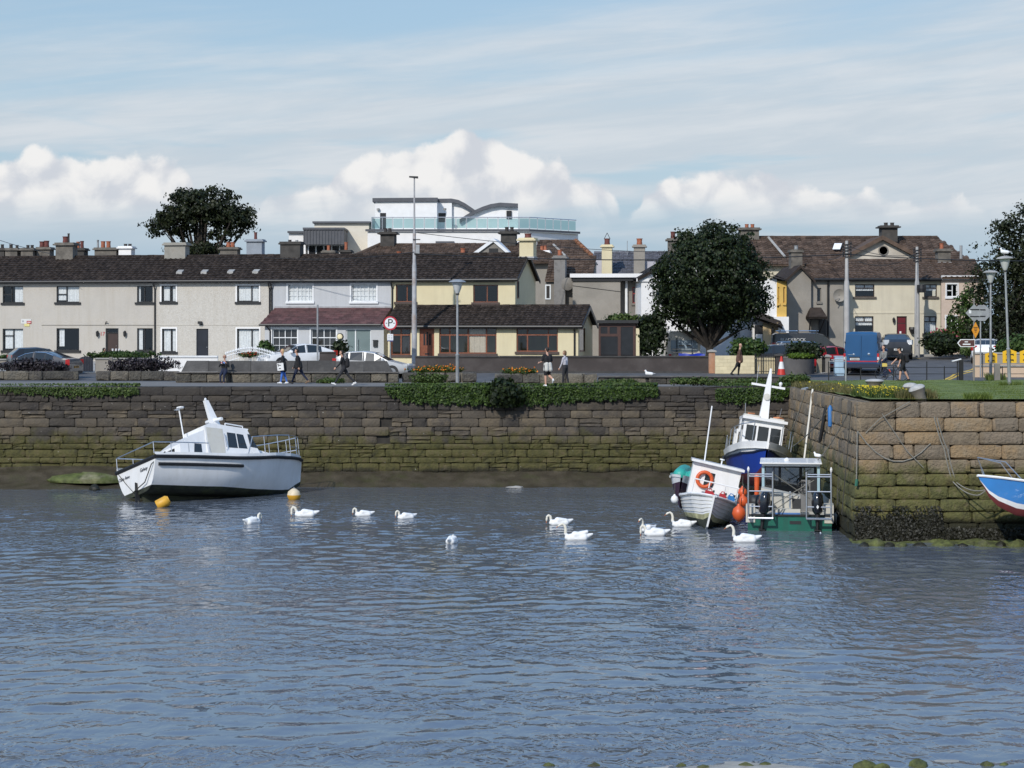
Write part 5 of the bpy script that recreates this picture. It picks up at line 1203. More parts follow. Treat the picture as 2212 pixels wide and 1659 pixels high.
# lower wings on its left
block(t,'cream_wing',f,679,797,481,700,3,18,mat('warm_white_render',(.66,.61,.52),.8,.04)); q = MB(); r = f.rect(675,800,478,482,2.8); q.box(r[0],r[1],2.7,18,r[2],r[3]); q.build('cream_wing_coping',M_zinc,t)
block(t,'white_wing',f,624,660,502,700,1,14,M_whr); q = MB(); r = f.rect(621,660,499,503,.8); q.box(r[0],r[1],.7,14,r[2],r[3]); q.build('white_wing_coping',M_zinc,t)
r = f.rect(656,742,496,700,-1.5); q = MB(); zf = f.hit(700,528,-1.5)[1]; q.box(r[0],r[1],-1.5,6,zf,r[3])
for i in range(14):
    x = r[0] + (r[1] - r[0]) * i / 13; q.box(x - .03,x + .03,-1.56,-1.501,zf,r[3])
q.box(r[0] - .08,r[1] + .08,-1.62,6.1,r[3] + .001,r[3] + .2); q.build('zinc_bay',M_zinc,t)
q = MB(); q.box(r[0] + .3,r[1] - .3,-.6,5,0,zf - .002); q.build('bay_base',M_white,t)
for i in range(5):
    x = r[0] + .4 + i * .75; q = MB(); q.box(x,x + .62,-.66,-.601,zf - 1.6,zf - .1); q.build('bay_window',mat('dark_gloss_pane',(.02,.02,.022),.06),t)
# ================================================================ low walls, planters and seats along the promenade
PV = stone_variants(M_planter,8,0.28)
M_plank = mat('weathered_seat_plank',(.10,.092,.085),.75,.25,3)
def low_stone_wall(label,x0,x1,ytop,ybot,pxw=30,depth=.55,name='stone_planter',cat='planter',rows=1,soil=None,group=None):
    b = feet((x0 + x1) / 2,ybot); s = sat(b.y); X0 = (x0 - CPX) / s; X1 = (x1 - CPX) / s; H = (ybot - ytop) / s
    t = thing(name,label,cat,(X0,b.y,b.z),0,group)
    cs = []
    for k in range(rows): cs.append((H * k / rows,H * (k + 1) / rows,spans(0,X1 - X0,pxw / s * .65,pxw / s * 1.4)))
    lay_stones(t,cs,depth * .5,PV,.03,300,None,None,.03)
    q = MB(); q.box(.05,X1 - X0 - .05,.12,depth,-.05,H - .03); q.build('core',M_joint if soil is None else soil,t)
    return t,X1 - X0,H,b
low_stone_wall('low rough stone planter wall in front of the dark grey saloon car',-30,168,801,821,46,group=None)
low_stone_wall('low rough stone planter wall holding the purple lavender bush',206,386,801,822,40)
# long stone seat with slab back and plank
b = feet(600,826.5); s = sat(b.y)
X0,X1 = (378 - CPX) / s,(862 - CPX) / s
seat = thing('stone_bench','very long roadside stone seat with dark slab backrest and grey plank on rough blocks','bench',(X0,b.y,b.z))
hs = (826.5 - 806) / s
lay_stones(seat,[(0,hs,spans(0,X1 - X0,.75,1.45))],.3,PV,.035,300,None,None,.03)
q = MB(); q.box(.1,X1 - X0 - .1,.12,.8,-.05,hs - .01); q.build('core',M_joint,seat)
n = 4
for i in range(n):
    a,c = (X1 - X0) * i / n,(X1 - X0) * (i + 1) / n; q = MB(); q.box(a + .01,c - .01,-.06,.36,hs + .005,hs + .06); q.build('seat_plank',M_plank,seat)
zb,zt = hs + .065,(826.5 - 780) / s
xs = spans(.25,X1 - X0 - .35,.95,1.5)
for i,(a,c) in enumerate(xs):
    q = MB(); e0 = .28 if i == 0 else 0; e1 = .3 if i == len(xs) - 1 else 0; j = rng.uniform(-.02,.02)
    q.loft([[(a + .008,.37,zb),(c - .008,.37,zb),(c - .008,.58,zb),(a + .008,.58,zb)],[(a + .008 + e0,.41,zt + j),(c - .008 - e1,.41,zt + j),(c - .008 - e1,.58,zt + j),(a + .008 + e0,.58,zt + j)]],True,True,True)
    q.build('back_slab',M_slab,seat)
PLB,wB,hB,bB = low_stone_wall('mossy stone planter wall with orange marigolds behind the slim lamp post',868,1030,804,826,42,.9,soil=M_earth)
PLC,wC,hC,bC = low_stone_wall('stone planter wall with small marigolds beside the jogging pair',1068,1290,806,830,45,.9,soil=M_earth)
# flat-topped dark kerb wall to the right
b = feet(1500,830); s = sat(b.y); X0,X1 = (1292 - CPX) / s,(1748 - CPX) / s
kw = thing('dark_stone_wall','long low dark stone wall with weeds at its foot, below the cream-walled garden','low wall',(X0,b.y,b.z)); H = (830 - 812) / s
lay_stones(kw,[(0,H - .07,spans(0,X1 - X0,.9,1.7))],.3,PV,.03,300,None,None,.02)
q = MB(); q.box(-.05,X1 - X0 + .05,-.08,.62,H - .065,H + .02); q.build('capping',M_slab,kw); q = MB(); q.box(.05,X1 - X0 - .05,.1,.55,-.05,H - .07); q.build('core',M_joint,kw)

# garden walls in front of the houses
M_brownr = mat('brown_rendered_wall',(.055,.045,.042),.85,.2,1.0,.2,18,stain=(.10,.09,.085),stain_scale=1.0)
def plain_wall(name,label,x0,x1,ytop,Y,m,cap=None,thick=.22,capm=None,cat='wall',deg=0):
    s = sat(Y); X0,X1 = (x0 - CPX) / s,(x1 - CPX) / s; zt = EYE + (HPX - ytop) / s; z0 = gz(Y) - .1
    t = thing(name,label,cat,(X0,Y,z0),R(deg)); q = MB(); q.box(0,X1 - X0,0,thick,0,zt - z0); q.build('wall_body',m,t)
    if cap:
        q = MB(); n = max(1,round((X1 - X0) / 1.2))
        for i in range(n): q.box((X1 - X0) * i / n + .004,(X1 - X0) * (i + 1) / n - .004,-.06,thick + .06,zt - z0 + .002,zt - z0 + cap)
        q.build('coping',capm or m,t)
    return t,zt - z0,X1 - X0
plain_wall('garden_wall','brown rendered garden wall in front of the yellow house',897,1532,772,118,M_brownr,.09,.25,mat('dark_coping',(.05,.047,.045),.8,.2,3))
q_,h_,w_ = plain_wall('roadside_plinth','dark plinth kerb running along the brown garden wall',899,1530,802,117.2,mat('dark_coping',(.05,.047,.045)),None,.35,None,'kerb')
plain_wall('garden_wall','plain grey garden wall of house 17',206,340,776,117.4,M_grend,.08,.2,M_conc)
plain_wall('garden_wall','grey garden wall with hedge on top, behind the dark saloon car',-60,168,778,117.4,M_grend,.08,.2,M_conc)
plain_wall('garden_wall','white painted garden wall of the speckled house',342,470,772,117.3,M_whr,.10,.2,M_white)
plain_wall('garden_wall','dark flower-pot wall beside the white gate',690,725,762,118.5,M_brownr,.06,.2)
# dark arched garden gate
Y = 117.4; s = sat(Y); gx0,gx1 = (169 - CPX) / s,(201 - CPX) / s; g0 = gz(Y)
t = thing('garden_gate','dark blue arched garden gate of house 17','gate',(gx0,Y,g0)); w = gx1 - gx0; gh_ = EYE + (HPX - 775) / s - g0
n = 6
for i in range(n):
    a,c = w * i / n,w * (i + 1) / n; am,cm_ = [gh_ + .14 * (1 - ((v / w) * 2 - 1) ** 2) for v in (a,c)]
    q = MB(); q.prism([(a + .006,.06),(c - .006,.06),(c - .006,cm_),(a + .006,am)],0,.05,'y'); q.build('gate_board',mat('navy_paint',(.012,.016,.028),.45),t)
# white ornamental double gate
Y = 118.2; s = sat(Y); x0,x1 = (598 - 10 - CPX) / s,(590 - CPX) / s
gx0,gx1 = (488 - CPX) / s,(592 - CPX) / s; g0 = gz(Y); W_ = gx1 - gx0
t = thing('white_gate','white painted ornamental iron gates with arrow heads and arched rails','gate',(gx0,Y,g0))
top = lambda u: EYE + (HPX - 770) / s - g0 + .30 * math.sin(math.pi * u)
n = 30
for i in range(n + 1):
    u = i / n; q = MB(); x = W_ * u; h = top(u) + .12; q.tube([(x,0,.05),(x,0,h)],.018 if i % 15 else .04,5); q.lathe([(.01,h - .02),(.05,h + .05),(.004,h + .17)],6,(x,0,0)); q.build('gate_bar',M_white,t)
for dz in (0,-.32,-.95):
    q = MB(); q.tube([(W_ * i / 20,0,top(i / 20) + dz) for i in range(21)],.028,6); q.build('gate_rail',M_white,t)
# yellow block garden wall with gate and pillars, right of the brown wall
Y = 116.5; s = sat(Y); X0,X1 = (1545 - CPX) / s,(1630 - CPX) / s; z0 = gz(Y); zt = EYE + (HPX - 768) / s
t = thing('block_wall','cream painted concrete block garden wall under the big dark tree','wall',(X0,Y,z0))
M_cblock = mat('cream_painted_block',(.66,.57,.37),.8,.08,2,.2,25,rnd=.08)
cb_ = MB(); cb_.box(0,1,0,1,0,1); cbm = cb_.mesh('block',M_cblock)
for j in range(5):
    hh = (zt - z0) / 5; xo = -.22 if j % 2 else 0; x = xo
    while x < X1 - X0:
        a,c = max(x,0),min(x + .45,X1 - X0)
        if c - a > .05: o = link('block',cbm,t); o.matrix_local = Matrix.Translation((a + .004,rng.uniform(0,.008),j * hh + .004)) @ Matrix.Diagonal((c - a - .008,.2,hh - .008,1))
        x += .45
q = MB(); q.box(.01,X1 - X0 - .01,.02,.19,0,zt - z0 - .01); q.build('core',M_cblock,t)
t = thing('iron_gate','thin dark iron bar gate in front of cream boards, beside the block wall','gate',((1631 - CPX) / s,Y,z0)); W_ = (1678 - 1631) / s; H = zt - z0
q = MB(); q.box(0,W_,.25,.3,0,H * .92); q.build('backing_board',M_cblock,t)
for i in range(14):
    q = MB(); x = W_ * i / 13; q.tube([(x,0,0),(x,0,H + .12)],.016 if i not in (0,4,13) else .035,5); q.build('gate_bar',M_black,t)
for z in (.12,H * .9):
    q = MB(); q.tube([(0,0,z),(W_,0,z)],.02,5); q.build('gate_rail',M_black,t)
def pillar(label,x,w,yt,Y,m,capm,name='gate_pillar'):
    s = sat(Y); z0 = gz(Y); zt = EYE + (HPX - yt) / s; W_ = w / s; t = thing(name,label,'pillar',((x - CPX) / s,Y,z0))
    q = MB(); q.box(-W_ / 2,W_ / 2,0,W_,-.1,zt - z0 - .12); q.build('shaft',m,t)
    q = MB(); q.box(-W_ / 2 - .08,W_ / 2 + .08,-.08,W_ + .08,zt - z0 - .118,zt - z0 - .03); q.loft([[(-W_ / 2 - .06,-.06,zt - z0 - .03),(W_ / 2 + .06,-.06,zt - z0 - .03),(W_ / 2 + .06,W_ + .06,zt - z0 - .03),(-W_ / 2 - .06,W_ + .06,zt - z0 - .03)],[(-.05,W_ / 2 - .05,zt - z0 + .03),(.05,W_ / 2 - .05,zt - z0 + .03),(.05,W_ / 2 + .05,zt - z0 + .03),(-.05,W_ / 2 + .05,zt - z0 + .03)]],True,True,True); q.build('cap',capm,t)
pillar('flaking orange-brown gate pillar with grey cap at the end of the brown wall',1538,13,756,117.0,mat('flaking_orange_render',(.42,.22,.13),.9,.2,3,.2,20,stain=(.30,.28,.25),stain_scale=2),M_conc)
pillar('dark brown gate pillar beside the traffic cone',1686,20,765,116.2,M_brownr,M_stk2)
pillar('pale concrete gate pillar beside the curved grey garden wall',1770,11,767,117.5,mat('mossy_concrete',(.25,.23,.18),.9,.2,3),M_conc)
pillar('dark gate pillar next to the pale blue cabinet',1788,10,767,117.5,M_gren2,M_conc)
t,h_,w_ = plain_wall('gate_panel','dark boarded gate panel between the two concrete pillars',1777,1783,772,117.6,M_black,None,.06,None,'gate')
# curved grey planter wall
t = thing('curved_wall','curved dark grey rendered garden wall with shrubs behind the traffic cone','wall',feet(1732,809))
c0 = t.location; s = sat(c0.y); pts = []
for px,dy in ((1694,.3),(1706,0),(1722,-.15),(1740,-.05),(1756,.4),(1766,1.2)): pts.append(((px - 1732) / s,dy))
q = MB(); H = (808 - 772) / s
q.loft([[(x,y,-.1),(x,y - .03,H),(x,y + .22,H),(x,y + .22,-.1)] for x,y in pts],True,True,True); q.build('wall_body',mat('grey_blockwork',(.10,.095,.095),.9,.15,1.2,.25,18,stain=(.15,.145,.14),stain_scale=1.5),t,60)
q = MB(); q.loft([[(x,y - .06,H + .002),(x,y - .06,H + .07),(x,y + .26,H + .07),(x,y + .26,H + .002)] for x,y in pts],True,True,True); q.build('coping',M_gren2,t,60)
t = thing('utility_cabinet','pale blue steel utility cabinet beside the blue van','cabinet',(PX(1814,790,115).x,115,gz(115)))
q = MB(); q.box(-.27,.27,0,.4,.08,1.05); q.box(-.30,.30,-.03,.43,1.052,1.1); q.box(-.25,.25,.02,.38,-.02,.08); q.build('housing',mat('pale_blue_steel',(.36,.50,.62),.45,.1,2),t)
q = MB(); q.box(-.23,-.005,-.012,-.001,.14,.98); q.box(.005,.23,-.012,-.001,.14,.98); q.build('door_panel',MATS['pale_blue_steel'],t)

# beige wall at the right with coping
t,h_,w_ = plain_wall('beige_wall','smooth beige rendered boundary wall at the road corner behind the lamp posts',2104,2330,765,113.5,mat('beige_render',(.56,.42,.30),.85,.05,1.5,.1,20),.10,.3,M_conc)
q = MB(); q.box(0.05,w_,-.05,-.002,h_ * .50,h_ * .56); q.build('ledge',M_conc,t)
q = MB(); q.box(.35,w_,-.02,-.004,h_ * .60,h_ - .06); q.build('recessed_band',M_grend,t)

# ================================================================ lamp posts, poles, wires, signs
def globe_lamp(label,px,ybase,ytop,group='lantern lamp posts along the waterside',base=None,tilt=0.0):
    p = feet(px,ybase) if base is None else base; s = sat(p.y); H = (ybase - ytop) / s
    t = thing('lamp_post',label,'lamp post',p,0,group); t.rotation_euler = (0,tilt,0)
    q = MB(); q.lathe([(.085,-.15),(.085,H * .28),(.10,H * .285),(.10,H * .295),(.06,H * .30),(.05,H - .75)],10); q.build('post',M_galv,t,40)
    q = MB(); q.lathe([(.05,H - .76),(.10,H - .72),(.08,H - .66)],10); q.build('collar',M_black,t,40)
    q = MB(); q.lathe([(.09,H - .66),(.16,H - .5),(.27,H - .14)],12); q.build('lantern_bowl',mat('frosted_lantern',(.52,.53,.52),.35,.08),t,40)
    q = MB(); q.lathe([(.30,H - .15),(.43,H - .12),(.34,H - .05),(.14,H),(.01,H + .02)],14); q.build('lantern_hood',M_galv if 'promenade' in label else M_conc,t,40)
    return t,p,H
globe_lamp('slim grey lantern lamp post beside the marigold planter on the promenade',988,833,604)
LA,pA,hA = globe_lamp('grey lantern lamp post with yellow board, beside the brown finger sign',2140,820,584)
LB,pB,hB_ = globe_lamp('tall grey lantern lamp post on the lawn with a gull perched on top',2181,836,553,tilt=R(-2.2))
for nm,P,px,y0,y1,hw in (('first',pA,2141,784,760,13),('second',pB,2181,784,754,15),('third',None,2218,784,754,15)):
    Y = (P.y if P else 99) + .12; s = sat(Y); c = PX(px,(y0 + y1) / 2,Y); hh = (y0 - y1) / s / 2; w = hw / s
    t = thing('sign_board',{'first': 'yellow house-shaped board strapped to the lamp post by the finger sign','second': 'yellow house-shaped board strapped to the lamp post with the gull','third': 'yellow house-shaped board hanging alone beyond the lamp post with the gull'}[nm],'sign board',c)
    q = MB(); q.prism([(-w,-hh),(w,-hh),(w,hh * .65),(0,hh),(-w,hh * .65)],0,.04,'y'); q.build('board',mat('signal_yellow',(.80,.47,.02),.5,.06),t)
    for z in (-hh * .55,hh * .25):
        q = MB(); q.box(-w * .5,w * .5,-.03,-.002,z - .02,z + .02); q.lathe([(.03,-.06),(.03,0)],8,(-w * .45,0,z),'y'); q.lathe([(.03,-.06),(.03,0)],8,(w * .45,0,z),'y'); q.build('strap',M_black,t)
# tall street light pole
p = feet(895,800); s = sat(p.y); H = (800 - 384) / s
t = thing('street_light','tall weathered grey street light pole beside the silver hatchback','street light',p)
q = MB(); h1,h2 = (800 - 680) / s,(800 - 575) / s; h3 = (800 - 505) / s
q.lathe([(.155,-.2),(.15,h1),(.135,h1 + .1),(.13,h2),(.10,h2 + .25),(.095,h3),(.06,h3 + .1),(.04,H)],12); q.build('pole',mat('rust_stained_steel',(.36,.36,.37),.6,.15,2,stain=(.22,.12,.06),stain_scale=1.6,stain_amt=.7),t,40)
q = MB(); q.loft([[(-.30,-.10,H + .02),(-.30,.10,H + .02),(-.30,.10,H + .10),(-.30,-.10,H + .10)],[(.22,-.13,H - .04),(.22,.13,H - .04),(.22,.13,H + .08),(.22,-.13,H + .08)]],True,True,True); q.build('lamp_head',M_black,t)
q = MB(); q.box(.08,.3,-.12,.1,h2 - .9 + 1.6,h2 - .35 + 1.6); q.build('junction_box',M_galv,t)
q = MB(); q.tube([(-.08,-.12,h2 + 1.55),(.35,-.1,h2 + 1.55)],.03,6); q.build('bracket',M_black,t)
wire_a = p + Vector((0,0,(800 - 548) / s)); wire_a2 = p + Vector((0,0,(800 - 503) / s))
# concrete utility poles on the right
poles = []
for label,px,yb,yt,Y in (('grey concrete utility pole rising behind the blue van',1829,790,520,121),('grey concrete utility pole in front of the cream house with maroon door',1981,770,533,133.5)):
    s = sat(Y); c = Vector(((px - CPX) / s,Y,gz(Y))); H = EYE + (HPX - yt) / s - c.z
    t = thing('utility_pole',label,'utility pole',c,0,'concrete utility poles'); q = MB()
    q.lathe([(.19,-.2),(.17,H * .4),(.155,H * .66),(.14,H * .68),(.11,H * .70),(.09,H)],12); q.build('pole',mat('pale_concrete_pole',(.40,.39,.375),.8,.12,2),t,40)
    q = MB()
    for k in range(5): z = H - .25 - k * .18; q.box(-.28,.28,-.16,-.10,z,z + .05); q.lathe([(.035,z + .05),(.05,z + .1),(.03,z + .15)],7,(-.22,-.13,0)); q.lathe([(.035,z + .05),(.05,z + .1),(.03,z + .15)],7,(.22,-.13,0))
    q.build('insulator_rack',M_black,t)
    if px > 1900: q = MB(); q.lathe([(.28,-.25),(.30,0),(.28,.25)],12,(.25,-.2,H * .62)); q.build('transformer',M_black,t)
    poles.append(c + Vector((0,0,H - .5)))
M_wire = mat('black_cable',(.02,.02,.02),.6)
def wire(a,b,sag,r=.018,label='thin black overhead cable',off=0):
    q = MB(); a,b = Vector(a),Vector(b); n = 16
    q.tube([a.lerp(b,i / n) - Vector((0,0,sag * 4 * (i / n) * (1 - i / n))) for i in range(n + 1)],r,4)
    tag(q.build('overhead_cable',M_wire),label,'cable','overhead cables')
wire(wire_a + Vector((0,-.13,0)),poles[0] + Vector((0,-.15,-.3)),.35,.03,'thick black overhead cable from the tall street light to the pole behind the van')
wire(poles[0] + Vector((0,-.15,-.3)),PX(2300,563,128),.15,.03,'thick black overhead cable from the pole behind the van past the cream house')
wire(wire_a2 + Vector((.2,-.1,0)),PX(1440,545,141),.2,.018,'thin overhead cable from the tall street light to the tall grey chimney')
wire(wire_a + Vector((0,-.13,.1)),PX(570,556,124.5),.25,.02,'overhead cable from the tall street light along the terrace roof ridge')
wire(poles[0] + Vector((0,-.15,.2)),poles[1] + Vector((0,-.15,0)),.3,.018,'upper overhead cable strung between the two concrete poles')
wire(poles[0] + Vector((0,-.15,0)),PX(1790,560,135),.2,.018,'short overhead cable from the pole behind the van to the gabled house')
wire(poles[1] + Vector((0,-.15,.1)),PX(1855,565,135),.5,.018,'slack overhead cable from the second concrete pole to the cream house eave')
wire(PX(-40,505,140),PX(110,548,126),.1,.018,'thin cable rising to the roof of house 17')
# parking sign, plain post
t = thing('parking_sign','round parking sign with red rim and black P on a slim grey post','road sign',feet(843,806)); p = t.location; s = sat(p.y); zc = (806 - 698) / s
q = MB(); q.tube([(0,0,-.1),(0,0,zc + .4)],.035,8); q.build('post',M_galv,t)
q = MB(); q.lathe([(.01,-.045),(.40,-.045),(.40,-.03),(.01,-.03)],28,(0,0,zc),'y'); q.build('rim',mat('sign_red',(.45,.02,.04),.4),t)
q = MB(); q.lathe([(.005,-.052),(.315,-.052),(.315,-.046)],28,(0,0,zc),'y'); q.build('face',M_white,t)
text(t,'P',(0,-.058,zc),.62,M_black); q = MB(); q.box(-.26,-.17,-.058,-.053,zc - .02,zc + .02); q.box(.17,.26,-.058,-.053,zc - .02,zc + .02); q.build('dashes',M_black,t)
q = MB(); q.box(-.17,.17,-.05,-.03,zc - .98,zc - .62); q.build('info_plate',M_white,t); q = MB(); q.box(-.17,.17,-.05,-.03,zc - 1.04,zc - .981); q.build('info_strip',mat('sign_blue',(.03,.05,.2),.4),t)
for k,z in enumerate((zc - .72,zc - .82,zc - .9)):
    q = MB(); q.box(-.11,-.02,-.055,-.051,z - .015,z + .012); q.box(.03,.12,-.055,-.051,z - .012,z + .015); q.build('print',M_galv,t)
q = MB(); q.box(-.17,.17,-.03,.03,zc - .56,zc - .52); q.box(-.17,.17,-.03,.03,zc - .48,zc - .44); q.build('clamp',M_black,t)
t = thing('bare_post','thin bare grey steel post rising behind the stone bench','post',feet(686,812)); p = t.location; q = MB(); q.tube([(0,0,-.1),(0,0,(812 - 658) / sat(p.y))],.05,8); q.build('shaft',M_galv,t); q = MB(); q.box(-.1,.1,-.08,.06,.45,.7); q.build('bracket',M_black,t)
t = thing('bare_post','short dark wooden post in front of the lavender bush','post',feet(240,808)); p = t.location; q = MB(); q.box(-.09,.09,-.09,.09,-.1,(808 - 771) / sat(p.y)); q.build('shaft',M_gren2,t)
# road signs on the right seen from behind
t = thing('warning_sign','grey back of diamond road sign on post with brown finger sign and orange warning diamond','road sign',feet(2104,825)); p = t.location; s = sat(p.y); H = (825 - 644) / s; zc = (825 - 676) / s
q = MB(); q.tube([(0,0,-.1),(0,0,H)],.045,8); q.build('post',M_gren2,t)
q = MB(); d = 19 / s; q.prism([(-d,zc),(0,zc - d),(d,zc),(0,zc + d)],-.075,-.05,'y'); q.build('sign_back',M_galv,t)
q = MB(); q.box(-.28,-.16,-.082,-.076,zc - .02,zc + .16); q.build('sticker',M_white,t)
for z in (zc - .18,zc + .18): q = MB(); q.box(-.22,.25,-.10,-.076,z - .025,z + .025); q.build('channel',M_black,t)
zo = (825 - 713) / s; w,h = 8.5 / s,17.5 / s; q = MB(); q.prism([(-w + .06,zo),(.06,zo - h),(w + .06,zo),(.06,zo + h)],-.10,-.08,'y'); q.build('orange_diamond',mat('warning_orange',(.62,.25,.015),.5,.06),t)
for k in range(4): z = zo + .14 - .08 * k; ww = .11 - .022 * k; q = MB(); q.box(.06 - ww,.06 + ww,-.105,-.1005,z - .018,z + .018); q.build('print',M_black,t)
zf = (825 - 741) / s; q = MB(); x0 = (2067 - 2104) / s; q.prism([(x0,zf),(x0 + .16,zf - .20),(.03,zf - .20),(.03,zf + .20),(x0 + .16,zf + .20)],-.10,-.07,'y'); q.build('finger_sign',M_white,t)
q = MB(); q.prism([(x0 + .06,zf),(x0 + .19,zf - .16),(.0,zf - .16),(.0,zf + .16),(x0 + .19,zf + .16)],-.106,-.101,'y'); q.build('finger_face',mat('tourist_brown',(.09,.035,.03),.5),t)
q = MB(); q.box(x0 + .28,x0 + .68,-.111,-.107,zf - .09,zf - .03); q.box(x0 + .38,x0 + .55,-.111,-.107,zf + .04,zf + .09); q.build('print',M_white,t)
t = thing('stop_sign','grey back of eight-sided road sign on a post beside the beige wall','road sign',feet(2118,815)); p = t.location; s = sat(p.y); zc = (815 - 676) / s
q = MB(); q.tube([(0,0,-.1),(0,0,zc + .45)],.04,8); q.build('post',M_galv,t)
q = MB(); r_ = 18.5 / s; q.prism([(.06 + r_ * math.cos(R(22.5 + 45 * k)),zc + r_ * math.sin(R(22.5 + 45 * k))) for k in range(8)][::-1],-.07,-.045,'y'); q.build('sign_back',M_galv,t)
for z in (zc - .18,zc + .18): q = MB(); q.box(-.1,.25,-.1,-.071,z - .025,z + .025); q.build('channel',M_black,t)
# guard rail along the lawn
Yf = 107.0; s = sat(Yf); t = thing('guard_rail','thin dark two-bar steel guard rail between the lawn and the road','railing',((1790 - CPX) / s,Yf,gz(Yf)))
posts = [1790,1859,1930,2002,2040,2068]; 
for px in posts:
    q = MB(); x = (px - 1790) / s; q.box(x - .025,x + .025,-.025,.025,-.1,1.05 if px in (1790,2002,2068) else .8); q.build('rail_post',M_black,t)
for z in (.40,.74):
    q = MB(); q.tube([(0,0,z),((2068 - 1790) / s,0,z)],.018,6); q.build('rail',M_black,t)
q = MB(); q.tube([(0,0,1.04),((1826 - 1790) / s,0,1.04)],.02,6); q.build('top_bar',M_galv,t)
t = thing('guard_rail','thin dark steel guard rail running along the lawn beyond the square dark bollard','railing',((2153 - CPX) / s,Yf,gz(Yf)))
for k in range(4): q = MB(); x = k * 1.6 + .3; q.box(x - .02,x + .02,-.02,.02,-.1,.8); q.build('rail_post',M_black,t)
for z in (.40,.74): q = MB(); q.tube([(.1,0,z),(5.5,0,z)],.018,6); q.build('rail',M_black,t)
t = thing('thick_post','thick black rail end post with white slanted top','post',((2075 - CPX) / s,Yf - .1,gz(Yf))); q = MB(); q.box(-.11,.11,-.08,.08,-.1,1.12); q.build('shaft',M_black,t); q = MB(); q.box(-.2,.28,-.1,.1,1.122,1.17,Matrix.Rotation(R(-14),4,'Y')); q.build('top_plate',M_white,t)
t = thing('thick_post','square dark bollard on the lawn beside the lamp post with yellow board','bollard',((2153 - CPX) / s,Yf - .1,gz(Yf))); q = MB(); q.box(-.14,.14,-.1,.1,-.1,.92); q.build('shaft',M_gren2,t); q = MB(); q.box(.141,.22,-.03,.03,.68,.8); q.build('latch',M_black,t)
t = thing('bare_post','thin pale steel post with side arm at the lawn edge before the blue van','post',feet(1827,826)); p = t.location; q = MB(); q.tube([(0,0,-.1),(0,0,(826 - 770) / sat(p.y))],.045,8); q.build('shaft',M_galv,t); q = MB(); q.box(-.75,.0,-.02,.02,(826 - 778) / sat(p.y),(826 - 776) / sat(p.y)); q.build('arm',M_galv,t)
# traffic cone
t = thing('traffic_cone','tall red and white traffic cone beside the dark brown gate pillar','traffic cone',feet(1688,813)); k = 1.02
rd = mat('cone_red',(.55,.035,.025),.5,.08); 
q = MB(); q.box(-.33,.33,-.33,.33,0,.09); q.build('base',M_black,t)
for n_,a,b_,m in (('lower_band',.09,.42,rd),('white_sleeve',.42,.82,M_white),('tip',.82,1.12,rd)):
    R_ = lambda z: .235 - .185 * (z - .09) / 1.03
    q = MB(); q.lathe([(R_(a),a + .001),(R_(b_),b_)],18); q.build(n_,m,t,40)
# mooring bollards on the lawn edge
for label,px,py,sx,tilt in (('upright pale-topped stone mooring bollard on the lawn',1967,862,.28,0),('tilted pale weathered stone mooring bollard leaning on the lawn edge',1990,866,.29,-20),('low stone block among the yellow ragwort',1889,838,.42,0)):
    p = feet(px,py); t = thing('mooring_stone',label,'bollard',p); t.rotation_euler = (0,R(tilt),0); q = MB()
    H = .5
    H = .35 if sx > .4 else H
    q.lathe([(sx * .72,-.12),(sx * .75,H * .4),(sx * .95,H * .75),(sx * 1.05,H * .9)],12); q.build('shaft',M_stk,t,40)
    q = MB(); q.lathe([(sx * 1.06,H * .9),(sx * 1.03,H * 1.0),(sx * .82,H * 1.12),(sx * .45,H * 1.2),(.01,H * 1.22)],12); q.build('cap',mat('guano_white_stone',(.40,.395,.38),.9,.2,6,stain=(.3,.29,.27),stain_scale=4),t,40)
# plank lying at the pier's inner corner
t = PX(1760,842,92); q = MB(); q.box(-1.1,1.1,-.12,.12,0,.06,Matrix.Translation((t.x,t.y,4.86)) @ Matrix.Rotation(R(55),4,'Z') @ Matrix.Rotation(R(-4),4,'Y')); tag(q.build('timber_plank',M_galv),'long pale timber plank lying on the corner of the pier coping','plank')
# ================================================================ trees and plants
L_dark = leaf_mat('dark_sycamore_leaf',(.006,.012,.004),(.036,.056,.015),.2)
L_back = leaf_mat('dull_dark_leaf',(.010,.015,.006),(.035,.045,.014),.2)  # very dark green for the rear and corner trees
L_ivy = leaf_mat('ivy_leaf',(.014,.032,.007),(.085,.14,.024),.15)
L_hedge = leaf_mat('hedge_leaf',(.02,.045,.010),(.08,.13,.03),.2)
L_bright = leaf_mat('bright_leaf',(.06,.12,.012),(.16,.24,.03),.25)
L_lav = leaf_mat('lavender_leaf',(.020,.018,.018),(.060,.048,.062),.1)
L_mari = leaf_mat('marigold_petal',(.62,.13,.01),(.85,.33,.02),.2)
L_rag = leaf_mat('ragwort_petal',(.55,.42,.02),(.8,.66,.04),.2)
L_weed = leaf_mat('weed_leaf',(.03,.06,.012),(.11,.15,.04),.2)
L_dry = leaf_mat('dry_grass_blade',(.07,.075,.02),(.24,.20,.09),.25)
L_pink = leaf_mat('pink_petal',(.5,.08,.14),(.75,.25,.3),.2)
L_grs = leaf_mat('grass_blade',(.075,.115,.018),(.20,.25,.06),.3)
L_red = leaf_mat('bronze_leaf',(.03,.02,.010),(.07,.045,.02),.2)
M_bark = mat('dark_bark',(.035,.028,.022),.95,.3,6,.5,20)
def STUFF(o): o['kind'] = 'stuff'; return o
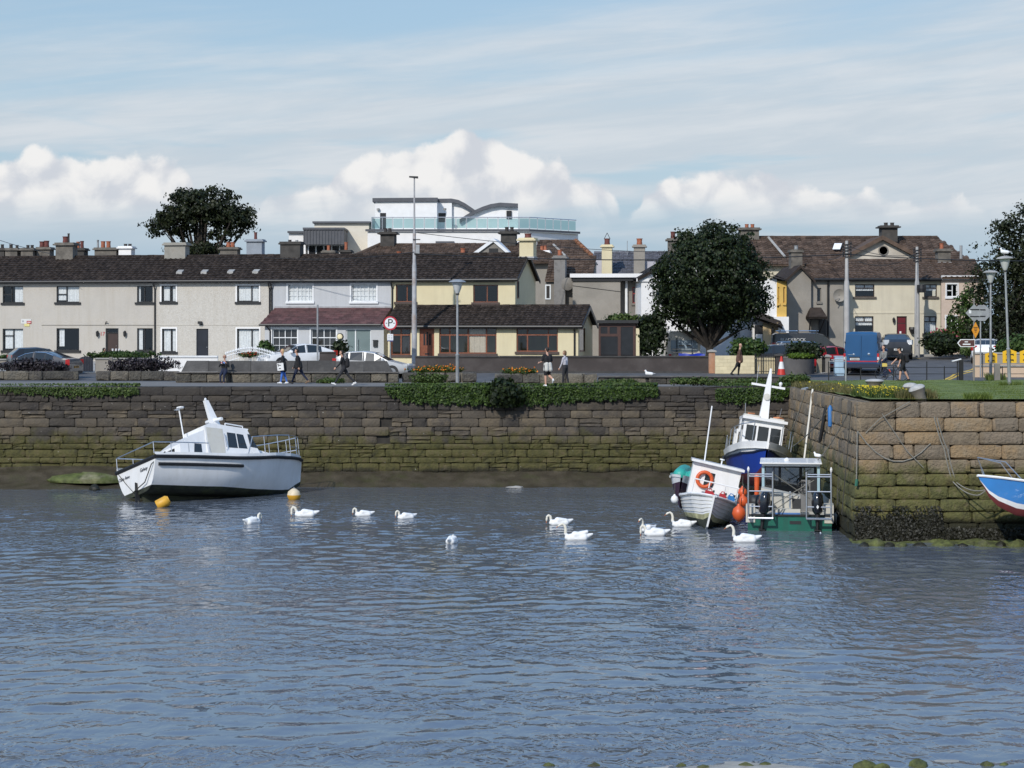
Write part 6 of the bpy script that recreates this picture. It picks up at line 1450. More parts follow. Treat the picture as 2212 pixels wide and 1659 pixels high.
def tree(name,label,base,H_trunk,r,blobs,n_cl,per,spread,leaf,lm,seed,limbs=7,group=None,shell=.5):
    t = thing(name,label,'tree',base,0,group); g = random.Random(seed); q = MB()
    q.tube([(0,0,-.2),(.05,.02,H_trunk * .5),(0,0,H_trunk)],[r * 1.25,r,r * .9],9)
    pts,nr,cl = crown_points(blobs,n_cl,per,spread,seed,shell)
    for k in range(limbs):
        e = cl[g.randrange(len(cl))]; e = Vector(e); m = Vector((e.x * .45,e.y * .45,H_trunk + (e.z - H_trunk) * .35))
        q.tube([(0,0,H_trunk * .8),m,m.lerp(e,.55) + Vector((0,0,.1)),e],[r * .6,r * .38,r * .2,r * .06],6)
    q.build('trunk',M_bark,t,50)
    link('crown',leaf_mesh('crown',pts,nr,leaf,lm,1.35,.8,seed),t)
    return t
# big sycamore in the garden
Y = 121.0; s = sat(Y); b0 = Vector(((1532 - CPX) / s,Y,gz(Y)))
def bl(px,py,rx,ry,Y=Y,b=b0,dy=0,rd=None): 
    s = sat(Y); return ((px - CPX) / s - b.x,dy,EYE + (HPX - py) / s - b.z,rx / s,(rd or rx) / s,ry / s)
tree('sycamore_tree','large dense dark green sycamore tree in the garden behind the cream block wall',b0,1.5,.24,
     [bl(1535,600,112,92),bl(1545,540,72,55),bl(1455,590,42,38),bl(1610,600,48,50),bl(1480,655,62,42),bl(1595,660,66,45),bl(1500,695,34,24),bl(1585,698,36,24),bl(1420,615,16,14),bl(1655,655,16,14),bl(1475,508,18,14),bl(1622,515,18,14),bl(1432,672,18,14),bl(1522,492,14,12),bl(1500,535,38,32),bl(1590,540,40,34),bl(1440,640,30,25),bl(1640,625,26,30),bl(1555,505,26,20)],
     2300,18,.19,.135,L_dark,3,26,shell=.5)
Y1 = 155; b1 = Vector(((435 - CPX) / sat(Y1),Y1,gz(Y1))); B = lambda px,py,rx,ry,dy=0: bl(px,py,rx,ry,Y1,b1,dy,rx * .8)
tree('garden_tree','dark domed tree with see-through lower branches rising behind the terrace roofs',b1,5.6,.3,
     [B(435,450,62,34),B(380,470,48,28),B(490,462,50,30),B(345,492,28,15),B(520,480,30,20),B(400,500,34,14),B(480,505,36,14),B(350,468,20,10),B(458,412,18,9),B(538,455,14,7),B(410,425,40,18),B(490,420,24,14),B(430,540,60,16),B(530,462,20,12)],700,20,.24,.17,L_back,7,34,shell=.4)
tree('garden_tree','small wispy shrub top beside the weathered chimney, behind the terrace',Vector(((340 - CPX) / sat(150),150,gz(150))),5.2,.08,[(0,0,6.0,.55,.5,.55),(.3,0,5.6,.4,.4,.4)],60,9,.2,.2,L_back,9,5)
Y2 = 131; b2_ = Vector(((2165 - CPX) / sat(Y2),Y2,gz(Y2))); B = lambda px,py,rx,ry,dy=0: bl(px,py,rx,ry,Y2,b2_,dy,rx * .7)
tree('broadleaf_tree','tall dark loose-crowned tree at the road corner behind the beige wall',b2_,2.0,.28,
     [B(2200,560,60,70),B(2180,500,36,36),B(2215,470,34,30),B(2140,600,46,50),B(2170,660,60,50),B(2215,660,50,60),B(2110,540,18,12),B(2160,720,70,36),B(2250,600,60,120),B(2165,485,26,18)],1100,18,.26,.14,L_back,15,26,shell=.35)
tree('flowering_shrub','loose pale-flowered shrub tree in front of the pale pink house',Vector(((2088 - CPX) / sat(132.5),132.5,gz(132.5))),1.0,.1,
     [((2085 - 2088) / 33.4,0,(768 - 690) / 33.4,1.0,.8,1.2),(.3,0,(768 - 640) / 33.4,.8,.7,.9),(-.4,0,(768 - 725) / 33.4,.8,.6,.7)],240,10,.2,.15,L_hedge,17,8)
def bush(name,label,px,py,Y,w,h,n_cl,per,spread,leaf,lm,seed,depth=None,z0=None,cat='bush',flowers=None,group=None):
    """px,py: centre of its foot"""
    s = sat(Y); base = Vector(((px - CPX) / s,Y,z0 if z0 is not None else EYE + (HPX - py) / s)); t = thing(name,label,cat,base,0,group)
    W_,H = w / s / 2,h / s; D = depth or W_ * .7; g = random.Random(seed)
    blobs = [(g.uniform(-.55,.55) * W_,g.uniform(-.4,.4) * D,H * g.uniform(.3,.62),W_ * .5,D * .6,H * .38) for _ in range(7)]
    pts,nr,cl = crown_points(blobs,n_cl,per,spread,seed,.4); pts[:,2] = np.maximum(pts[:,2],.01)
    q = MB()
    for k in range(6):
        e = Vector(cl[g.randrange(len(cl))]); q.tube([(e.x * .2,e.y * .2,-.05),(e.x * .5,e.y * .5,e.z * .6),e],[.03,.02,.008],5)
    STUFF(q.build('stems',M_bark,t)); STUFF(link('foliage',leaf_mesh('foliage',pts,nr,leaf,lm,1.5,.8,seed),t))
    if flowers:
        fm,n,fs = flowers; g2 = np.random.default_rng(seed + 1); i = g2.choice(len(pts),n); fp = pts[i] + np.array([0,-.08,.06]); fp[:,2] = np.maximum(fp[:,2],H * .45)
        STUFF(link('flowers',leaf_mesh('flowers',fp,np.tile([[0,-.5,.8]],(n,1)),fs,fm,1.0,.4,seed + 2),t))
    return t
bush('lavender_bush','dark purple lavender bush spilling over the low stone planter',300,806,110.2,170,34,520,9,.10,.09,L_lav,21,.45,cat='lavender')
bush('lavender_bush','dark lavender clump in the planter in front of the dark saloon car',60,804,110.3,170,30,460,9,.10,.09,L_lav,22,.4,cat='lavender')
bush('hedge','clipped green hedge along the garden wall in front of house 17',270,777,118.0,155,18,420,9,.09,.10,L_hedge,23,.4,cat='hedge')
bush('hedge','low green hedge behind the dark saloon car',40,779,118.0,150,12,260,9,.09,.10,L_hedge,24,.4,cat='hedge')
bush('potted_shrub','round glossy potted shrub by the white gate and grey porch',577,764,119.6,36,27,90,9,.12,.15,L_hedge,25,cat='shrub')
bush('potted_shrub','dark climbing shrub between the grey porch windows and door',730,768,120.5,38,32,120,9,.11,.13,L_dark,26,cat='shrub')
bush('flower_trough','small red and green flowers on the white garden wall',540,771,118,50,8,60,8,.08,.08,L_weed,27,.2,cat='flowers',flowers=(leaf_mat('red_petal',(.4,.03,.02),(.55,.12,.05),.1),60,.08))
bush('ivy_bush','tall dark ivy-covered bush beside the timber conservatory',1408,768,120.2,56,106,420,11,.17,.15,L_dark,28)
bush('ivy_bush','green climber sprawling over the conservatory roof',1345,700,122.8,90,22,160,9,.14,.13,L_weed,29,.5)
bush('garden_shrub','leafy green shrubs behind the cream block wall',1610,770,117.6,90,40,380,10,.14,.14,L_hedge,30)
bush('garden_shrub','dense dark rounded shrub on top of the curved grey wall',1738,774,113.2,74,42,420,11,.13,.11,L_dark,31)
bush('garden_shrub','bright lime green trimmed plant on the curved grey wall',1728,773,112.2,56,9,160,9,.06,.07,L_bright,32,.25)
bush('hedge','large clipped dark green hedge in front of the cream house',2028,768,131.0,100,46,700,11,.13,.13,L_dark,33,.9,cat='hedge')
bush('flowering_shrub','pink flowering shrub above the dark hedge by the pink house',2040,738,132.2,80,26,150,9,.14,.12,L_weed,34,.5,cat='shrub',flowers=(L_pink,130,.14))
bush('garden_shrub','green shrubs behind the beige wall at the road corner',2185,768,117,110,40,420,11,.15,.14,L_hedge,35,.8)
bush('garden_shrub','grassy verge plants on the slope beside the white car',2095,768,128,40,22,120,9,.14,.13,L_weed,36,.6)
bush('marigold_bed','row of orange marigolds in the planter beside the slim lamp post',938,806,bB.y + .35,135,16,420,8,.07,.07,L_weed,41,.3,cat='marigolds',flowers=(L_mari,330,.08))
bush('marigold_bed','few yellow-orange marigolds in the planter beside the jogging pair',1125,808,bC.y + .35,80,13,240,8,.07,.07,L_weed,42,.3,cat='marigolds',flowers=(L_mari,120,.08))
# weeds at the wall feet
for k,(lab,px,w,h) in enumerate((('weeds growing at the foot of the dark stone wall near its middle',1500,120,16),('clump of weeds at the end of the dark stone wall by the pier',1715,70,24),('weeds below the dark stone wall beside the jogging pair',1330,90,12),('weeds growing over the end of the mossy marigold planter',930,90,26),('dry weeds along the dark stone wall below the man in brown',1610,110,15),('small white-flowered weeds at the foot of the stone bench',715,60,8))):
    bush('weed_clump',lab,px,832 if k != 5 else 827,99.6 if k not in (3,5) else (104.0 if k == 3 else 103.6),w,h,200,8,.08,.08,L_weed,50 + k,.35,cat='weeds')
# ivy over the quay coping
def ivy(name,label,edge,seed,n,lm,leaf=.11,thick=.22,cat='ivy'):
    """edge: (px, top y, bottom y) along the quay face"""
    g = np.random.default_rng(seed); E = np.array(edge,float); px = g.uniform(E[0,0],E[-1,0],n)
    top = np.interp(px,E[:,0],E[:,1]); bot = np.interp(px,E[:,0],E[:,2]) + 3 * np.sin(px * .21) + 2.5 * np.sin(px * .63)
    f = g.uniform(0,1,n) ** 1.15; py = top + (bot - top) * f; ss = sat(QY)
    X = (px - CPX) / ss; Z = EYE + (HPX - py) / ss; Yv = QY - .05 - thick * g.uniform(0,1,n) * (1 - .5 * f)
    over = g.uniform(0,1,n) < .22; Yv = np.where(over,QY + .5 * g.uniform(0,1,n),Yv); Z = np.where(over,4.74 + .10 * g.uniform(0,1,n),Z)
    x0 = float((E[0,0] - CPX) / ss); root = thing(name,label,cat,(x0,QY,4.7))
    P = np.stack([X - x0,Yv - QY,Z - 4.7],1); link('leaves',leaf_mesh('leaves',P,np.tile([[0,-1.,.35]],(n,1)),leaf,lm,1.15,.55,seed),root)
    q = MB()
    for k in range(14):
        u = rng.random(); a = E[0,0] + (E[-1,0] - E[0,0]) * u; xx = (a - CPX) / ss - x0; q.tube([(xx,.1,.02),(xx + .1,-.06,-.2),(xx + rng.uniform(-.3,.3),-.05,-.7)],[.02,.015,.006],5)
    STUFF(q.build('stems',M_bark,root))
ivy('ivy_curtain','thick dark green ivy hanging over the middle of the quay wall',[(832,836,845),(870,834,868),(930,833,872),(1040,834,872),(1060,834,872)],61,5200,L_ivy)
ivy('ivy_curtain','bright green ivy trailing over the quay wall below the jogging pair',[(1105,835,878),(1180,834,874),(1260,836,864),(1360,836,862),(1420,838,852)],62,6500,L_ivy)
ivy('ivy_curtain','patch of ivy on the quay wall beside the pier corner',[(1545,840,866),(1600,838,872),(1690,838,862),(1708,840,850)],63,2600,L_ivy)
ivy('ivy_curtain','thin straggling ivy on the quay wall below the lavender bush',[(0,836,846),(150,837,858),(300,838,852)],64,2400,L_weed,.09,.12)
bush('hanging_bush','big dark leafy bush growing out of the quay wall above the basin',1095,878,QY - .35,72,60,420,11,.14,.15,L_dark,65,.5)
# ragwort and dry grass on the pier edge
def tuft(name,label,cx,cy,Y0,Y1,X0,X1,n,h,lm,seed,cat='grass',flowers=None,kind=None):
    g = np.random.default_rng(seed); x = g.uniform(X0,X1,n); y = g.uniform(Y0,Y1,n)
    z = np.array([gz(v) for v in y]) + .03; hh = h * g.uniform(.4,1.2,n); w = .010 + .008 * g.random(n); a = g.uniform(0,6.28,n)
    lean = g.normal(0,.25,(n,2)) * hh[:,None]
    v = np.empty((n,4,3),np.float32); dx,dy = np.cos(a) * w,np.sin(a) * w
    v[:,0] = np.stack([x - dx,y - dy,z],1); v[:,1] = np.stack([x + dx,y + dy,z],1)
    v[:,2] = np.stack([x + dx * .3 + lean[:,0],y + dy * .3 + lean[:,1],z + hh],1); v[:,3] = np.stack([x - dx * .3 + lean[:,0],y - dy * .3 + lean[:,1],z + hh],1)
    o0 = np.array([(X0 + X1) / 2,(Y0 + Y1) / 2,gz((Y0 + Y1) / 2)])
    if kind: 
        o = link(name,quads(name,v.reshape(-1,3),n,lm)); tag(o,label,cat,kind=kind); return
    t = thing(name,label,cat,o0); link('blades',quads('blades',v.reshape(-1,3) - o0,n,lm),t)
    if flowers:
        k = g.choice(n,flowers[1]); fp = v[k,2] - o0; STUFF(link('flowers',leaf_mesh('flowers',fp,np.tile([[0,-.6,.7]],(len(k),1)),flowers[2],flowers[0],1,.4,seed),t))
tuft('lawn_blades','short grass blades over the pier lawn',0,0,PYF + .6,106.5,13.4,26,42000,.07,L_grs,71,kind='stuff')
tuft('dry_grass','tall dry grass and yellow weeds at the inner corner of the pier',0,0,79,97,13.2,14.6,5200,.26,L_dry,72,flowers=(L_rag,70,.06))
tuft('ragwort_clump','clump of bright yellow flowering ragwort on the pier edge',0,0,74.2,78.5,13.0,14.3,1800,.38,L_weed,73,'ragwort',(L_rag,420,.06))
tuft('dry_grass','dark dry grass around the stone mooring bollards',0,0,73.3,76.5,13.9,15.3,2600,.34,L_dry,74)
tuft('grass_tuft','tuft of longer grass at the pier edge under the gull lamp post',0,0,73.2,74.2,16.3,17.2,700,.25,L_grs,75)
tuft('grass_tuft','longer grass around the foot of the gull lamp post',0,0,pB.y - .3,pB.y + .3,pB.x - .5,pB.x + .6,500,.22,L_grs,76)
tuft('grass_tuft','longer grass at the foot of the lamp post with yellow board',0,0,pA.y - 1.6,pA.y - .6,pA.x - .5,pA.x + .5,600,.34,L_grs,77)
# ================================================================ vehicles
M_tyre = mat('tyre_rubber',(.015,.015,.015),.8,.2,8)
M_rim = mat('alloy_rim',(.40,.41,.42),.35,.1,5,metal=.8)
M_cglass = mat('car_window',(.018,.022,.024),.04,.1,2,coat=.6)
M_tail = mat('tail_light',(.45,.015,.015),.2,.1,coat=.5)
M_lens = mat('clear_lens',(.62,.64,.66),.12,.1,coat=.8)
M_plate = mat('number_plate',(.62,.62,.60),.5,.05)
M_plateY = mat('yellow_number_plate',(.62,.30,.06),.5,.05)
M_trim = mat('black_trim',(.02,.02,.021),.55,.2,5)
M_chrome = mat('chrome_trim',(.75,.76,.78),.15,.05,metal=1.0)
def paint(name,col,rough=.28): return mat(name,col,rough,.06,1.5,coat=.4)
def lerp_prof(p,x):
    for (a,za),(b,zb) in zip(p,p[1:]):
        if x <= b: return za + (zb - za) * (x - a) / max(1e-6,b - a)
    return p[-1][1]
def vehicle(name,label,cat,loc,deg,L,Wd,top,belt,pm,side=(),ws=None,rw=None,wheels=(.8,None),wr=.31,roofw=.74,low=.22,plate=M_plate,rails=False,chrome=False,extra_x=(),group=None,taper=.10):
    t = thing(name,label,cat,loc,R(deg),group)
    xs = sorted({*[p[0] for p in top],*[v for s in side for v in s],*(ws or ()),*(rw or ()),*extra_x,.12,L - .12,.35,L - .35}); xs = [x for x in xs if 0 <= x <= L]
    hw0 = Wd / 2; rows = []; H = max(p[1] for p in top)
    for x in xs:
        zt = lerp_prof(top,x); zb = min(lerp_prof(belt,x),zt - .012)
        e = max(0,1 - min(x,L - x) / .5); hw = hw0 * (1 - taper * e * e)
        k = min(1,max(0,(zt - zb - .03) / max(.05,H - lerp_prof(belt,x)))); rwid = hw * (.965 + (roofw - .965) * k)
        lo = low + (.10 * e)
        hp = [(0,lo),(hw * .88,lo),(hw * .985,lo + .12),(hw,(lo + zb) / 2 + .05),(hw * .965,zb),(rwid,zt - .05 * k - .004),(rwid * .72,zt - .002),(0,zt)]
        X = L / 2 - x
        rows.append([(X,y,z) for y,z in hp] + [(X,-y,z) for y,z in reversed(hp[1:-1])])
    body = MB(); sl = {1: [],-1: []}; wsm,rwm = MB(),MB(); n = len(rows[0])
    body.v = [p for r in rows for p in r]
    inn = lambda a,b,iv: iv and a >= iv[0] - 1e-4 and b <= iv[1] + 1e-4
    sw = []
    for i in range(len(xs) - 1):
        for j in range(n):
            q = (i * n + j,i * n + (j + 1) % n,(i + 1) * n + (j + 1) % n,(i + 1) * n + j)
            a,b = xs[i],xs[i + 1]; hit = None
            if j in (4,9):
                for k,s in enumerate(side):
                    if inn(a,b,s): hit = ('s',k,j)
            if j in (5,6,7,8):
                if inn(a,b,ws): hit = ('w',0,0)
                if inn(a,b,rw): hit = ('r',0,0)
            body.face(q)
            if hit: sw.append((hit,[rows[i][j],rows[i][(j + 1) % n],rows[i + 1][(j + 1) % n],rows[i + 1][j]]))
    body.face(list(range(n))[::-1]); body.face([(len(xs) - 1) * n + j for j in range(n)])
    body.build('body',pm,t,32)
    groups = {}
    for h,q in sw: groups.setdefault(h,[]).append(q)
    for h,qs in groups.items():
        m = MB()
        for q in qs:
            q = [Vector(p) for p in q]; nn = (q[1] - q[0]).cross(q[3] - q[0]); nn.normalize()
            c = sum(q,Vector()) / 4
            if nn.dot(c - Vector((c.x,0,.6))) < 0: nn = -nn
            sh = .94 if h[0] == 's' else .97
            m.poly([c + (p - c) * (sh if h[0] == 's' else .985) + nn * .008 for p in q])
        m.build({'s': 'side_window','w': 'windscreen','r': 'rear_window'}[h[0]],M_cglass,t)
        if chrome and h[0] == 's':
            ring = MB()
            for q in qs: ring.tube([Vector(q[1]) + Vector((0,.012 if q[1][1] > 0 else -.012,0)),Vector(q[2]) + Vector((0,.012 if q[1][1] > 0 else -.012,0))],.022,5)
            ring.build('window_trim',M_chrome,t)
    fx,rx = wheels[0],wheels[1] if wheels[1] else L - .85
    for x in (fx,rx):
        for s in (1,-1):
            y = s * (hw0 * .985); w = MB(); w.lathe([(wr * .72,-.10),(wr,-.08),(wr,.08),(wr * .72,.10)],20,(L / 2 - x,y - s * .08,wr),'y'); wo = w.build('wheel',M_tyre,t,40)
            rm = MB(); rm.lathe([(.02,.02),(wr * .35,.035),(wr * .70,.03),(wr * .73,.0)] if s > 0 else [(.02,-.02),(wr * .35,-.035),(wr * .70,-.03),(wr * .73,.0)],18,(L / 2 - x,y + s * .012,wr),'y'); rm.build('rim',M_rim,wo,40)
            ar = MB(); ar.lathe([(wr * 1.14,-.015),(wr * 1.14,.015),(wr * .5,.012)],20,(L / 2 - x,s * (hw0 - .012),wr + .02),'y'); ar.build('wheel_arch',M_trim,t)
    zb = lerp_prof(belt,L * .5)
    for s in (1,-1):
        m = MB(); xm = L / 2 - (ws[0] + .25 if ws else 1.2); m.lathe([(.02,-.09),(.10,-.06),(.11,.03),(.05,.10)],8,(xm,s * (hw0 + .10),zb + .06),'x'); m.build('wing_mirror',pm,t,50)
    return t,H
def lights(t,L,Wd,zf,zr,fw=.36,rh=.30,rwid=.16,plate=M_plate,pz=.62,rear_x=None,tail=M_tail):
    hw = Wd / 2
    for s in (1,-1):
        q = MB(); a = Matrix.Translation((L / 2 - .14,s * (hw - .24),zf)) @ Matrix.Rotation(R(-s * 24),4,'Z'); q.box(-.10,.05,-fw / 2,fw / 2,-.075,.075,a); q.build('headlight',M_lens,t)
        q = MB(); a = Matrix.Translation((-(L / 2) + .11,s * (hw - .20),zr)) @ Matrix.Rotation(R(s * 22),4,'Z'); q.box(-.06,.16,-rwid,rwid,-rh / 2,rh / 2,a); q.build('tail_light',tail,t)
    q = MB(); xr = rear_x if rear_x is not None else -L / 2 - .012; q.box(xr - .015,xr,-.27,.27,pz - .06,pz + .06); po = q.build('number_plate',plate,t)
    q = MB(); q.box(L / 2 + .002,L / 2 + .02,-.27,.27,.40,.51); q.build('number_plate',M_plate,t)
    q = MB()
    for k in range(6): y = -.19 + .07 * k; q.box(xr - .02,xr - .0155,y - .02,y + .02,pz - .035,pz + .035)
    q.build('plate_characters',M_trim,po)
    for sx in (1,-1):
        q = MB(); q.box(sx * (L / 2 - .02),sx * (L / 2 + .03),-hw * .72,hw * .72,.26,.40); q.build('bumper_strip',M_trim,t)
def at(px,Y,dz=0): return Vector(((px - CPX) * Y / FPX,Y,gz(Y) + dz))
SAL = [(0,.50),(.06,.68),(.5,.80),(1.35,.96),(2.15,1.36),(2.75,1.47),(3.35,1.44),(4.35,1.10),(4.72,1.06),(4.83,.80),(4.83,.5)]
SALB = [(0,.6),(1.3,.90),(3.2,.97),(4.83,1.0)]
t,H = vehicle('saloon_car','dark grey metallic saloon car with chrome window line, parked behind the low stone planter','car',at(78,112.3),166,4.83,1.86,SAL,SALB,paint('dark_grey_metallic',(.045,.043,.048)),[(1.75,2.62),(2.70,3.85)],(1.4,2.15),(3.4,4.3),(.95,3.75),.33,chrome=True)
lights(t,4.83,1.86,.72,.88,plate=M_plateY,pz=.62)
HAT = [(0,.5),(.05,.68),(.35,.78),(1.05,.94),(1.85,1.38),(2.5,1.48),(3.45,1.43),(4.0,1.12),(4.15,.90),(4.2,.6),(4.2,.5)]
HATB = [(0,.6),(1.0,.88),(4.2,.98)]
t,H = vehicle('hatchback_car','silver hatchback car parked behind the long stone bench','car',at(806,112.6),-9,4.2,1.78,HAT,HATB,paint('silver_metallic',(.42,.43,.44),.3),[(1.45,2.35),(2.43,3.25),(3.3,3.75)],(1.1,1.85),(3.5,4.0),(.85,3.42),.32)
lights(t,4.2,1.78,.70,.92)
SUV = [(0,.62),(.06,.80),(.4,.92),(1.15,1.04),(1.9,1.46),(2.5,1.55),(3.2,1.50),(4.1,1.16),(4.3,1.05),(4.4,.7),(4.4,.6)]
SUVB = [(0,.7),(1.1,.98),(4.4,1.06)]
t,H = vehicle('crossover_car','white crossover car with dark lower sill parked in front of the grey porch','car',at(642,119.6),207,4.4,1.84,SUV,SUVB,paint('white_car_paint',(.74,.75,.76)),[(1.5,2.4),(2.48,3.4)],(1.2,1.9),(3.25,4.05),(.9,3.55),.36,low=.30)
lights(t,4.4,1.84,.82,1.0); q = MB(); q.box(-1.6,1.6,-.95,.95,.38,.56); q.build('sill_cladding',M_trim,t)
MPV = [(0,.5),(.05,.7),(.4,.86),(.95,1.0),(1.6,1.46),(2.3,1.56),(3.3,1.52),(3.72,1.15),(3.8,.8),(3.8,.5)]
MPVB = [(0,.6),(.9,.92),(3.8,1.02)]
t,H = vehicle('compact_car','black compact car with high red tail lights parked beyond the dark saloon','car',at(92,115.7),24,3.8,1.68,MPV,MPVB,paint('black_car_paint',(.015,.015,.018)),[(1.25,2.1),(2.18,3.1)],(1.0,1.6),(3.32,3.72),(.7,3.1),.3)
lights(t,3.8,1.68,.75,.98,rh=.26,rwid=.06)
VAN = [(0,.6),(.06,.9),(.6,1.08),(1.0,1.18),(1.75,1.86),(2.2,1.96),(4.6,1.94),(4.76,1.85),(4.8,1.0),(4.8,.5)]
VANB = [(0,.8),(1.0,1.1),(4.8,1.12)]
t,H = vehicle('black_van','black panel van with silver roof bars and pale lettering, parked beside the gabled house','van',at(1752,124.5),-4,4.8,1.9,VAN,VANB,paint('black_van_paint',(.018,.018,.02)),[(1.4,2.3)],(1.05,1.75),None,(.9,3.9),.32,roofw=.84)
lights(t,4.8,1.9,.85,1.2)
for y in (-.6,.6): q = MB(); q.tube([(-2.1,y,2.05),(.4,y,2.06)],.03,6); q.build('roof_rail',M_chrome,t)
for x in (-1.9,-.8,.3): q = MB(); q.tube([(x,-.75,2.08),(x,.75,2.08)],.03,6); q.build('roof_bar',M_trim,t)
text(t,'BLACKROCK',(-1.15,-.955,1.52),.26,M_plate)
EST = [(0,.5),(.05,.7),(.4,.82),(1.2,.97),(2.0,1.40),(2.6,1.48),(4.0,1.44),(4.45,1.1),(4.55,.8),(4.55,.5)]
t,H = vehicle('estate_car','pale grey estate car with roof rails behind the dark rounded shrub','car',at(1742,121.6),6,4.55,1.8,EST,SALB,paint('grey_green_metallic',(.20,.205,.19)),[(1.55,2.45),(2.53,3.35),(3.4,4.1)],(1.25,2.0),(4.02,4.42),(.9,3.65),.32)
lights(t,4.55,1.8,.72,.98)
for y in (-.62,.62): q = MB(); q.tube([(-1.7,y,1.46),(-1.6,y,1.53),(.3,y,1.54),(.5,y,1.46)],.025,6); q.build('roof_rail',M_chrome,t)
t,H = vehicle('red_car','red hatchback car with white flash parked beside the blue van','car',at(1800,119.2),28,3.9,1.7,[(x * .93,z * .97) for x,z in HAT],[(x * .93,z) for x,z in HATB],paint('red_car_paint',(.42,.02,.03)),[(1.35,2.2),(2.28,3.05)],(1.02,1.72),(3.25,3.72),(.8,3.2),.3)
lights(t,3.9,1.7,.68,.9); q = MB(); q.box(-1.6,1.5,-.862,-.848,.42,.60); q.build('side_flash',M_white,t)
t,H = vehicle('saloon_car','black saloon car nose behind the iron bar gate','car',at(1655,120.2),186,4.6,1.8,[(x * .953,z) for x,z in SAL],[(x * .953,z) for x,z in SALB],paint('black_car_paint',(.015,.015,.018)),[(1.7,2.5),(2.58,3.6)],(1.334,2.049),(3.24,4.1),(.9,3.6),.32)
lights(t,4.6,1.8,.7,.88)
t,H = vehicle('suv_car','black sport utility car seen from behind in the driveway of the cream house','car',at(1934,131.4),84,4.5,1.86,[(x * 1.02,z * 1.05) for x,z in SUV],[(x * 1.02,z * 1.03) for x,z in SUVB],paint('black_car_paint',(.015,.015,.018)),[(1.55,2.45),(2.53,3.5)],(1.224,1.938),(3.3,4.13),(.9,3.6),.36)
lights(t,4.5,1.86,.85,1.08,tail=M_lens)
t,H = vehicle('white_car','white car seen from behind on the lane beside the flowering shrub','car',at(2130,127.0),76,4.1,1.75,[(x * .976,z) for x,z in HAT],[(x * .976,z) for x,z in HATB],paint('white_car_paint',(.74,.75,.76)),[(1.45,2.3),(2.38,3.2)],(1.08,1.8),(3.42,3.9),(.85,3.35),.31)
lights(t,4.1,1.75,.7,.92)
# blue high-roof van, seen from behind
BV = [(0,.7),(.05,1.0),(.5,1.15),(.9,1.28),(1.6,2.05),(2.2,2.34),(2.9,2.40),(5.05,2.38),(5.14,2.28),(5.18,1.2),(5.2,.6),(5.2,.5)]
p = feet(1868,812); p = Vector((p.x + .45,p.y + 2.6,p.z + .08))
bp_ = paint('blue_van_paint',(.012,.075,.19),.32)
t,H = vehicle('blue_van','blue high-roof panel van seen from behind with red stripe above its bumper','van',p,76,5.2,2.0,BV,[(0,.9),(.9,1.25),(5.2,1.3)],bp_,[(1.3,2.2)],(.95,1.6),None,(.95,4.2),.34,roofw=.86,low=.36,taper=.02)
xr = -2.6
for s in (1,-1):
    q = MB(); q.box(xr - .03,xr - .004,.012 if s > 0 else -.86,.86 if s > 0 else -.012,.62,2.20); d = q.build('rear_door',bp_,t)
    q = MB(); q.box(xr - .045,xr - .031,s * .08 if s > 0 else -.76,.76 if s > 0 else -.08,1.02,1.86); q.build('door_panel',bp_,d)
    q = MB(); q.box(xr - .05,xr + .06,s * .87,s * .985,.78,1.18); q.build('tail_light',M_tail,t); q = MB(); q.box(xr - .053,xr - .0505,s * .88,s * .975,.82,.98); q.build('tail_lens',M_lens,t)
q = MB(); q.box(xr - .052,xr - .0305,-.9,.9,.70,.765); q.build('red_stripe',mat('stripe_red',(.40,.02,.04),.4),t)
q = MB(); q.box(xr - .09,xr + .1,-.97,.97,.36,.60); q.build('bumper',mat('dark_blue_plastic',(.012,.02,.045),.5),t)
q = MB(); q.box(xr - .07,xr - .046,.10,.62,.80,.92); pl = q.build('number_plate',M_plate,t)
q = MB()
for k in range(6): q.box(xr - .075,xr - .0705,.15 + .07 * k,.19 + .07 * k,.825,.895)
q.build('plate_characters',M_trim,pl)
q = MB(); q.box(xr - .06,xr - .0455,.08,.68,.93,.985); q.build('plate_recess',M_trim,t)
q = MB(); q.lathe([(.01,-.07),(.06,-.06),(.07,-.046)],12,(xr,.42,1.12),'x'); q.box(xr - .062,xr - .046,.44,.75,1.10,1.125); q.lathe([(.01,-.07),(.07,-.06),(.08,-.046)],12,(xr,-.42,1.14),'x'); q.build('door_badge',M_chrome,t)
for z in (1.25,1.75):
    for s in (1,-1): q = MB(); q.box(xr - .05,xr - .02,s * .88,s * .93,z,z + .1); q.build('hinge',M_trim,t)
# caravan seen from behind with cycle rack
t = thing('caravan','cream touring caravan seen from behind with silver cycle rack, behind the brown wall','caravan',at(1478,122.0),R(2)); c = paint('caravan_cream',(.60,.57,.50),.4)
prof = [(-.98,.45),(.98,.45),(1.0,1.6),(.96,2.0),(.82,2.16),(-.82,2.16),(-.96,2.0),(-1.0,1.6)]
q = MB(); q.loft([[(x * .97,0.0,z) for x,z in prof],[(x,.12,z) for x,z in prof],[(x,4.2,z) for x,z in prof]],True,True,True); q.build('body',c,t,40)
q = MB(); q.box(-.8,.8,-.03,-.002,.95,1.62); wq = q.build('rear_window',mat('caravan_window',(.25,.32,.38),.1,.2,1.5),t)
for y in (-.45,.45):
    q = MB(); q.tube([(y,-.12,.5),(y,-.12,1.75)],.025,6); q.build('rack_upright',M_chrome,t)
for z in (.75,.9,1.1): q = MB(); q.tube([(-.75,-.16,z),(.75,-.16,z)],.025,6); q.build('rack_bar',M_chrome,t)
for x in (-.2,.25): q = MB(); q.box(x - .15,x + .15,-.2,-.1,1.28,1.34); q.build('rack_clamp',M_trim,t)
for x in (-.85,.85): q = MB(); q.box(x - .08,x + .08,-.03,.02,.55,.8); q.build('tail_light',M_tail,t)
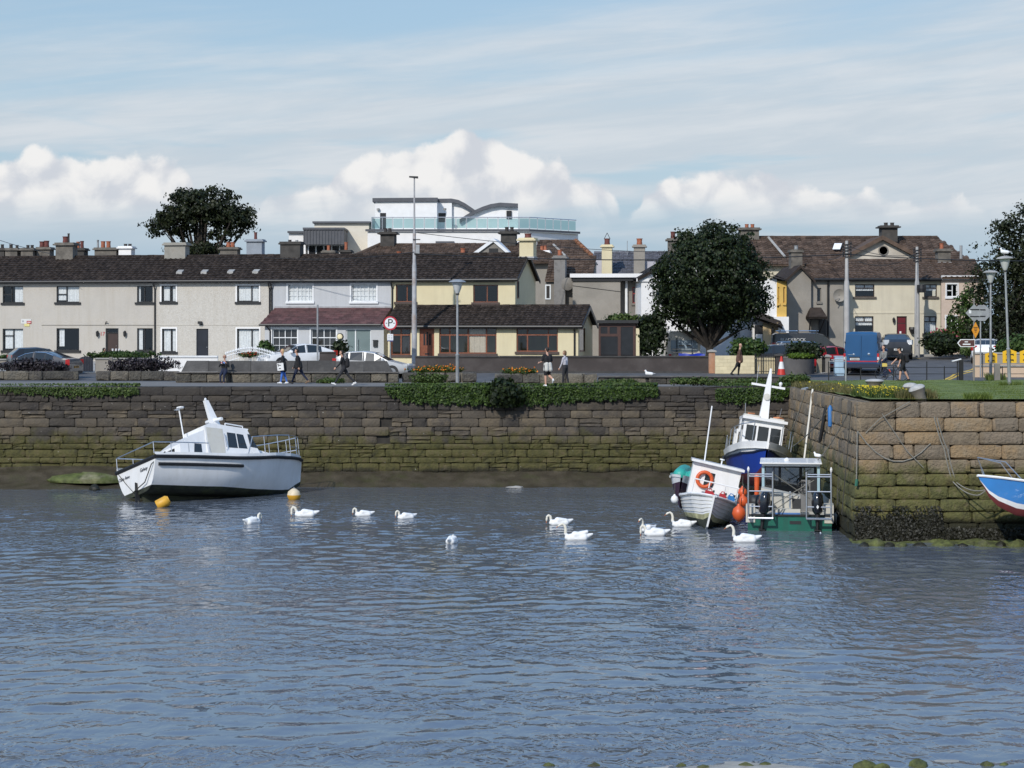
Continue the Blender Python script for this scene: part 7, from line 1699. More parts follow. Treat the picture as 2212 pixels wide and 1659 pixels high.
for s in (-1,1): q = MB(); q.lathe([(.2,-.09),(.3,-.07),(.3,.07),(.2,.09)],16,(s * .9,2.2,.3),'x'); q.build('wheel',M_tyre,t)
t = thing('blue_tarpaulin','bright blue plastic cover bundled on the brown garden wall by the caravan','tarpaulin',PX(1494,772,118.6)); q = MB()
q.loft([[(-.75 + 1.5 * u,-.2 + .05 * math.sin(9 * u),-.05),(-.75 + 1.5 * u,-.1,.18 + .06 * math.sin(7 * u)),(-.75 + 1.5 * u,.15,.2 + .05 * math.cos(8 * u)),(-.75 + 1.5 * u,.3,-.05)] for u in [k / 10 for k in range(11)]],True,True,True); q.build('cover',mat('blue_plastic',(.015,.035,.32),.4),t,50)
# bicycle of the man in black
def bicycle(label,px,Y,heading):
    t = thing('bicycle',label,'bicycle',at(px,Y),R(heading)); fr = mat('bike_frame_dark',(.02,.02,.022),.4); r = .345
    for x in (.53,-.53):
        q = MB(); n = 28; q.tube([(x + r * math.cos(2 * math.pi * k / n),0,r + r * math.sin(2 * math.pi * k / n)) for k in range(n + 1)],.02,6,False); w = q.build('wheel',M_tyre,t)
        q = MB()
        for k in range(10): a = 2 * math.pi * k / 10; q.tube([(x,0,r),(x + (r - .02) * math.cos(a),0,r + (r - .02) * math.sin(a))],.004,4)
        q.build('spokes',M_steel,w)
    q = MB(); B,S,Hd,Rr,Fr = (-.08,0,.28),(-.22,0,.82),(.36,0,.80),(-.53,0,r),(.53,0,r)
    for a,b in ((B,S),(B,(.38,0,.72)),(S,(.36,0,.80)),(S,Rr),(B,Rr),((.34,0,.90),Fr)): q.tube([a,b],.018,6)
    q.build('frame',fr,t)
    q = MB(); q.box(-.36,-.10,-.06,.06,.90,.95); q.tube([(-.22,0,.82),(-.23,0,.92)],.014,6); q.build('saddle',M_trim,t)
    q = MB(); q.tube([(.34,0,.88),(.33,0,1.0)],.016,6); q.tube([(.30,-.26,1.0),(.36,0,1.02),(.30,.26,1.0)],.014,6); q.build('handlebar',M_trim,t)
    q = MB(); q.tube([(-.08,-.09,.28),(.08,-.10,.2)],.012,5); q.box(.02,.13,-.16,-.07,.18,.21); q.lathe([(.09,-.06),(.09,-.05)],14,(-.08,0,.28),'y'); q.build('crank',M_steel,t)
    q = MB(); q.box(.24,.50,-.05,.05,.74,.92,Matrix.Rotation(R(0),4,'Y')); q.build('frame_bag',mat('yellow_bag',(.65,.5,.12),.6),t)
    q = MB(); q.tube([(.05,-.03,.45),(.14,-.03,.6)],.035,8); q.build('bottle',mat('orange_bottle',(.6,.08,.03),.5),t)
    return t
bicycle('dark bicycle with yellow frame bag wheeled by the man in black',1926,108.6,178)
# ================================================================ people
M_skin = mat('skin',(.52,.30,.21),.6,.06,8); M_hairD = mat('dark_hair',(.02,.014,.01),.7,.2,20); M_hairB = mat('blond_hair',(.50,.32,.15),.7,.2,20); M_hairG = mat('brown_hair',(.16,.09,.045),.7,.2,20)
def cloth(name,c): return mat('cloth_' + name,c,.85,.12,10,.2,60)
C_black,C_navy,C_char = cloth('black',(.010,.010,.012)),cloth('navy',(.012,.018,.045)),cloth('charcoal',(.022,.022,.026))
C_blue,C_shirt,C_brown = cloth('bright_blue',(.05,.16,.55)),cloth('pale_blue',(.16,.26,.55)),cloth('brown',(.095,.05,.035))
C_grey,C_white,C_pale = cloth('grey_marl',(.48,.46,.50),),cloth('white',(.75,.75,.74)),cloth('pale_grey',(.52,.51,.47))
def person(label,base,heading,h=1.72,lean=4,legs=((18,8),(-18,14)),arms=((-15,20),(15,25)),top=None,bottom=None,shoes=None,sleeve=None,shin=None,hair=M_hairD,coat=0.0,hood=False,girth=1.14,head_turn=0,seat=None,bald=False,beard=False,waist=None,head_tilt=0):
    """heading: direction faced, degrees from +X; legs: (thigh forward, knee bend); arms: (upper arm forward, elbow bend[, out])"""
    t = thing('person',label,'person',base,R(heading)); k = h / 1.75
    mats = [M_skin,top,bottom,shoes,sleeve or top,shin or bottom,hair,M_hairD,waist or top]
    SK,TP,BT,SH,SL,SN,HR,DK,WA = range(9); caps = []
    def V(x,y,z): return Vector((x,y,z)) * k
    # legs first: they set the hip height
    def leg(side,th,kn,hip):
        a = R(th); b = R(th - kn); kp = hip + V(math.sin(a) * .43,side * .015,-math.cos(a) * .43); an = kp + V(math.sin(b) * .42,0,-math.cos(b) * .42)
        f = R(th - kn) * .75; toe = an + V(math.cos(f) * .155,side * .03,math.sin(f) * .155 - .045); return kp,an,toe
    hip0 = V(0,0,0); lows = []
    for s,(th,kn) in zip((1,-1),legs):
        kp,an,toe = leg(s,th,kn,V(0,s * .09,0)); lows += [an.z - .075 * k,toe.z - .035 * k]
    hz = -min(lows) if seat is None else seat + .10 * k
    P = V(0,0,0) + Vector((0,0,hz))
    for s,(th,kn) in zip((1,-1),legs):
        hp = P + V(0,s * .085,0); kp,an,toe = leg(s,th,kn,hp); g_ = girth
        mid = kp.lerp(an,.3)
        caps += [(hp,.088 * k * g_,kp.lerp(hp,.12),.062 * k * g_,BT),(kp,.060 * k,mid,.058 * k,SN),(mid,.058 * k,an,.040 * k,SN)]
        heel = an + V(-.045,0,-.04); caps += [(heel,.038 * k,toe,.033 * k,SH),(an,.042 * k,an.lerp(toe,.5),.038 * k,SH)]
    ln = R(lean); up = Vector((math.sin(ln),0,math.cos(ln)))
    W_ = P + up * .16 * k; Cc = P + up * .36 * k; N = P + up * .53 * k
    for s in (1,-1): caps += [(P + V(0,s * .06,.0),.105 * k * girth,W_ + V(0,s * .055,0),.092 * k * girth,BT if not waist else WA),(W_ + V(0,s * .055,0),.094 * k * girth,Cc + V(0,s * .075,0),.103 * k * girth,TP),(Cc + V(0,s * .07,0),.10 * k * girth,N + V(0,s * .10,-.05),.075 * k,TP)]
    if coat:
        for s in (1,-1):
            for fx in (-.04,.05): caps += [(W_ + V(fx,s * .06,0),.11 * k * girth,P + V(fx * 1.3,s * .075,-coat),.115 * k * girth,TP)]
    if waist:
        for s in (1,-1):
            for fx in (-.06,.03): caps += [(W_ + V(fx,s * .075,-.06),.10 * k,P + V(fx * 1.4,s * .095,-.16),.105 * k,WA)]
    hd = N + up * .22 * k + V(.02,0,0); tr = R(head_turn); fw = Vector((math.cos(tr),math.sin(tr),math.sin(R(head_tilt)))); sd = Vector((-math.sin(tr),math.cos(tr),0))
    caps += [(N + V(0,0,-.02),.058 * k,hd - Vector((0,0,.06 * k)),.052 * k,TP if hood else SK),(hd - Vector((0,0,.035 * k)) + fw * .022 * k,.070 * k,hd + Vector((0,0,.035 * k)),.086 * k,SK),
             (hd + fw * .085 * k - Vector((0,0,.01 * k)),.012 * k,hd + fw * .098 * k - Vector((0,0,.03 * k)),.015 * k,SK),(hd + fw * .07 * k - Vector((0,0,.085 * k)),.020 * k,hd + fw * .05 * k - Vector((0,0,.08 * k)),.03 * k,DK if beard else SK)]
    for s in (1,-1):
        caps += [(hd + sd * s * .082 * k - Vector((0,0,.02 * k)),.016 * k,hd + sd * s * .086 * k + Vector((0,0,.015 * k)),.018 * k,SK),(hd + fw * .080 * k + sd * s * .03 * k + Vector((0,0,.008 * k)),.009 * k,hd + fw * .081 * k + sd * s * .034 * k + Vector((0,0,.008 * k)),.009 * k,DK)]
    caps.append((hd + fw * .078 * k + sd * .02 * k - Vector((0,0,.052 * k)),.007 * k,hd + fw * .078 * k - sd * .02 * k - Vector((0,0,.052 * k)),.007 * k,DK))
    hands = []
    for s,arm in zip((1,-1),arms):
        sh,el = arm[0],arm[1]; out = R(arm[2] if len(arm) > 2 else 8); a = R(sh); b = R(sh + el)
        S = N + V(0,s * .175,-.06); E = S + V(math.sin(a) * .28 * math.cos(out),s * .28 * math.sin(out),-math.cos(a) * .28 * math.cos(out)); inw = R(arm[3]) if len(arm) > 3 else 0
        Wt = E + V(math.sin(b) * .25 * math.cos(inw),-s * .25 * math.sin(inw),-math.cos(b) * .25 * math.cos(inw)); dirv = (Wt - E).normalized()
        caps += [(S,.058 * k * girth,E.lerp(S,.1),.045 * k,TP),(E,.043 * k,Wt,.030 * k,SL)]
        pal = Wt + dirv * .075 * k; caps.append((Wt + dirv * .02 * k,.030 * k,pal,.034 * k,SK)); fwd = Vector((0,s,0)).cross(dirv).normalized(); 
        for i,ln_ in enumerate((.062,.075,.070,.055)):
            o = pal + fwd * ((i - 1.5) * .019 * k); m_ = o + dirv * ln_ * .55 * k; e_ = m_ + (dirv * .8 - Vector((0,s * .6,0))).normalized() * ln_ * .45 * k; caps += [(o,.0105 * k,m_,.0095 * k,SK),(m_,.0095 * k,e_,.0085 * k,SK)]
        th0 = Wt + dirv * .03 * k - fwd * .028 * k; th1 = th0 + (dirv * .7 - fwd * .8).normalized() * .04 * k; caps += [(th0,.013 * k,th1,.011 * k,SK),(th1,.011 * k,th1 + dirv * .025 * k,.0095 * k,SK)]
        hands.append(pal)
    for s in (1,-1):   # short sleeve ends: upper arm keeps the top's colour
        pass
    body = blob('body',caps,mats,.0125,t)
    if not bald:
        hc = [(hd + Vector((0,0,.05 * k)) - fw * .018 * k,.088 * k,hd + Vector((0,0,.03 * k)) - fw * .035 * k,.086 * k,0),(hd - fw * .05 * k,.070 * k,hd - fw * .055 * k - Vector((0,0,.05 * k)),.055 * k,0)]
        if hair is M_hairB or hood: hc += [(hd - fw * .045 * k + sd * s * .05 * k,.055 * k,hd - fw * .05 * k + sd * s * .05 * k - Vector((0,0,.09 * k)),.045 * k,0) for s in (1,-1)]
        blob('hair',hc,[hair],.016,t)
    return t,dict(hd=hd,N=N,P=P,hands=hands,k=k,up=up)
def ground_at(px,py,dz=0.0): p = feet(px,py); p.z += dz; return p
# seated woman with cup
b = feet(484,826.5)
t,I = person('seated woman in dark jacket and blue top drinking from a cup on the stone bench',Vector(((484 - CPX) / sat(104.5),104.62,4.70)),-100,1.68,-6,((62,58),(60,62)),((28,110,20,20),(38,112,14,35)),C_black,C_navy,mat('tan_sandal',(.30,.14,.08),.6),None,None,M_hairG,seat=.50,head_turn=8)
q = MB(); q.prism([(I['N'].x + .085,I['N'].z - .02),(I['N'].x + .112,I['P'].z + .12),(I['N'].x + .085,I['P'].z + .06)],-.075,.075,'y'); q.build('blue_top',C_shirt,t)
q = MB(); q.box(I['hd'].x + .07,I['hd'].x + .105,-.075,.075,I['hd'].z + .0,I['hd'].z + .035); q.build('sunglasses',mat('red_brown_glasses',(.10,.015,.015),.3),t)
h_ = t.matrix_local @ I['hands'][1]
cup = thing('paper_cup','small red and white paper cup held by the seated woman','cup',Matrix.Translation(t.location) @ Matrix.Rotation(t.rotation_euler.z,4,'Z') @ (I['hands'][1] + Vector((.05,0,-.02)))); q = MB(); q.lathe([(.032,-.06),(.042,.05),(.044,.06),(.01,.062)],12); q.build('cup_body',C_white,cup); q = MB(); q.lathe([(.0365,-.03),(.0405,.02)],12,cap=False); q.build('sleeve',rd,cup)
# woman with patterned bag
t,I = person('fair-haired woman in long black coat and bright blue trousers walking with a patterned bag',ground_at(612,830),188,1.70,3,((10,2),(-8,10)),((4,12),(-8,14)),C_black,C_blue,C_white,None,None,M_hairB,coat=.20)
q = MB(); q.tube([(-.06,.16,I['N'].z - .02),(.02,.21,I['P'].z + .2)],.012,5); q.build('scarf',cloth('teal',(.02,.09,.14)),t)
bag = thing('tote_bag','small white and black patterned bag at the hip of the woman in blue trousers','bag',ground_at(612,830) + Vector((-.10,-.30,I['P'].z - .02))); q = MB(); q.box(-.17,.15,-.04,.04,-.2,.17,Matrix.Rotation(R(-6),4,'Y')); q.build('bag_body',C_white,bag)
for k in range(9): q = MB(); x,z = rng.uniform(-.12,.1),rng.uniform(-.15,.12); q.box(x - .03,x + .03,-.046,-.041,z - .012,z + .02,Matrix.Rotation(R(-6),4,'Y')); q.build('pattern_patch',C_black,bag)
person('man in black jacket and dark trousers striding beside the woman in blue trousers',ground_at(645,829),178,1.78,6,((24,4),(-26,14)),((-16,10),(14,18)),C_black,C_navy,mat('tan_shoe',(.2,.13,.08),.6),None,None,M_hairD,coat=.04,girth=1.25)
t,I = person('young man in black striding with rucksack and black and white shoes',ground_at(743,833),182,1.78,8,((32,2),(-30,16)),((24,22),(-14,12)),C_black,C_char,C_white,None,None,M_hairD)
blob('rucksack',[((-.17,-.05,I['N'].z - .12),.10,(-.16,-.05,I['P'].z + .14),.12,0),((-.17,.06,I['N'].z - .12),.10,(-.16,.06,I['P'].z + .14),.12,0)],[C_black],.02,t)
t,I = person('jogging man in black T-shirt and shorts with pale top tied round his waist',ground_at(1183,835),118,1.84,3,((2,4),(8,74)),((14,62,16),(4,55,16)),C_black,C_black,C_white,M_skin,M_skin,M_hairD,girth=1.25,waist=C_pale)
t,I = person('woman in grey hooded top and dark leggings with white trainers beside the jogging man',ground_at(1221,834),150,1.66,2,((8,4),(-6,8)),((14,14),(4,16)),C_grey,C_char,C_white,None,None,M_hairG,hood=True)
person('bald man in brown jacket walking past the cream block wall',ground_at(1597,814),-6,1.80,3,((-2,4),(-24,12)),((2,14),(-6,12)),C_brown,C_black,C_black,None,None,M_hairG,coat=.06,girth=1.25,bald=True)
t,I = person('bearded man in black cap, T-shirt and shorts walking his bicycle behind the railing',ground_at(1948,824) + Vector((0,-.35,0)),180,1.80,14,((20,14),(-16,10)),((10,8),(34,12)),C_black,C_black,C_black,M_skin,M_skin,M_hairD,girth=1.2,beard=True)
blob('rucksack',[((-.16,-.06,I['N'].z - .14),.11,(-.20,-.06,I['P'].z + .16),.13,0),((-.16,.06,I['N'].z - .14),.11,(-.20,.06,I['P'].z + .16),.13,0)],[C_black],.02,t)
q = MB(); hd = I['hd']; q.lathe([(.10,.02),(.10,.06),(.07,.11),(.01,.125)],12,hd); q.box(hd.x + .06,hd.x + .19,-.07,.07,hd.z + .035,hd.z + .05); q.build('cap',C_black,t,50)
person('person in grey jacket and navy trousers standing beside the blue van',at(1911,112.6),215,1.72,6,((4,2),(-4,4)),((18,40),(10,30)),cloth('mid_grey',(.20,.20,.19)),C_navy,C_black,None,None,M_hairD)
person('person in dark top sitting in the front garden of house 17',Vector((PX(217,760,119.3).x,119.3,gz(119.3) - .1)),20,1.70,16,((78,80),(74,82)),((40,60),(36,66)),cloth('dark_brown',(.035,.03,.025)),C_char,C_black,None,None,M_hairD,seat=.5,head_turn=0)
gs = thing('garden_chair','plain dark garden chair in the front garden of house 17','chair',Vector((PX(217,760,119.3).x,119.3,gz(119.3) - .1))); q = MB(); q.box(-.28,.28,-.28,.28,.44,.5); q.build('seat',M_trim,gs)
for x in (-.24,.24):
    for y in (-.24,.24): q = MB(); q.box(x - .02,x + .02,y - .02,y + .02,0,.44); q.build('leg',M_trim,gs)
ct = thing('crockery','white cups on the dark window ledge beside the seated person','cups',PX(248,758,119.6)); 
for x in (-.12,.08,.26): q = MB(); q.lathe([(.05,0),(.06,.12),(.05,.13)],10,(x,0,0)); q.build('cup',C_white,ct)
q = MB(); q.box(-.5,.5,-.1,.2,-.06,-.002); q.box(-.48,-.42,-.05,.15,-.9,-.06); q.box(.42,.48,-.05,.15,-.9,-.06); q.build('shelf',M_black,ct)
# ================================================================ boats
G_white = mat('white_gelcoat',(.80,.795,.785),.35,.04,2,coat=.3,streak=(.66,.64,.60)); G_cream = mat('aged_white_gelcoat',(.58,.56,.50),.45,.08,2,stain=(.42,.38,.28),stain_scale=2)
G_bot = mat('fouled_bottom',(.030,.034,.022),.75,.5,2.5,.4,18,stain=(.085,.10,.035),stain_scale=1.4,stain_amt=.8)
G_blue = mat('royal_blue_hull',(.010,.040,.27),.3,.08,2,coat=.4); G_green = mat('jade_green_hull',(.007,.115,.078),.4,.15,2,coat=.2,streak=(.02,.06,.045)); G_sky = mat('sky_blue_hull',(.045,.22,.55),.35,.1,1.5,coat=.3)
G_red = mat('red_antifoul',(.12,.018,.018),.7,.2,3); M_rub = mat('black_rubber_fender',(.012,.012,.013),.6,.2,5); M_rope = mat('grey_rope',(.22,.21,.18),.9,.2,20); M_dkrope = mat('dark_rope',(.06,.058,.05),.9,.2,20)
M_org = mat('orange_plastic',(.62,.10,.025),.45,.1,4); M_bglass = mat('boat_window',(.02,.024,.026),.05,.1,coat=.5); M_inbl = mat('dark_cabin_interior',(.025,.025,.028),.8); M_teal = mat('teal_tarpaulin',(.03,.33,.27),.5,.2,4)
def interp(p,t):
    for (a,va),(b,vb) in zip(p,p[1:]):
        if t <= b: 
            u = (t - a) / (b - a); u = u * u * (3 - 2 * u) * .5 + u * .5; return va + (vb - va) * u
    return p[-1][1]
class Hull:
    def __init__(s,L,beam,sheer,keel,fine,ns=22,nf=14): s.L,s.b,s.sh,s.k,s.q,s.ns,s.nf = L,beam,sheer,keel,fine,ns,nf
    def pt(s,t,f,side=1,out=0.0):
        zk,zs = interp(s.k,t),interp(s.sh,t); b = interp(s.b,t); q = interp(s.q,t)
        x = s.L * t; rake = (interp(s.sh,1) * .10) * f * t ** 6
        return Vector((x + rake,side * (b * (f ** q) + out),zk + (zs - zk) * f))
    def strip(s,f0,f1,side,n=5,t0=0,t1=1,out=0.0):
        mb = MB(); ts = [t0 + (t1 - t0) * (i / s.ns) for i in range(s.ns + 1)]
        secs = [[s.pt(t,f0 + (f1 - f0) * (j / n) ** (1.8 if f0 == 0 else 1),side,out) for j in range(n + 1)] for t in ts]
        if side < 0: secs = [r[::-1] for r in secs]
        mb.loft(secs); return mb
    def shell(s,parent,bands,transom=True):
        """bands: (name, f0, f1, material)"""
        for n_,f0,f1,m in bands:
            mb = MB()
            for side in (1,-1):
                q = s.strip(f0,f1,side,7 if f0 == 0 else 5); k = len(mb.v); mb.v += q.v
                for f in q.f: mb.face([k + i for i in f])
            mb.build(n_,m,parent,50)
            if transom:
                q = MB(); fs = [f0 + (f1 - f0) * (j / 8) ** (1.8 if f0 == 0 else 1) for j in range(9)]
                a = [s.pt(0,f,1) for f in fs]; b = [s.pt(0,f,-1) for f in fs]
                q.poly(a + b[::-1]); q.build(n_ + '_transom',m,parent)
    def sheer(s,side,f=1.0,out=0.0,t0=0,t1=1,n=24,dz=0): return [s.pt(t0 + (t1 - t0) * i / n,f,side,out) + Vector((0,0,dz)) for i in range(n + 1)]
    def deck(s,parent,m,drop=.06,t0=0,t1=1,name='deck'):
        q = MB(); n = 20; secs = []
        for i in range(n + 1):
            t = t0 + (t1 - t0) * i / n; a,b = s.pt(t,1,1,-.02),s.pt(t,1,-1,.02) ; a.z -= drop; b.z -= drop; secs.append([b,a])
        q.loft(secs); return q.build(name,m,parent)
def boat_root(name,label,loc,rx,ry,rz,sc_,cat='boat'):
    t = thing(name,label,cat,loc); t.rotation_euler = (R(rx),R(ry),R(rz)); t.scale = (sc_,) * 3; return t
def solid(parent,name,prof,hw,m,tum=.0,z0=0,smooth=None):
    q = MB(); q.prism(prof,-hw,hw,'y'); q.v = [(x,y * (1 - tum * max(0,z - z0)),z) for x,y,z in q.v]; return q.build(name,m,parent,smooth)
def rail(parent,paths,posts,r=.022,m=None,name='guard_rail'):
    o = None
    for p in paths: q = MB(); q.tube(p,r,6); o = q.build(name,m or M_steel,parent)
    for a,b in posts: q = MB(); q.tube([a,b],r * .9,6); q.build('stanchion',m or M_steel,parent)

# ---------------------------------------------------------------- white launch aground on its keel
t = boat_root('white_motor_boat','white motor launch with wheelhouse and black rubbing strake, aground and heeled on its keel',(-16.1,88.45,-.22),-15.2,2.9,38.5,1.096); t.scale.x *= .905
H_ = Hull(8.4,[(0,1.62),(.25,1.72),(.5,1.70),(.72,1.42),(.88,.88),(.96,.42),(1,.04)],[(0,1.75),(.5,1.70),(1,1.98)],[(0,.50),(.3,.42),(.7,.38),(.9,.45),(1,.90)],[(0,.20),(.4,.20),(.7,.40),(.88,.78),(1,1.05)])
H_.shell(t,[('hull_bottom',0,.15,G_bot),('hull',.15,1,G_white)])
H_.deck(t,G_white,.05)
for side in (1,-1): q = MB(); q.tube(H_.sheer(side,.97,.03),.07,8); q.build('rubbing_strake',M_rub,t); q = MB(); q.loft([[p + Vector((0,0,.0)),p + Vector((0,0,.15))] for p in H_.sheer(side,1,-.02)]); q.loft([[p + Vector((0,0,.15)),p + Vector((0,-side * .12,.15))] for p in H_.sheer(side,1,-.02)]); q.build('bulwark',G_white,t)
q = MB(); a,b = H_.pt(0,.97,1,.03),H_.pt(0,.97,-1,.03); q.tube([a,b],.085,8); q.build('stern_strake',M_rub,t)
q = MB(); q.tube(H_.sheer(-1,.74,.03,.02,.52),.065,8); q.build('side_fender',M_rub,t)
q = MB(); q.prism([(0.1,.62),(.35,0.02),(7.1,.0),(7.9,.35),(8.1,.8),(7,.5),(3,.48)],-.09,.09,'y'); q.build('keel',G_bot,t)
q = MB(); q.prism([(-.18,.0),(.05,.0),(.05,.95),(-.10,1.0)],-.03,.03,'y'); q.build('rudder',M_black,t)
zd = 1.68
solid(t,'aft_cabin',[(1.7,zd),(3.05,zd),(3.05,zd + 1.32),(2.3,zd + 1.08),(1.72,zd + .72)],.92,G_white,.05,zd)
solid(t,'wheelhouse',[(3.05,zd),(5.95,zd),(5.25,zd + 1.30),(5.30,zd + 1.38),(3.35,zd + 1.60),(3.05,zd + 1.50)],.98,G_white,.07,zd)
solid(t,'fore_cabin',[(5.5,zd),(7.35,zd + .05),(7.1,zd + .28),(5.55,zd + .62)],.72,G_white,.1,zd)
def side_quad(parent,name,pts,y,m,tum=.07):
    for s_ in (1,-1):
        q = MB(); P = [(x,s_ * (y * (1 - tum * (z - zd)) + .006),z) for x,z in pts]; q.poly(P if s_ < 0 else P[::-1]); q.build(name,m,parent)
side_quad(t,'cabin_window',[(4.15,zd + .58),(4.62,zd + .56),(4.58,zd + 1.18),(4.15,zd + 1.22)],.98,M_bglass); side_quad(t,'cabin_window',[(4.67,zd + .56),(5.12,zd + .54),(4.98,zd + 1.13),(4.64,zd + 1.17)],.98,M_bglass)
side_quad(t,'quarter_window',[(5.28,zd + .62),(5.68,zd + .56),(5.33,zd + 1.15),(5.2,zd + 1.16)],.98,M_bglass)
side_quad(t,'aft_window',[(2.35,zd + .1),(2.8,zd + .12),(2.8,zd + .72),(2.45,zd + .74)],.92,M_bglass,.05)
side_quad(t,'door_panel',[(3.12,zd + .08),(3.95,zd + .08),(3.95,zd + 1.36),(3.12,zd + 1.42)],.983,G_cream)
q = MB(); q.poly([(1.69,-.45,zd + .1),(1.69,.1,zd + .1),(1.705,.1,zd + .62),(1.705,-.45,zd + .62)]); q.build('aft_door',M_bglass,t)
q = MB(); q.loft([[(4.05,-.14,zd + 1.52),(4.5,-.14,zd + 1.47),(4.5,.14,zd + 1.47),(4.05,.14,zd + 1.52)],[(3.72,-.08,zd + 2.75),(3.90,-.08,zd + 2.75),(3.90,.08,zd + 2.75),(3.72,.08,zd + 2.75)]],True,True,True); q.lathe([(.05,zd + 2.75),(.06,zd + 2.82),(.02,zd + 2.86)],8,(3.8,0,0)); q.build('mast',G_white,t)
q = MB(); q.tube([(4.15,-.62,zd + 1.85),(4.1,0,zd + 1.92),(4.15,.62,zd + 1.98)],.07,7); q.build('radar_arm',G_white,t)
q = MB(); q.tube([(2.75,.35,zd + 1.1),(2.62,.35,zd + 2.45)],.03,6); q.lathe([(.02,0),(.17,.03),(.17,.07),(.02,.09)],10,(2.6,.2,zd + 2.42)); q.lathe([(.02,0),(.13,.03),(.02,.06)],10,(2.6,.5,zd + 2.42)); q.build('aerial_pole',G_white,t)
rail(t,[[(4.3,-.6,zd + 1.66),(5.2,-.6,zd + 1.55)],[(4.3,.6,zd + 1.66),(5.2,.6,zd + 1.55)]],[((4.3,-.6,zd + 1.5),(4.3,-.6,zd + 1.66)),((5.2,-.6,zd + 1.38),(5.2,-.6,zd + 1.55))],.025,G_white,'roof_rail')
for s_ in (1,-1):
    P = [H_.pt(u,1,s_,-.08) for u in (.0,.1,.2,.32)]; rail(t,[[p + Vector((0,0,.55)) for p in P] + [H_.pt(.33,1,s_,-.08) + Vector((0,0,.15))]],[(p + Vector((0,0,.1)),p + Vector((0,0,.55))) for p in P])
    P = [H_.pt(u,1,s_,-.08) for u in (.60,.68,.78,.88,.95,.985)]; T = [p + Vector((0,0,.85 + .12 * i / 5)) for i,p in enumerate(P)]
    T2 = [p + Vector((0,0,.45)) for p in P[3:]]; rail(t,[[H_.pt(.56,1,s_,-.08) + Vector((0,0,.1))] + T,T2],[(p + Vector((0,0,.1)),q_) for p,q_ in list(zip(P,T))[1:]])
P1,P2 = H_.pt(.985,1,1,-.08),H_.pt(.985,1,-1,-.08); rail(t,[[P1 + Vector((0,0,.97)),P2 + Vector((0,0,.97))]],[])
P1,P2 = H_.pt(0,1,1,-.08),H_.pt(0,1,-1,-.08); rail(t,[[P1 + Vector((0,0,.55)),P2 + Vector((0,0,.55))]],[])
q = MB(); q.tube([(3.98,-.99,zd + .5),(4.0,-1.02,zd + .6),(3.98,-.96,zd + 1.15)],.018,5); q.build('grab_handle',M_steel,t)
q = MB(); a = H_.pt(.0,1,-1,.0); q.tube([a + Vector((.5,0,.15)),a + Vector((-.1,.2,-.3)),a + Vector((-.12,.8,-.9)),(-.16,.15,.62),(.0,-.1,.1)],.025,5); a = H_.pt(0,.9,1); q.tube([a + Vector((-.03,-.15,.0)),a + Vector((-.06,-.8,-.55)),(-.16,.1,.62)],.015,5); q.build('mooring_line',M_dkrope,t)
M_scr = mat('dark_script',(.05,.05,.06),.5)
text(t,'Claire Anne',(-.02,1.02,1.36),.19,M_scr,(R(90),0,R(-90)),'boat_name',.35); text(t,'Galway',(-.02,-.62,1.40),.21,M_scr,(R(90),0,R(-90)),'home_port',.35)
def buoy(name,label,px,py,r,m1,m2,tilt=0,Y=None):
    Y = Y or FPX * EYE / (py - HPX + 12); p = PX(px,py,Y); o = thing(name,label,'buoy',(p.x,Y,r * .55)); o.rotation_euler = (0,R(tilt),0)
    q = MB(); q.lathe([(.02,-r),(r * .7,-r * .75),(r,-.1 * r),(r,.1 * r)],14); q.build('lower_half',m1,o,60); q = MB(); q.lathe([(r,.1 * r),(r * .85,r * .6),(r * .4,r * .95),(.05,r * 1.05)],14); q.build('upper_half',m2,o,60); q = MB(); q.tube([(-.05,0,r),(0,0,r * 1.25),(.05,0,r)],.02,5); q.build('lifting_eye',M_steel,o)
M_by,M_bw = mat('amber_buoy',(.62,.33,.03),.5,.15,4),mat('pale_buoy_top',(.62,.52,.36),.5,.15,4)
buoy('mooring_buoy','round amber and cream mooring buoy under the bow of the white launch',635,1064,.30,M_by,M_bw,0,90.0)
o = thing('mooring_drum','yellow plastic drum buoy lying at the stern keel of the white launch','buoy',PX(352,1086,86.2)); o.location.z = .18; o.rotation_euler = (R(10),R(62),R(20)); q = MB(); q.lathe([(.20,-.28),(.23,-.25),(.23,.2),(.16,.28),(.17,.29),(.17,.2)],14); q.build('drum',M_by,o,50)

# ---------------------------------------------------------------- small white clinker boat
t = boat_root('clinker_boat','small white clinker boat with plain cabin, orange lifebuoy and fuel cans, tilted in the basin',(7.62,82.44,-.39),-12.8,-2.2,-93.7,.942)
Hb = Hull(6.0,[(0,.9),(.3,1.2),(.6,1.22),(.8,.92),(.93,.45),(1,.03)],[(0,1.15),(.5,1.15),(1,1.55)],[(0,.2),(.5,.05),(.9,.08),(1,.35)],[(0,.28),(.5,.32),(.8,.58),(1,1.0)])
ysl = mat('weed_stained_white',(.42,.40,.22),.6,.35,3)
Hb.shell(t,[('hull_bottom',0,.30,G_bot),('stained_band',.30,.44,ysl),('hull',.44,1,G_white)]); Hb.deck(t,G_cream,.08)
for k in range(5):
    for s_ in (1,-1): q = MB(); q.tube(Hb.sheer(s_,.50 + .11 * k,.012),.014,5); q.build('clinker_edge',G_cream,t)
for s_ in (1,-1): q = MB(); q.tube(Hb.sheer(s_,1,.03),.05,6); q.build('gunwale',G_white,t)
q = MB(); q.prism([(5.5,.05),(6.05,.3),(6.22,1.58),(6.12,1.6),(5.9,.4)],-.035,.035,'y'); q.build('stem',G_white,t)
zd = 1.05
q = MB(); q.plate(-1.0,1.0,zd,zd + 1.62,0,[(-.42,-.02,zd + .72,zd + 1.30)],.04); q.v = [(3.3 - y,x,z) for x,y,z in q.v]; q.build('cabin_front',G_white,t)
q = MB()
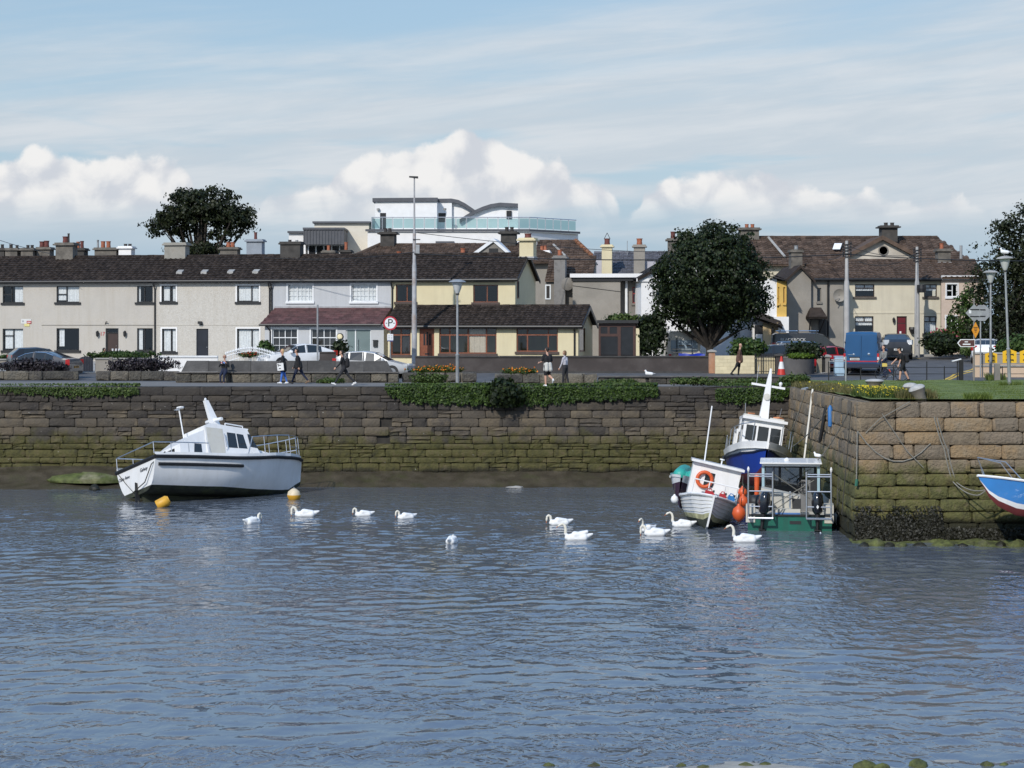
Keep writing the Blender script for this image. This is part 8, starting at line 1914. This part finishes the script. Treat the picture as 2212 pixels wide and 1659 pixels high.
for s_ in (1,-1): q.loft([[(3.3,s_,zd),(3.3,s_,zd + 1.62)],[(1.7,s_,zd),(1.7,s_,zd + 1.62)]])
q.build('cabin_sides',G_white,t)
q = MB(); q.box(1.6,3.55,-1.1,1.1,zd + 1.62,zd + 1.72); q.build('cabin_roof',G_white,t); q = MB(); q.box(3.18,3.2,-.5,.02,zd + .6,zd + 1.4); q.build('cabin_window',M_bglass,t)
q = MB(); R1,r1 = .30,.075; q.loft([[Vector((3.40,-.42 + (R1 + r1 * math.cos(b)) * math.cos(a),zd + .98 + (R1 + r1 * math.cos(b)) * math.sin(a))) + Vector((r1 * math.sin(b),0,0)) for b in [2 * math.pi * j / 8 for j in range(8)]] for a in [2 * math.pi * i / 24 for i in range(25)]],True); lb = q.mesh('lifebuoy',M_org,60)
lo = link('lifebuoy',lb); lo.parent = None; lo.matrix_world = Matrix.LocRotScale(t.location,t.rotation_euler,t.scale); tag(lo,'orange ring lifebuoy hung on the cabin front of the clinker boat','lifebuoy')
y0,y1 = -.85,1.0
rail(t,[[(4.1,y0,zd + .95),(4.1,y1,zd + .95)],[(3.3,y1,zd + .95),(4.1,y1,zd + .95)]],[((4.1,y,zd + .1),(4.1,y,zd + .95)) for y in (y0,-.2,.45,y1)],.03,G_white)
q = MB(); q.tube([(2.4,-.55,zd + 1.7),(2.3,-.75,zd + 4.0)],.03,6); q.build('whip_mast',G_white,t); q = MB(); q.tube([(2.6,.15,zd + 1.7),(2.6,.15,zd + 1.9)],.03,6); q.lathe([(.10,0),(.10,.05)],8,(2.6,.15,zd + 1.9)); q.build('roof_light',G_white,t)
MW = Matrix.LocRotScale(t.location,t.rotation_euler,t.scale)
for k,(y,m,nm) in enumerate(((-.12,mat('red_plastic_can',(.40,.02,.025),.4),'red fuel can lying on the clinker boat foredeck'),(.42,MATS['red_plastic_can'],'upright red fuel can beside the blue one on the clinker boat'),(.78,mat('blue_plastic_can',(.02,.16,.42),.4),'blue fuel can on the clinker boat foredeck'))):
    o = thing('fuel_can',nm,'fuel can',(0,0,0)); o.matrix_world = MW @ Matrix.Translation((4.25,y,zd + .26)); q = MB(); w = .20 if k == 0 else .15; q.prism([(-w,0),(w,0),(w,.25),(w * .5,.34),(-w,.34)],-.1,.1,'y'); q.v = [(b,a,c) for a,b,c in q.v]; q.build('can_body',m,o); q = MB(); q.tube([(0,-w * .7,.34),(0,-w * .5,.42),(0,w * .2,.42),(0,w * .4,.33)],.02,5); q.build('handle',m,o); q = MB(); q.lathe([(.04,.3),(.04,.4)],8,(0,w * .7,0)); q.build('cap',M_trim,o)
def fender(label,px,py,Y,r,m,stretch=1.25):
    o = thing('fender_buoy',label,'fender',PX(px,py,Y)); q = MB(); q.lathe([(.02,-r * stretch),(r * .75,-r * .7),(r,0),(r * .8,r * .7),(r * .25,r * 1.15),(r * .2,r * 1.4)],14); q.build('float',m,o,60); q = MB(); q.tube([(0,0,r * 1.3),(.02,.02,r * 1.3 + .4)],.018,5); q.build('lanyard',M_dkrope,o)
fender('large orange ball fender hanging lowest between the clinker boat and the green boat',1596,1109,76.6,.26,M_org); fender('orange ball fender hanging above the largest one',1605,1083,77.0,.20,M_org,1.1); fender('upper orange fender beside the clinker boat cabin',1604,1064,77.2,.18,M_org,1.1)
fender('white ball fender hanging on the bow of the clinker boat',1457,1079,79.2,.15,G_white,1.0)

# ---------------------------------------------------------------- blue wheelhouse boat
t = boat_root('blue_fishing_boat','blue hulled fishing boat with white wheelhouse and tall white mast, leaning against the pier',(10.95,95.9,.06),-9.0,-4.3,-91.3,.90)
Hc = Hull(8.0,[(0,1.35),(.3,1.62),(.6,1.62),(.8,1.28),(.93,.66),(1,.06)],[(0,1.55),(.5,1.75),(1,2.25)],[(0,.2),(.6,.1),(.9,.2),(1,.8)],[(0,.28),(.5,.3),(.8,.55),(1,.95)])
Hc.shell(t,[('hull_bottom',0,.25,G_red),('hull',.25,.74,G_blue),('bulwark',.74,1,G_white)]); Hc.deck(t,G_cream,.35)
for s_ in (1,-1): q = MB(); q.tube(Hc.sheer(s_,.73,.03),.05,6); q.build('rubbing_strake',mat('dark_blue_plastic',(.012,.02,.045)),t)
zd = 1.55
prof = [(3.2,zd),(5.0,zd),(4.85,zd + 1.78),(3.2,zd + 1.78)]
wins = [(-.86,-.36,zd + .75,zd + 1.5),(-.26,.26,zd + .75,zd + 1.5),(.36,.86,zd + .75,zd + 1.5)]
q = MB(); q.plate(-1.0,1.0,zd,zd + 1.78,0,wins,.05); q.v = [(5.0 - y - .08 * (z - zd),x,z) for x,y,z in q.v]; q.build('wheelhouse_front',G_white,t)
for a,b,c,d in wins:
    n = 16; pts = []
    for k in range(n):
        u = 2 * math.pi * k / n; cx_,cz_ = (a + b) / 2,(c + d) / 2; ex = abs(math.cos(u)) ** .5 * math.copysign(1,math.cos(u)); ez = abs(math.sin(u)) ** .5 * math.copysign(1,math.sin(u)); z = cz_ + (d - c) / 2 * 1.02 * ez; pts.append((5.012 - .08 * (z - zd),cx_ + (b - a) / 2 * 1.02 * ex,z))
    q = MB(); q.poly(pts); q.build('wheelhouse_window',M_bglass,t)
q = MB()
for s_ in (1,-1): q.loft([[(5.0,s_,zd),(4.86,s_,zd + 1.78)],[(3.2,s_,zd),(3.2,s_,zd + 1.78)]])
q.poly([(3.2,-1,zd),(3.2,1,zd),(3.2,1,zd + 1.78),(3.2,-1,zd + 1.78)]); q.build('wheelhouse_sides',G_white,t)
for s_ in (1,-1): q = MB(); q.poly([(3.5,s_ * 1.004,zd + .8),(4.6,s_ * 1.004,zd + .8),(4.6,s_ * 1.004,zd + 1.45),(3.5,s_ * 1.004,zd + 1.45)]); q.build('side_window',M_bglass,t)
q = MB(); q.box(3.0,5.1,-1.12,1.12,zd + 1.78,zd + 1.92); q.build('wheelhouse_roof',G_white,t)
q = MB(); q.box(3.4,4.2,-1.0,-.2,zd + 1.93,zd + 2.05); q.box(3.6,4.4,.3,1.0,zd + 1.93,zd + 2.03); q.build('raft_cradle',G_cream,t); q = MB(); q.tube([(3.6,-.75,zd + 2.08),(3.9,-.5,zd + 2.12),(4.1,-.8,zd + 2.08)],.05,6); q.tube([(4,.5,zd + 2.06),(4.3,.75,zd + 2.1),(4.1,.95,zd + 2.06)],.05,6); q.build('orange_line_coil',mat('faded_orange_rope',(.50,.20,.09),.8),t)
q = MB(); q.loft([[(3.7,-.24,zd + 1.9),(4.1,-.24,zd + 1.9),(4.1,.24,zd + 1.9),(3.7,.24,zd + 1.9)],[(3.8,-.11,zd + 3.9),(4.0,-.11,zd + 3.9),(4.0,.11,zd + 3.9),(3.8,.11,zd + 3.9)],[(3.86,-.04,zd + 4.5),(3.94,-.04,zd + 4.5),(3.94,.04,zd + 4.5),(3.86,.04,zd + 4.5)]],True,True,True); q.build('mast',G_white,t)
q = MB(); q.box(3.86,3.94,-.85,.85,zd + 3.55,zd + 3.66); q.lathe([(.03,0),(.09,.12),(.09,.2),(.02,.24)],8,(3.9,.6,zd + 3.66)); q.build('crosstree',G_white,t)
q = MB(); q.lathe([(.08,-.02),(.17,0),(.17,.04),(.02,.05)],14,(4.08,0,zd + 3.05),'x'); q.build('searchlight',G_cream,t)
for y in (-.9,.8): q = MB(); q.tube([(3.6,y,zd + 1.9),(3.6,y * 1.08,zd + 2.6)],.02,5); q.build('whip_aerial',M_steel,t)
q = MB(); q.tube([(3.9,-.6,zd + 3.66),(3.9,-.62,zd + 4.6)],.012,5); q.build('thin_aerial',M_steel,t)
for s_ in (1,-1):
    P = [Hc.pt(u,1,s_,-.08) for u in (.55,.66,.78,.90)]; rail(t,[[p + Vector((0,0,.95)) for p in P]],[(p,p + Vector((0,0,.95))) for p in P],.025,M_steel)
    P = [Hc.pt(u,1,s_,-.08) for u in (.02,.15,.3)]; rail(t,[[p + Vector((0,0,.75)) for p in P]],[(p,p + Vector((0,0,.75))) for p in P],.025,M_steel)
q = MB(); q.box(1.6,3.0,-1.15,-.2,zd + 1.15,zd + 1.28); q.box(1.9,2.5,-1.0,-.4,zd + 1.29,zd + 1.8); q.box(1.6,1.7,-1.15,-1.05,zd,zd + 1.15); q.box(2.9,3.0,-1.15,-1.05,zd,zd + 1.15); q.build('aft_canopy',G_white,t)

# ---------------------------------------------------------------- green work boat, stern to us
D0 = Vector(((1706 - CPX) / 58.0,76.3,-.05)); t = boat_root('green_work_boat','green and cream work boat with two black outboards and steel gantry, stern on',D0,0,0,82.5,1.0)
Hd = Hull(5.8,[(0,1.60),(.4,1.62),(.75,1.35),(.93,.8),(1,.1)],[(0,.95),(.6,1.0),(1,1.25)],[(0,-.25),(.7,-.2),(1,.3)],[(0,.12),(.6,.2),(1,.6)])
Hd.shell(t,[('hull',0,.68,G_green),('topside',.68,1,G_cream)],transom=False); Hd.deck(t,G_cream,.45)
q = MB(); q.plate(-1.55,1.55,-.25,.62,0,[(-.95,-.25 + .7,.0,.0001)],.02); q.v = [(y - .02,-x,z) for x,y,z in q.v]; q.build('transom',G_green,t)
q = MB(); q.box(-.035,-.022,-.42,.0,.30,.42); q.build('transom_slot',M_inbl,t)
for s_ in (1,-1):
    q = MB(); q.box(-.05,.9,s_ * 1.28,s_ * 1.62,.35,1.02); q.build('quarter_box',G_cream,t)
q = MB(); q.box(-.08,.02,-1.55,1.55,.60,.66); q.build('stern_rail',M_rub,t)
def outboard(y,tilt):
    o = thing('outboard_motor','black outboard motor with white diamond mark on the pier side of the green boat stern' if y < 0 else 'plain black outboard motor on the green boat stern beside the orange fenders','outboard motor',(0,0,0),0,'outboards of the green work boat')
    o.matrix_world = Matrix.LocRotScale(t.location,t.rotation_euler,t.scale) @ Matrix.Translation((-.25,y,.62)) @ Matrix.Rotation(R(tilt),4,'Y') @ Matrix.Rotation(R(6 if y > 0 else 0),4,'X')
    gl = mat('gloss_black_cowl',(.010,.011,.016),.15,.1,2,coat=.8)
    sec = lambda z,w,d,x: [(x + d * math.cos(a),w * math.sin(a),z) for a in [2 * math.pi * k / 14 for k in range(14)]]
    q = MB(); q.loft([sec(.10,.13,.18,0),sec(.2,.20,.27,0),sec(.5,.23,.33,.02),sec(.78,.20,.30,.03),sec(.90,.13,.2,.04),sec(.93,.05,.08,.04)],True,True,True); q.build('cowl',gl,o,50)
    q = MB(); q.loft([sec(-.75,.04,.16,0),sec(-.3,.07,.14,0),sec(.12,.11,.16,0)],True,True,True); q.build('leg',M_trim,o,50)
    q = MB(); q.box(-.2,.2,-.12,.12,-.52,-.49); q.lathe([(.02,-.3),(.09,-.15),(.09,.12),(.04,.2)],10,(0,0,-.68),'x'); q.build('gearcase',M_trim,o)
    q = MB()
    for k in range(3): a = 2.1 * k + .5; q.poly([(-.30,.03 * math.cos(a),-.68 + .03 * math.sin(a)),(-.26,.17 * math.cos(a - .4),-.68 + .17 * math.sin(a - .4)),(-.34,.19 * math.cos(a + .3),-.68 + .19 * math.sin(a + .3))])
    q.build('propeller',M_steel,o)
    if y < 0: q = MB(); q.poly([(-.345,0,.30),(-.35,-.05,.38),(-.345,0,.46),(-.35,.05,.38)]); q.build('diamond_mark',M_white,o)
outboard(.98,-4); outboard(-1.02,0)
for s_ in (1,-1):                               # gantries
    a,b = s_ * 1.52,s_ * .62
    for y in (a,b): q = MB(); q.tube([(-.45,y,.55),(-.45,y,2.28)],.038,7); q.build('gantry_upright',M_steel,t)
    for z in (2.18,2.10,1.55,.98): q = MB(); q.tube([(-.45,a,z),(-.45,b,z)],.026,6); q.build('gantry_bar',M_steel,t)
    q = MB(); q.tube([(-.05,a,.58),(-.5,a,.55),(-.5,b,.55),(-.05,b,.58)],.045,7); q.build('gantry_foot',M_steel,t)
    q = MB(); q.lathe([(.03,2.28),(.05,2.36),(.02,2.46)],8,(-.45,a,0)); q.build('stern_light',G_white,t)
for p0,p1 in (((-.42,.62,2.2),(.6,-.75,1.2)),((-.42,.62,1.05),(.5,-.9,1.9)),((-.42,.62,.8),(.5,-.4,1.45))): q = MB(); q.tube([p0,p1],.02,5); q.build('stay_line',M_rope,t)
zd = .5
q = MB(); q.box(1.9,4.4,-1.15,1.05,2.32,2.42); q.box(1.75,4.5,-1.22,1.12,2.421,2.47); q.lathe([(.1,0),(.12,.06),(.03,.12)],10,(2.8,.1,2.47)); q.build('canopy_roof',G_white,t)
q = MB(); q.plate(-1.05,1.05,zd,2.32,0,[(-.92,-.42,1.45,2.15),(-.32,.38,1.45,2.15),(.5,.95,1.45,2.15)],.04); q.v = [(3.6 + y,-x,z) for x,y,z in q.v]; q.build('cabin_bulkhead',mat('charcoal_panel',(.03,.031,.033),.6),t)
for a,b in ((.42,.92),(-.38,.32),(-.95,-.5)): q = MB(); q.poly([(3.62,a,1.45),(3.62,b,1.45),(3.62,b,2.15),(3.62,a,2.15)]); q.build('cabin_window',glass_mat('hazy_screen',(.45,.5,.55),.2),t)
q = MB()
for y in (1.0,-1.1): q.box(2.0,2.1,y - .05,y + .05,.9,2.32)
q.build('canopy_post',mat('pale_blue_post',(.35,.50,.56),.5),t)
q = MB(); q.box(2.6,3.4,-1.1,-.35,zd,1.35); q.box(2.58,2.9,-.95,-.45,1.35,1.75); q.build('helm_console',mat('grey_console',(.18,.18,.18),.6),t)
q = MB(); n = 20; q.tube([(2.5,-.5 + .2 * math.cos(2 * math.pi * k / n),1.5 + .2 * math.sin(2 * math.pi * k / n)) for k in range(n + 1)],.022,6,False); q.tube([(2.5,-.7,1.5),(2.5,-.3,1.5)],.015,5); q.tube([(2.5,-.5,1.3),(2.5,-.5,1.7)],.015,5); q.build('steering_wheel',M_trim,t)
q = MB(); q.box(2.3,2.5,-1.2,-.8,1.3,1.85); q.build('black_seat',M_trim,t)
MW = Matrix.LocRotScale(t.location,t.rotation_euler,t.scale)
o = thing('fish_box','large cream plastic lidded bin tilted inside the green work boat','storage bin',(0,0,0)); o.matrix_world = MW @ Matrix.Translation((1.0,.45,.85)) @ Matrix.Rotation(R(12),4,'X'); q = MB(); q.loft([[(-.35,-.55,0),(.35,-.55,0),(.35,.55,0),(-.35,.55,0)],[(-.42,-.68,.48),(.42,-.68,.48),(.42,.68,.48),(-.42,.68,.48)]],True,True,True); q.build('bin_body',G_cream,o); q = MB(); q.box(-.46,.46,-.74,.74,.485,.60); q.build('lid',G_cream,o)
o = thing('cool_box','striped cream and blue cool box low in the stern of the green work boat','cool box',(0,0,0)); o.matrix_world = MW @ Matrix.Translation((.35,.05,.62)); q = MB(); q.box(-.2,.25,-.45,.5,0,.22); q.build('box_body',G_cream,o); q = MB(); q.box(-.205,-.2005,-.44,.49,.02,.09); q.build('blue_stripe',mat('blue_stripe',(.08,.18,.42),.5),o)
o = thing('engine_cover','black fabric engine bundle behind the plain black outboard of the green boat','engine cover',(0,0,0)); o.matrix_world = MW @ Matrix.Translation((.55,1.05,.95)); blob('bundle',[((0,-.2,0),.26,(0,.25,.12),.24,0),((.1,.0,.2),.2,(0,.3,.2),.18,0)],[M_trim],.05,o)
q = MB(); q.box(.3,.5,-.42,-.1,.1,1.2); q.build('centre_locker',MATS['charcoal_panel'],t); q = MB(); q.box(.28,.3,-.05,.02,.4,1.5); q.build('locker_edge',M_steel,t)
fender('white cylindrical fender squeezed between the green boat and the pier',1808,1118,77.5,.17,G_cream,1.9)
o = thing('lifejacket','orange lifejacket hanging under the canopy edge of the green boat','lifejacket',MW @ Vector((2.4,1.25,1.55))); blob('vest',[((0,0,-.35),.09,(.02,.03,.35),.11,0),((0,.08,.2),.08,(0,.05,-.2),.08,0)],[M_org],.025,o)
# boat half hidden behind, with teal cover
t = boat_root('covered_boat','white and purple boat with teal cover half hidden behind the clinker boat',((1502 - CPX) / 52.,85.5,.0),-10,0,-105,1.0)
Hf = Hull(4.4,[(0,.8),(.4,.95),(.8,.6),(1,.05)],[(0,1.45),(.6,1.45),(1,1.75)],[(0,.3),(.8,.3),(1,.8)],[(0,.4),(.6,.5),(1,.9)])
Hf.shell(t,[('hull',0,.72,mat('plum_hull',(.05,.018,.04),.5)),('topside',.72,1,G_white)]); Hf.deck(t,G_cream,.1)
blob('tarpaulin',[((1.0,-.5,1.5),.35,(3.2,-.3,1.6),.3,0),((1.0,.4,1.5),.35,(3.2,.2,1.6),.3,0)],[M_teal],.05,t)
# ---------------------------------------------------------------- sky blue yacht bow at the right edge
t = boat_root('blue_sailing_boat','sky blue and white sailing boat bow with steel pulpit, moored under the pier',((2104 - CPX) / 62.4 + 6.6,70.0,.95),6,-3,180,1.0)
He = Hull(6.6,[(0,.9),(.4,1.1),(.7,.82),(.9,.38),(1,.03)],[(0,.95),(.6,1.0),(1,1.22)],[(0,.1),(.5,-.25),(.8,-.1),(.93,.25),(1,1.0)],[(0,.45),(.5,.5),(.8,.75),(1,1.0)])
He.shell(t,[('hull_bottom',0,.20,G_red),('white_stripe',.20,.34,G_white),('hull',.34,1,G_sky)]); He.deck(t,G_cream,-.03)
for s_ in (1,-1): q = MB(); q.tube(He.sheer(s_,1,.015),.045,6); q.build('toe_rail',G_white,t); q = MB(); q.tube([He.pt(.97,1,s_,-.02),He.pt(1,1,s_,0) + Vector((.02,0,.62)),He.pt(.88,1,s_,-.05) + Vector((0,0,.55)),He.pt(.80,1,s_,-.06)],.02,6); q.build('pulpit',M_steel,t)
q = MB(); q.tube([He.pt(1,1,1,0) + Vector((.02,0,.62)),He.pt(1,1,-1,0) + Vector((.02,0,.62))],.02,6); q.build('pulpit_front',M_steel,t); solid(t,'coach_roof',[(1.2,1.0),(5.0,1.05),(4.6,1.3),(1.4,1.42)],.55,G_white,.1,1.0)
q = MB(); q.box(1,4.6,-.10,.10,-1.0,.1); q.build('keel_fin',G_red,t)
# ---------------------------------------------------------------- ropes and gear on the pier
def rope(label,pts,r=.022,m=None,sag=0.0,name='mooring_rope'):
    q = MB(); P = [Vector(p) for p in pts]; out = []
    for a,b in zip(P,P[1:]): out += [a.lerp(b,i / 8) - Vector((0,0,sag * 4 * (i / 8) * (1 - i / 8))) for i in range(8)]
    out.append(P[-1]); q.tube(out,r,5); tag(q.build(name,m or M_rope),label,'rope','ropes on the pier wall')
F_ = PYF - .12
rope('slack rope looping across the pier front from its corner',[PX(1852,931,F_),PX(2010,958,F_)],sag=.85)
rope('long doubled rope from the pier top down to the sky blue boat',[PX(2018,900,F_),PX(2040,970,F_),PX(2058,1040,F_),PX(2112,1070,F_ - 1.2),PX(2150,1030,71)],sag=.12)
rope('second strand of the doubled rope to the sky blue boat',[PX(2024,902,F_),PX(2047,972,F_),PX(2066,1042,F_),PX(2120,1060,F_ - 1.2),PX(2160,1030,71)],sag=.10)
rope('straight rope hanging down the pier corner',[PX(1852,933,F_ - .05),PX(1850,1035,F_ - .12)])
rope('thin rope slanting over the upper pier stones',[PX(1905,893,F_),PX(1960,975,F_ - .05),PX(1995,1010,F_ - .08)],.014)
rope('rope crossing the top stones of the pier front',[PX(1965,868,F_),PX(1900,905,F_),PX(1870,935,F_)],.014)
rope('dark rope hanging down the flank of the pier near the corner',[(PXC - .04,73.6,4.9),(PXC - .3,74.2,.8)],.018,M_dkrope)
rope('mooring rope from the blue fishing boat up to the pier flank',[PX(1712,965,90),(12.62,79.5,4.85)],.022,None,.2)
rope('second mooring rope from the blue fishing boat to the pier top',[PX(1710,930,92),(12.9,90,4.8)],.022,None,.1)
rope('rope from the green boat up the pier flank',[PX(1760,1000,80),(12.4,74.4,4.9)],.02,None,.25)
rope('pale pole-straight rope against the pier flank behind the wheelhouse',[(12.95,88.2,4.9),(12.4,87.2,1.6)],.05,G_cream)
rope('frayed green rope knotted at the pier corner',[PX(1851,1035,F_ - .12),PX(1849,1050,F_ - .14)],.05,mat('green_rope',(.03,.12,.08),.9))
o = thing('hanging_fender','long blue fender hanging on the flank of the pier','fender',(12.48,80.3,4.1)); q = MB(); q.lathe([(.02,-.45),(.09,-.4),(.10,.3),(.03,.42)],10); q.build('float',mat('blue_fender',(.03,.14,.36),.5),o,50); q = MB(); q.tube([(0,0,.4),(.1,0,.8)],.015,5); q.build('lanyard',M_dkrope,o)
o = thing('hanging_fender','thin black fender hanging beside the blue one on the pier flank','fender',(12.52,82.4,3.7)); q = MB(); q.lathe([(.02,-.8),(.07,-.7),(.08,.6),(.03,.75)],10); q.build('float',M_rub,o,50); o.rotation_euler = (R(12),R(8),0)
# iron rung ladder recessed in the flank
o = thing('quay_ladder','iron rung ladder set into the flank of the pier','ladder',(12.28,77.2,0))
for y in (-.22,.22): q = MB(); q.tube([(0,y,.4),(.2,y,4.9)],.03,6); q.build('stile',M_dkrope,o)
for k in range(14): q = MB(); z = .6 + .31 * k; q.tube([(.2 * (z - .4) / 4.5,-.22,z),(.2 * (z - .4) / 4.5,.22,z)],.02,5); q.build('rung',M_dkrope,o)

# ================================================================ swans and gulls
S_w = mat('swan_white',(.78,.78,.77),.8,.06,10); S_n = mat('swan_neck_cream',(.70,.66,.56),.8,.08,10); S_b = mat('swan_bill_orange',(.50,.16,.06),.5); S_k = mat('swan_black',(.02,.02,.02),.5)
def swan_mesh(kind):
    V = lambda x,z,y=0: (x,y,z); c = []
    for s_ in (1,-1): c += [(V(-.28,.10,s_ * .06),.13,V(.16,.09,s_ * .05),.14,0),(V(-.30,.17,s_ * .05),.09,V(.02,.20,s_ * .08),.11,0)]
    c += [(V(-.30,.12),.13,V(-.56,.22),.035,0),(V(.16,.08),.15,V(.26,.10),.10,0)]
    if kind == 'raised': c += [(V(-.15,.22,.05),.09,V(-.38,.30,.05),.05,0),(V(-.15,.22,-.05),.09,V(-.38,.30,-.05),.05,0)]
    N = {'curve': [(.26,.12),(.34,.24),(.33,.38),(.36,.50),(.43,.56),(.52,.53)],'raised': [(.26,.12),(.33,.24),(.32,.38),(.35,.50),(.42,.56),(.51,.52)],'bent': [(.26,.12),(.30,.24),(.34,.34),(.42,.38),(.48,.30),(.48,.16)],
         'low': [(.25,.12),(.29,.24),(.30,.34),(.37,.39),(.44,.34),(.45,.25)],'tuck': [(.20,.14),(.24,.22),(.20,.28),(.12,.30),(.04,.28)]}[kind]
    for i,(a,b) in enumerate(zip(N,N[1:])): r0 = .060 - .005 * i; c.append((V(*a),r0,V(*b),r0 - .005,1 if i > 0 else 0))
    h = Vector((N[-1][0],0,N[-1][1])); d = (h - Vector((N[-2][0],0,N[-2][1]))).normalized(); down = Vector((.8,0,-.6)) if kind in ('curve','raised') else d
    c += [(h,.045,h + down * .05,.038,1),(h + down * .08,.022,h + down * .17,.013,2),(h + down * .055 + Vector((0,0,.012)),.020,h + down * .075 + Vector((0,0,.012)),.016,3)]
    me = blob('swan',c,[S_w,S_n,S_b,S_k],.017); d_ = me.data; bpy.data.objects.remove(me); return d_
SW = {k: swan_mesh(k) for k in ('curve','raised','bent','low','tuck')}
def swan(label,px,py,kind,deg,k=1.0):
    Y = FPX * EYE / (py - HPX); o = link('swan',SW[kind]); o.location = ((px - CPX) * Y / FPX,Y,-.03); o.rotation_euler = (0,0,R(deg)); o.scale = (k,) * 3; tag(o,label,'swan','swans on the basin')
swan('swan turned half away with head bowed, nearest the stern buoy side of the white launch',547,1131,'low',55)
swan('long swan with head dipped to the water below the bow of the white launch',657,1115,'bent',182,1.05)
swan('small looking swan preening with neck bent, second out from the white launch',783,1114,'low',190,.85)
swan('swan with short upright neck and raised tail, between the preening swan and the sleeping one',875,1120,'low',205,.88)
swan('sleeping swan with head tucked back, alone in open water',977,1172,'tuck',75,.9)
swan('swan with cream neck bowed down, behind the swan with lifted wings',1206,1133,'low',188,1.0)
swan('swan with wings slightly lifted and long curved neck',1243,1166,'raised',180,1.08)
swan('swan sitting upright behind the swan with dipped head, near the clinker boat',1399,1147,'curve',230,.92)
swan('swan with head dipped right to the water, in front of the upright swan',1413,1156,'bent',180,1.02)
swan('swan with curved neck under the bow of the clinker boat',1472,1137,'curve',176,1.0)
swan('swan with curved neck swimming behind the green work boat stern',1607,1170,'curve',178,1.08)
def gull(label,loc,deg,k=1.0,sit=False):
    o = thing('gull',label,'gull',loc,R(deg)); c = [((-.10,0,.14),.07,(.08,0,.16),.075,0),((-.12,0,.15),.05,(-.26,0,.15),.015,1),((.10,0,.18),.045,(.14,0,.27),.04,0),((.17,0,.275),.012,(.21,0,.265),.008,2)]
    if not sit: c += [((0,.03,.08),.008,(.01,.03,.0),.008,2),((0,-.03,.08),.008,(.01,-.03,.0),.008,2)]
    b = blob('plumage',c,[S_w,mat('gull_grey',(.32,.33,.35),.8),S_b],.013,o); o.scale = (k,) * 3
    if sit: b.location.z = -.06
gull('grey and white gull perched on the tall lamp post over the lawn',Vector((LB.location.x - math.tan(R(2.2)) * hB_,LB.location.y,LB.location.z + hB_ + .01)),175,1.25)
gull('white gull sitting on the dark stone wall below the brown garden wall',PX(1402,812,feet(1500,830).y + .25),180,1.25,True)
gull('gull perched on the canopy corner of the green work boat',MW @ Vector((4.2,-1.1,2.47)),150,.9)
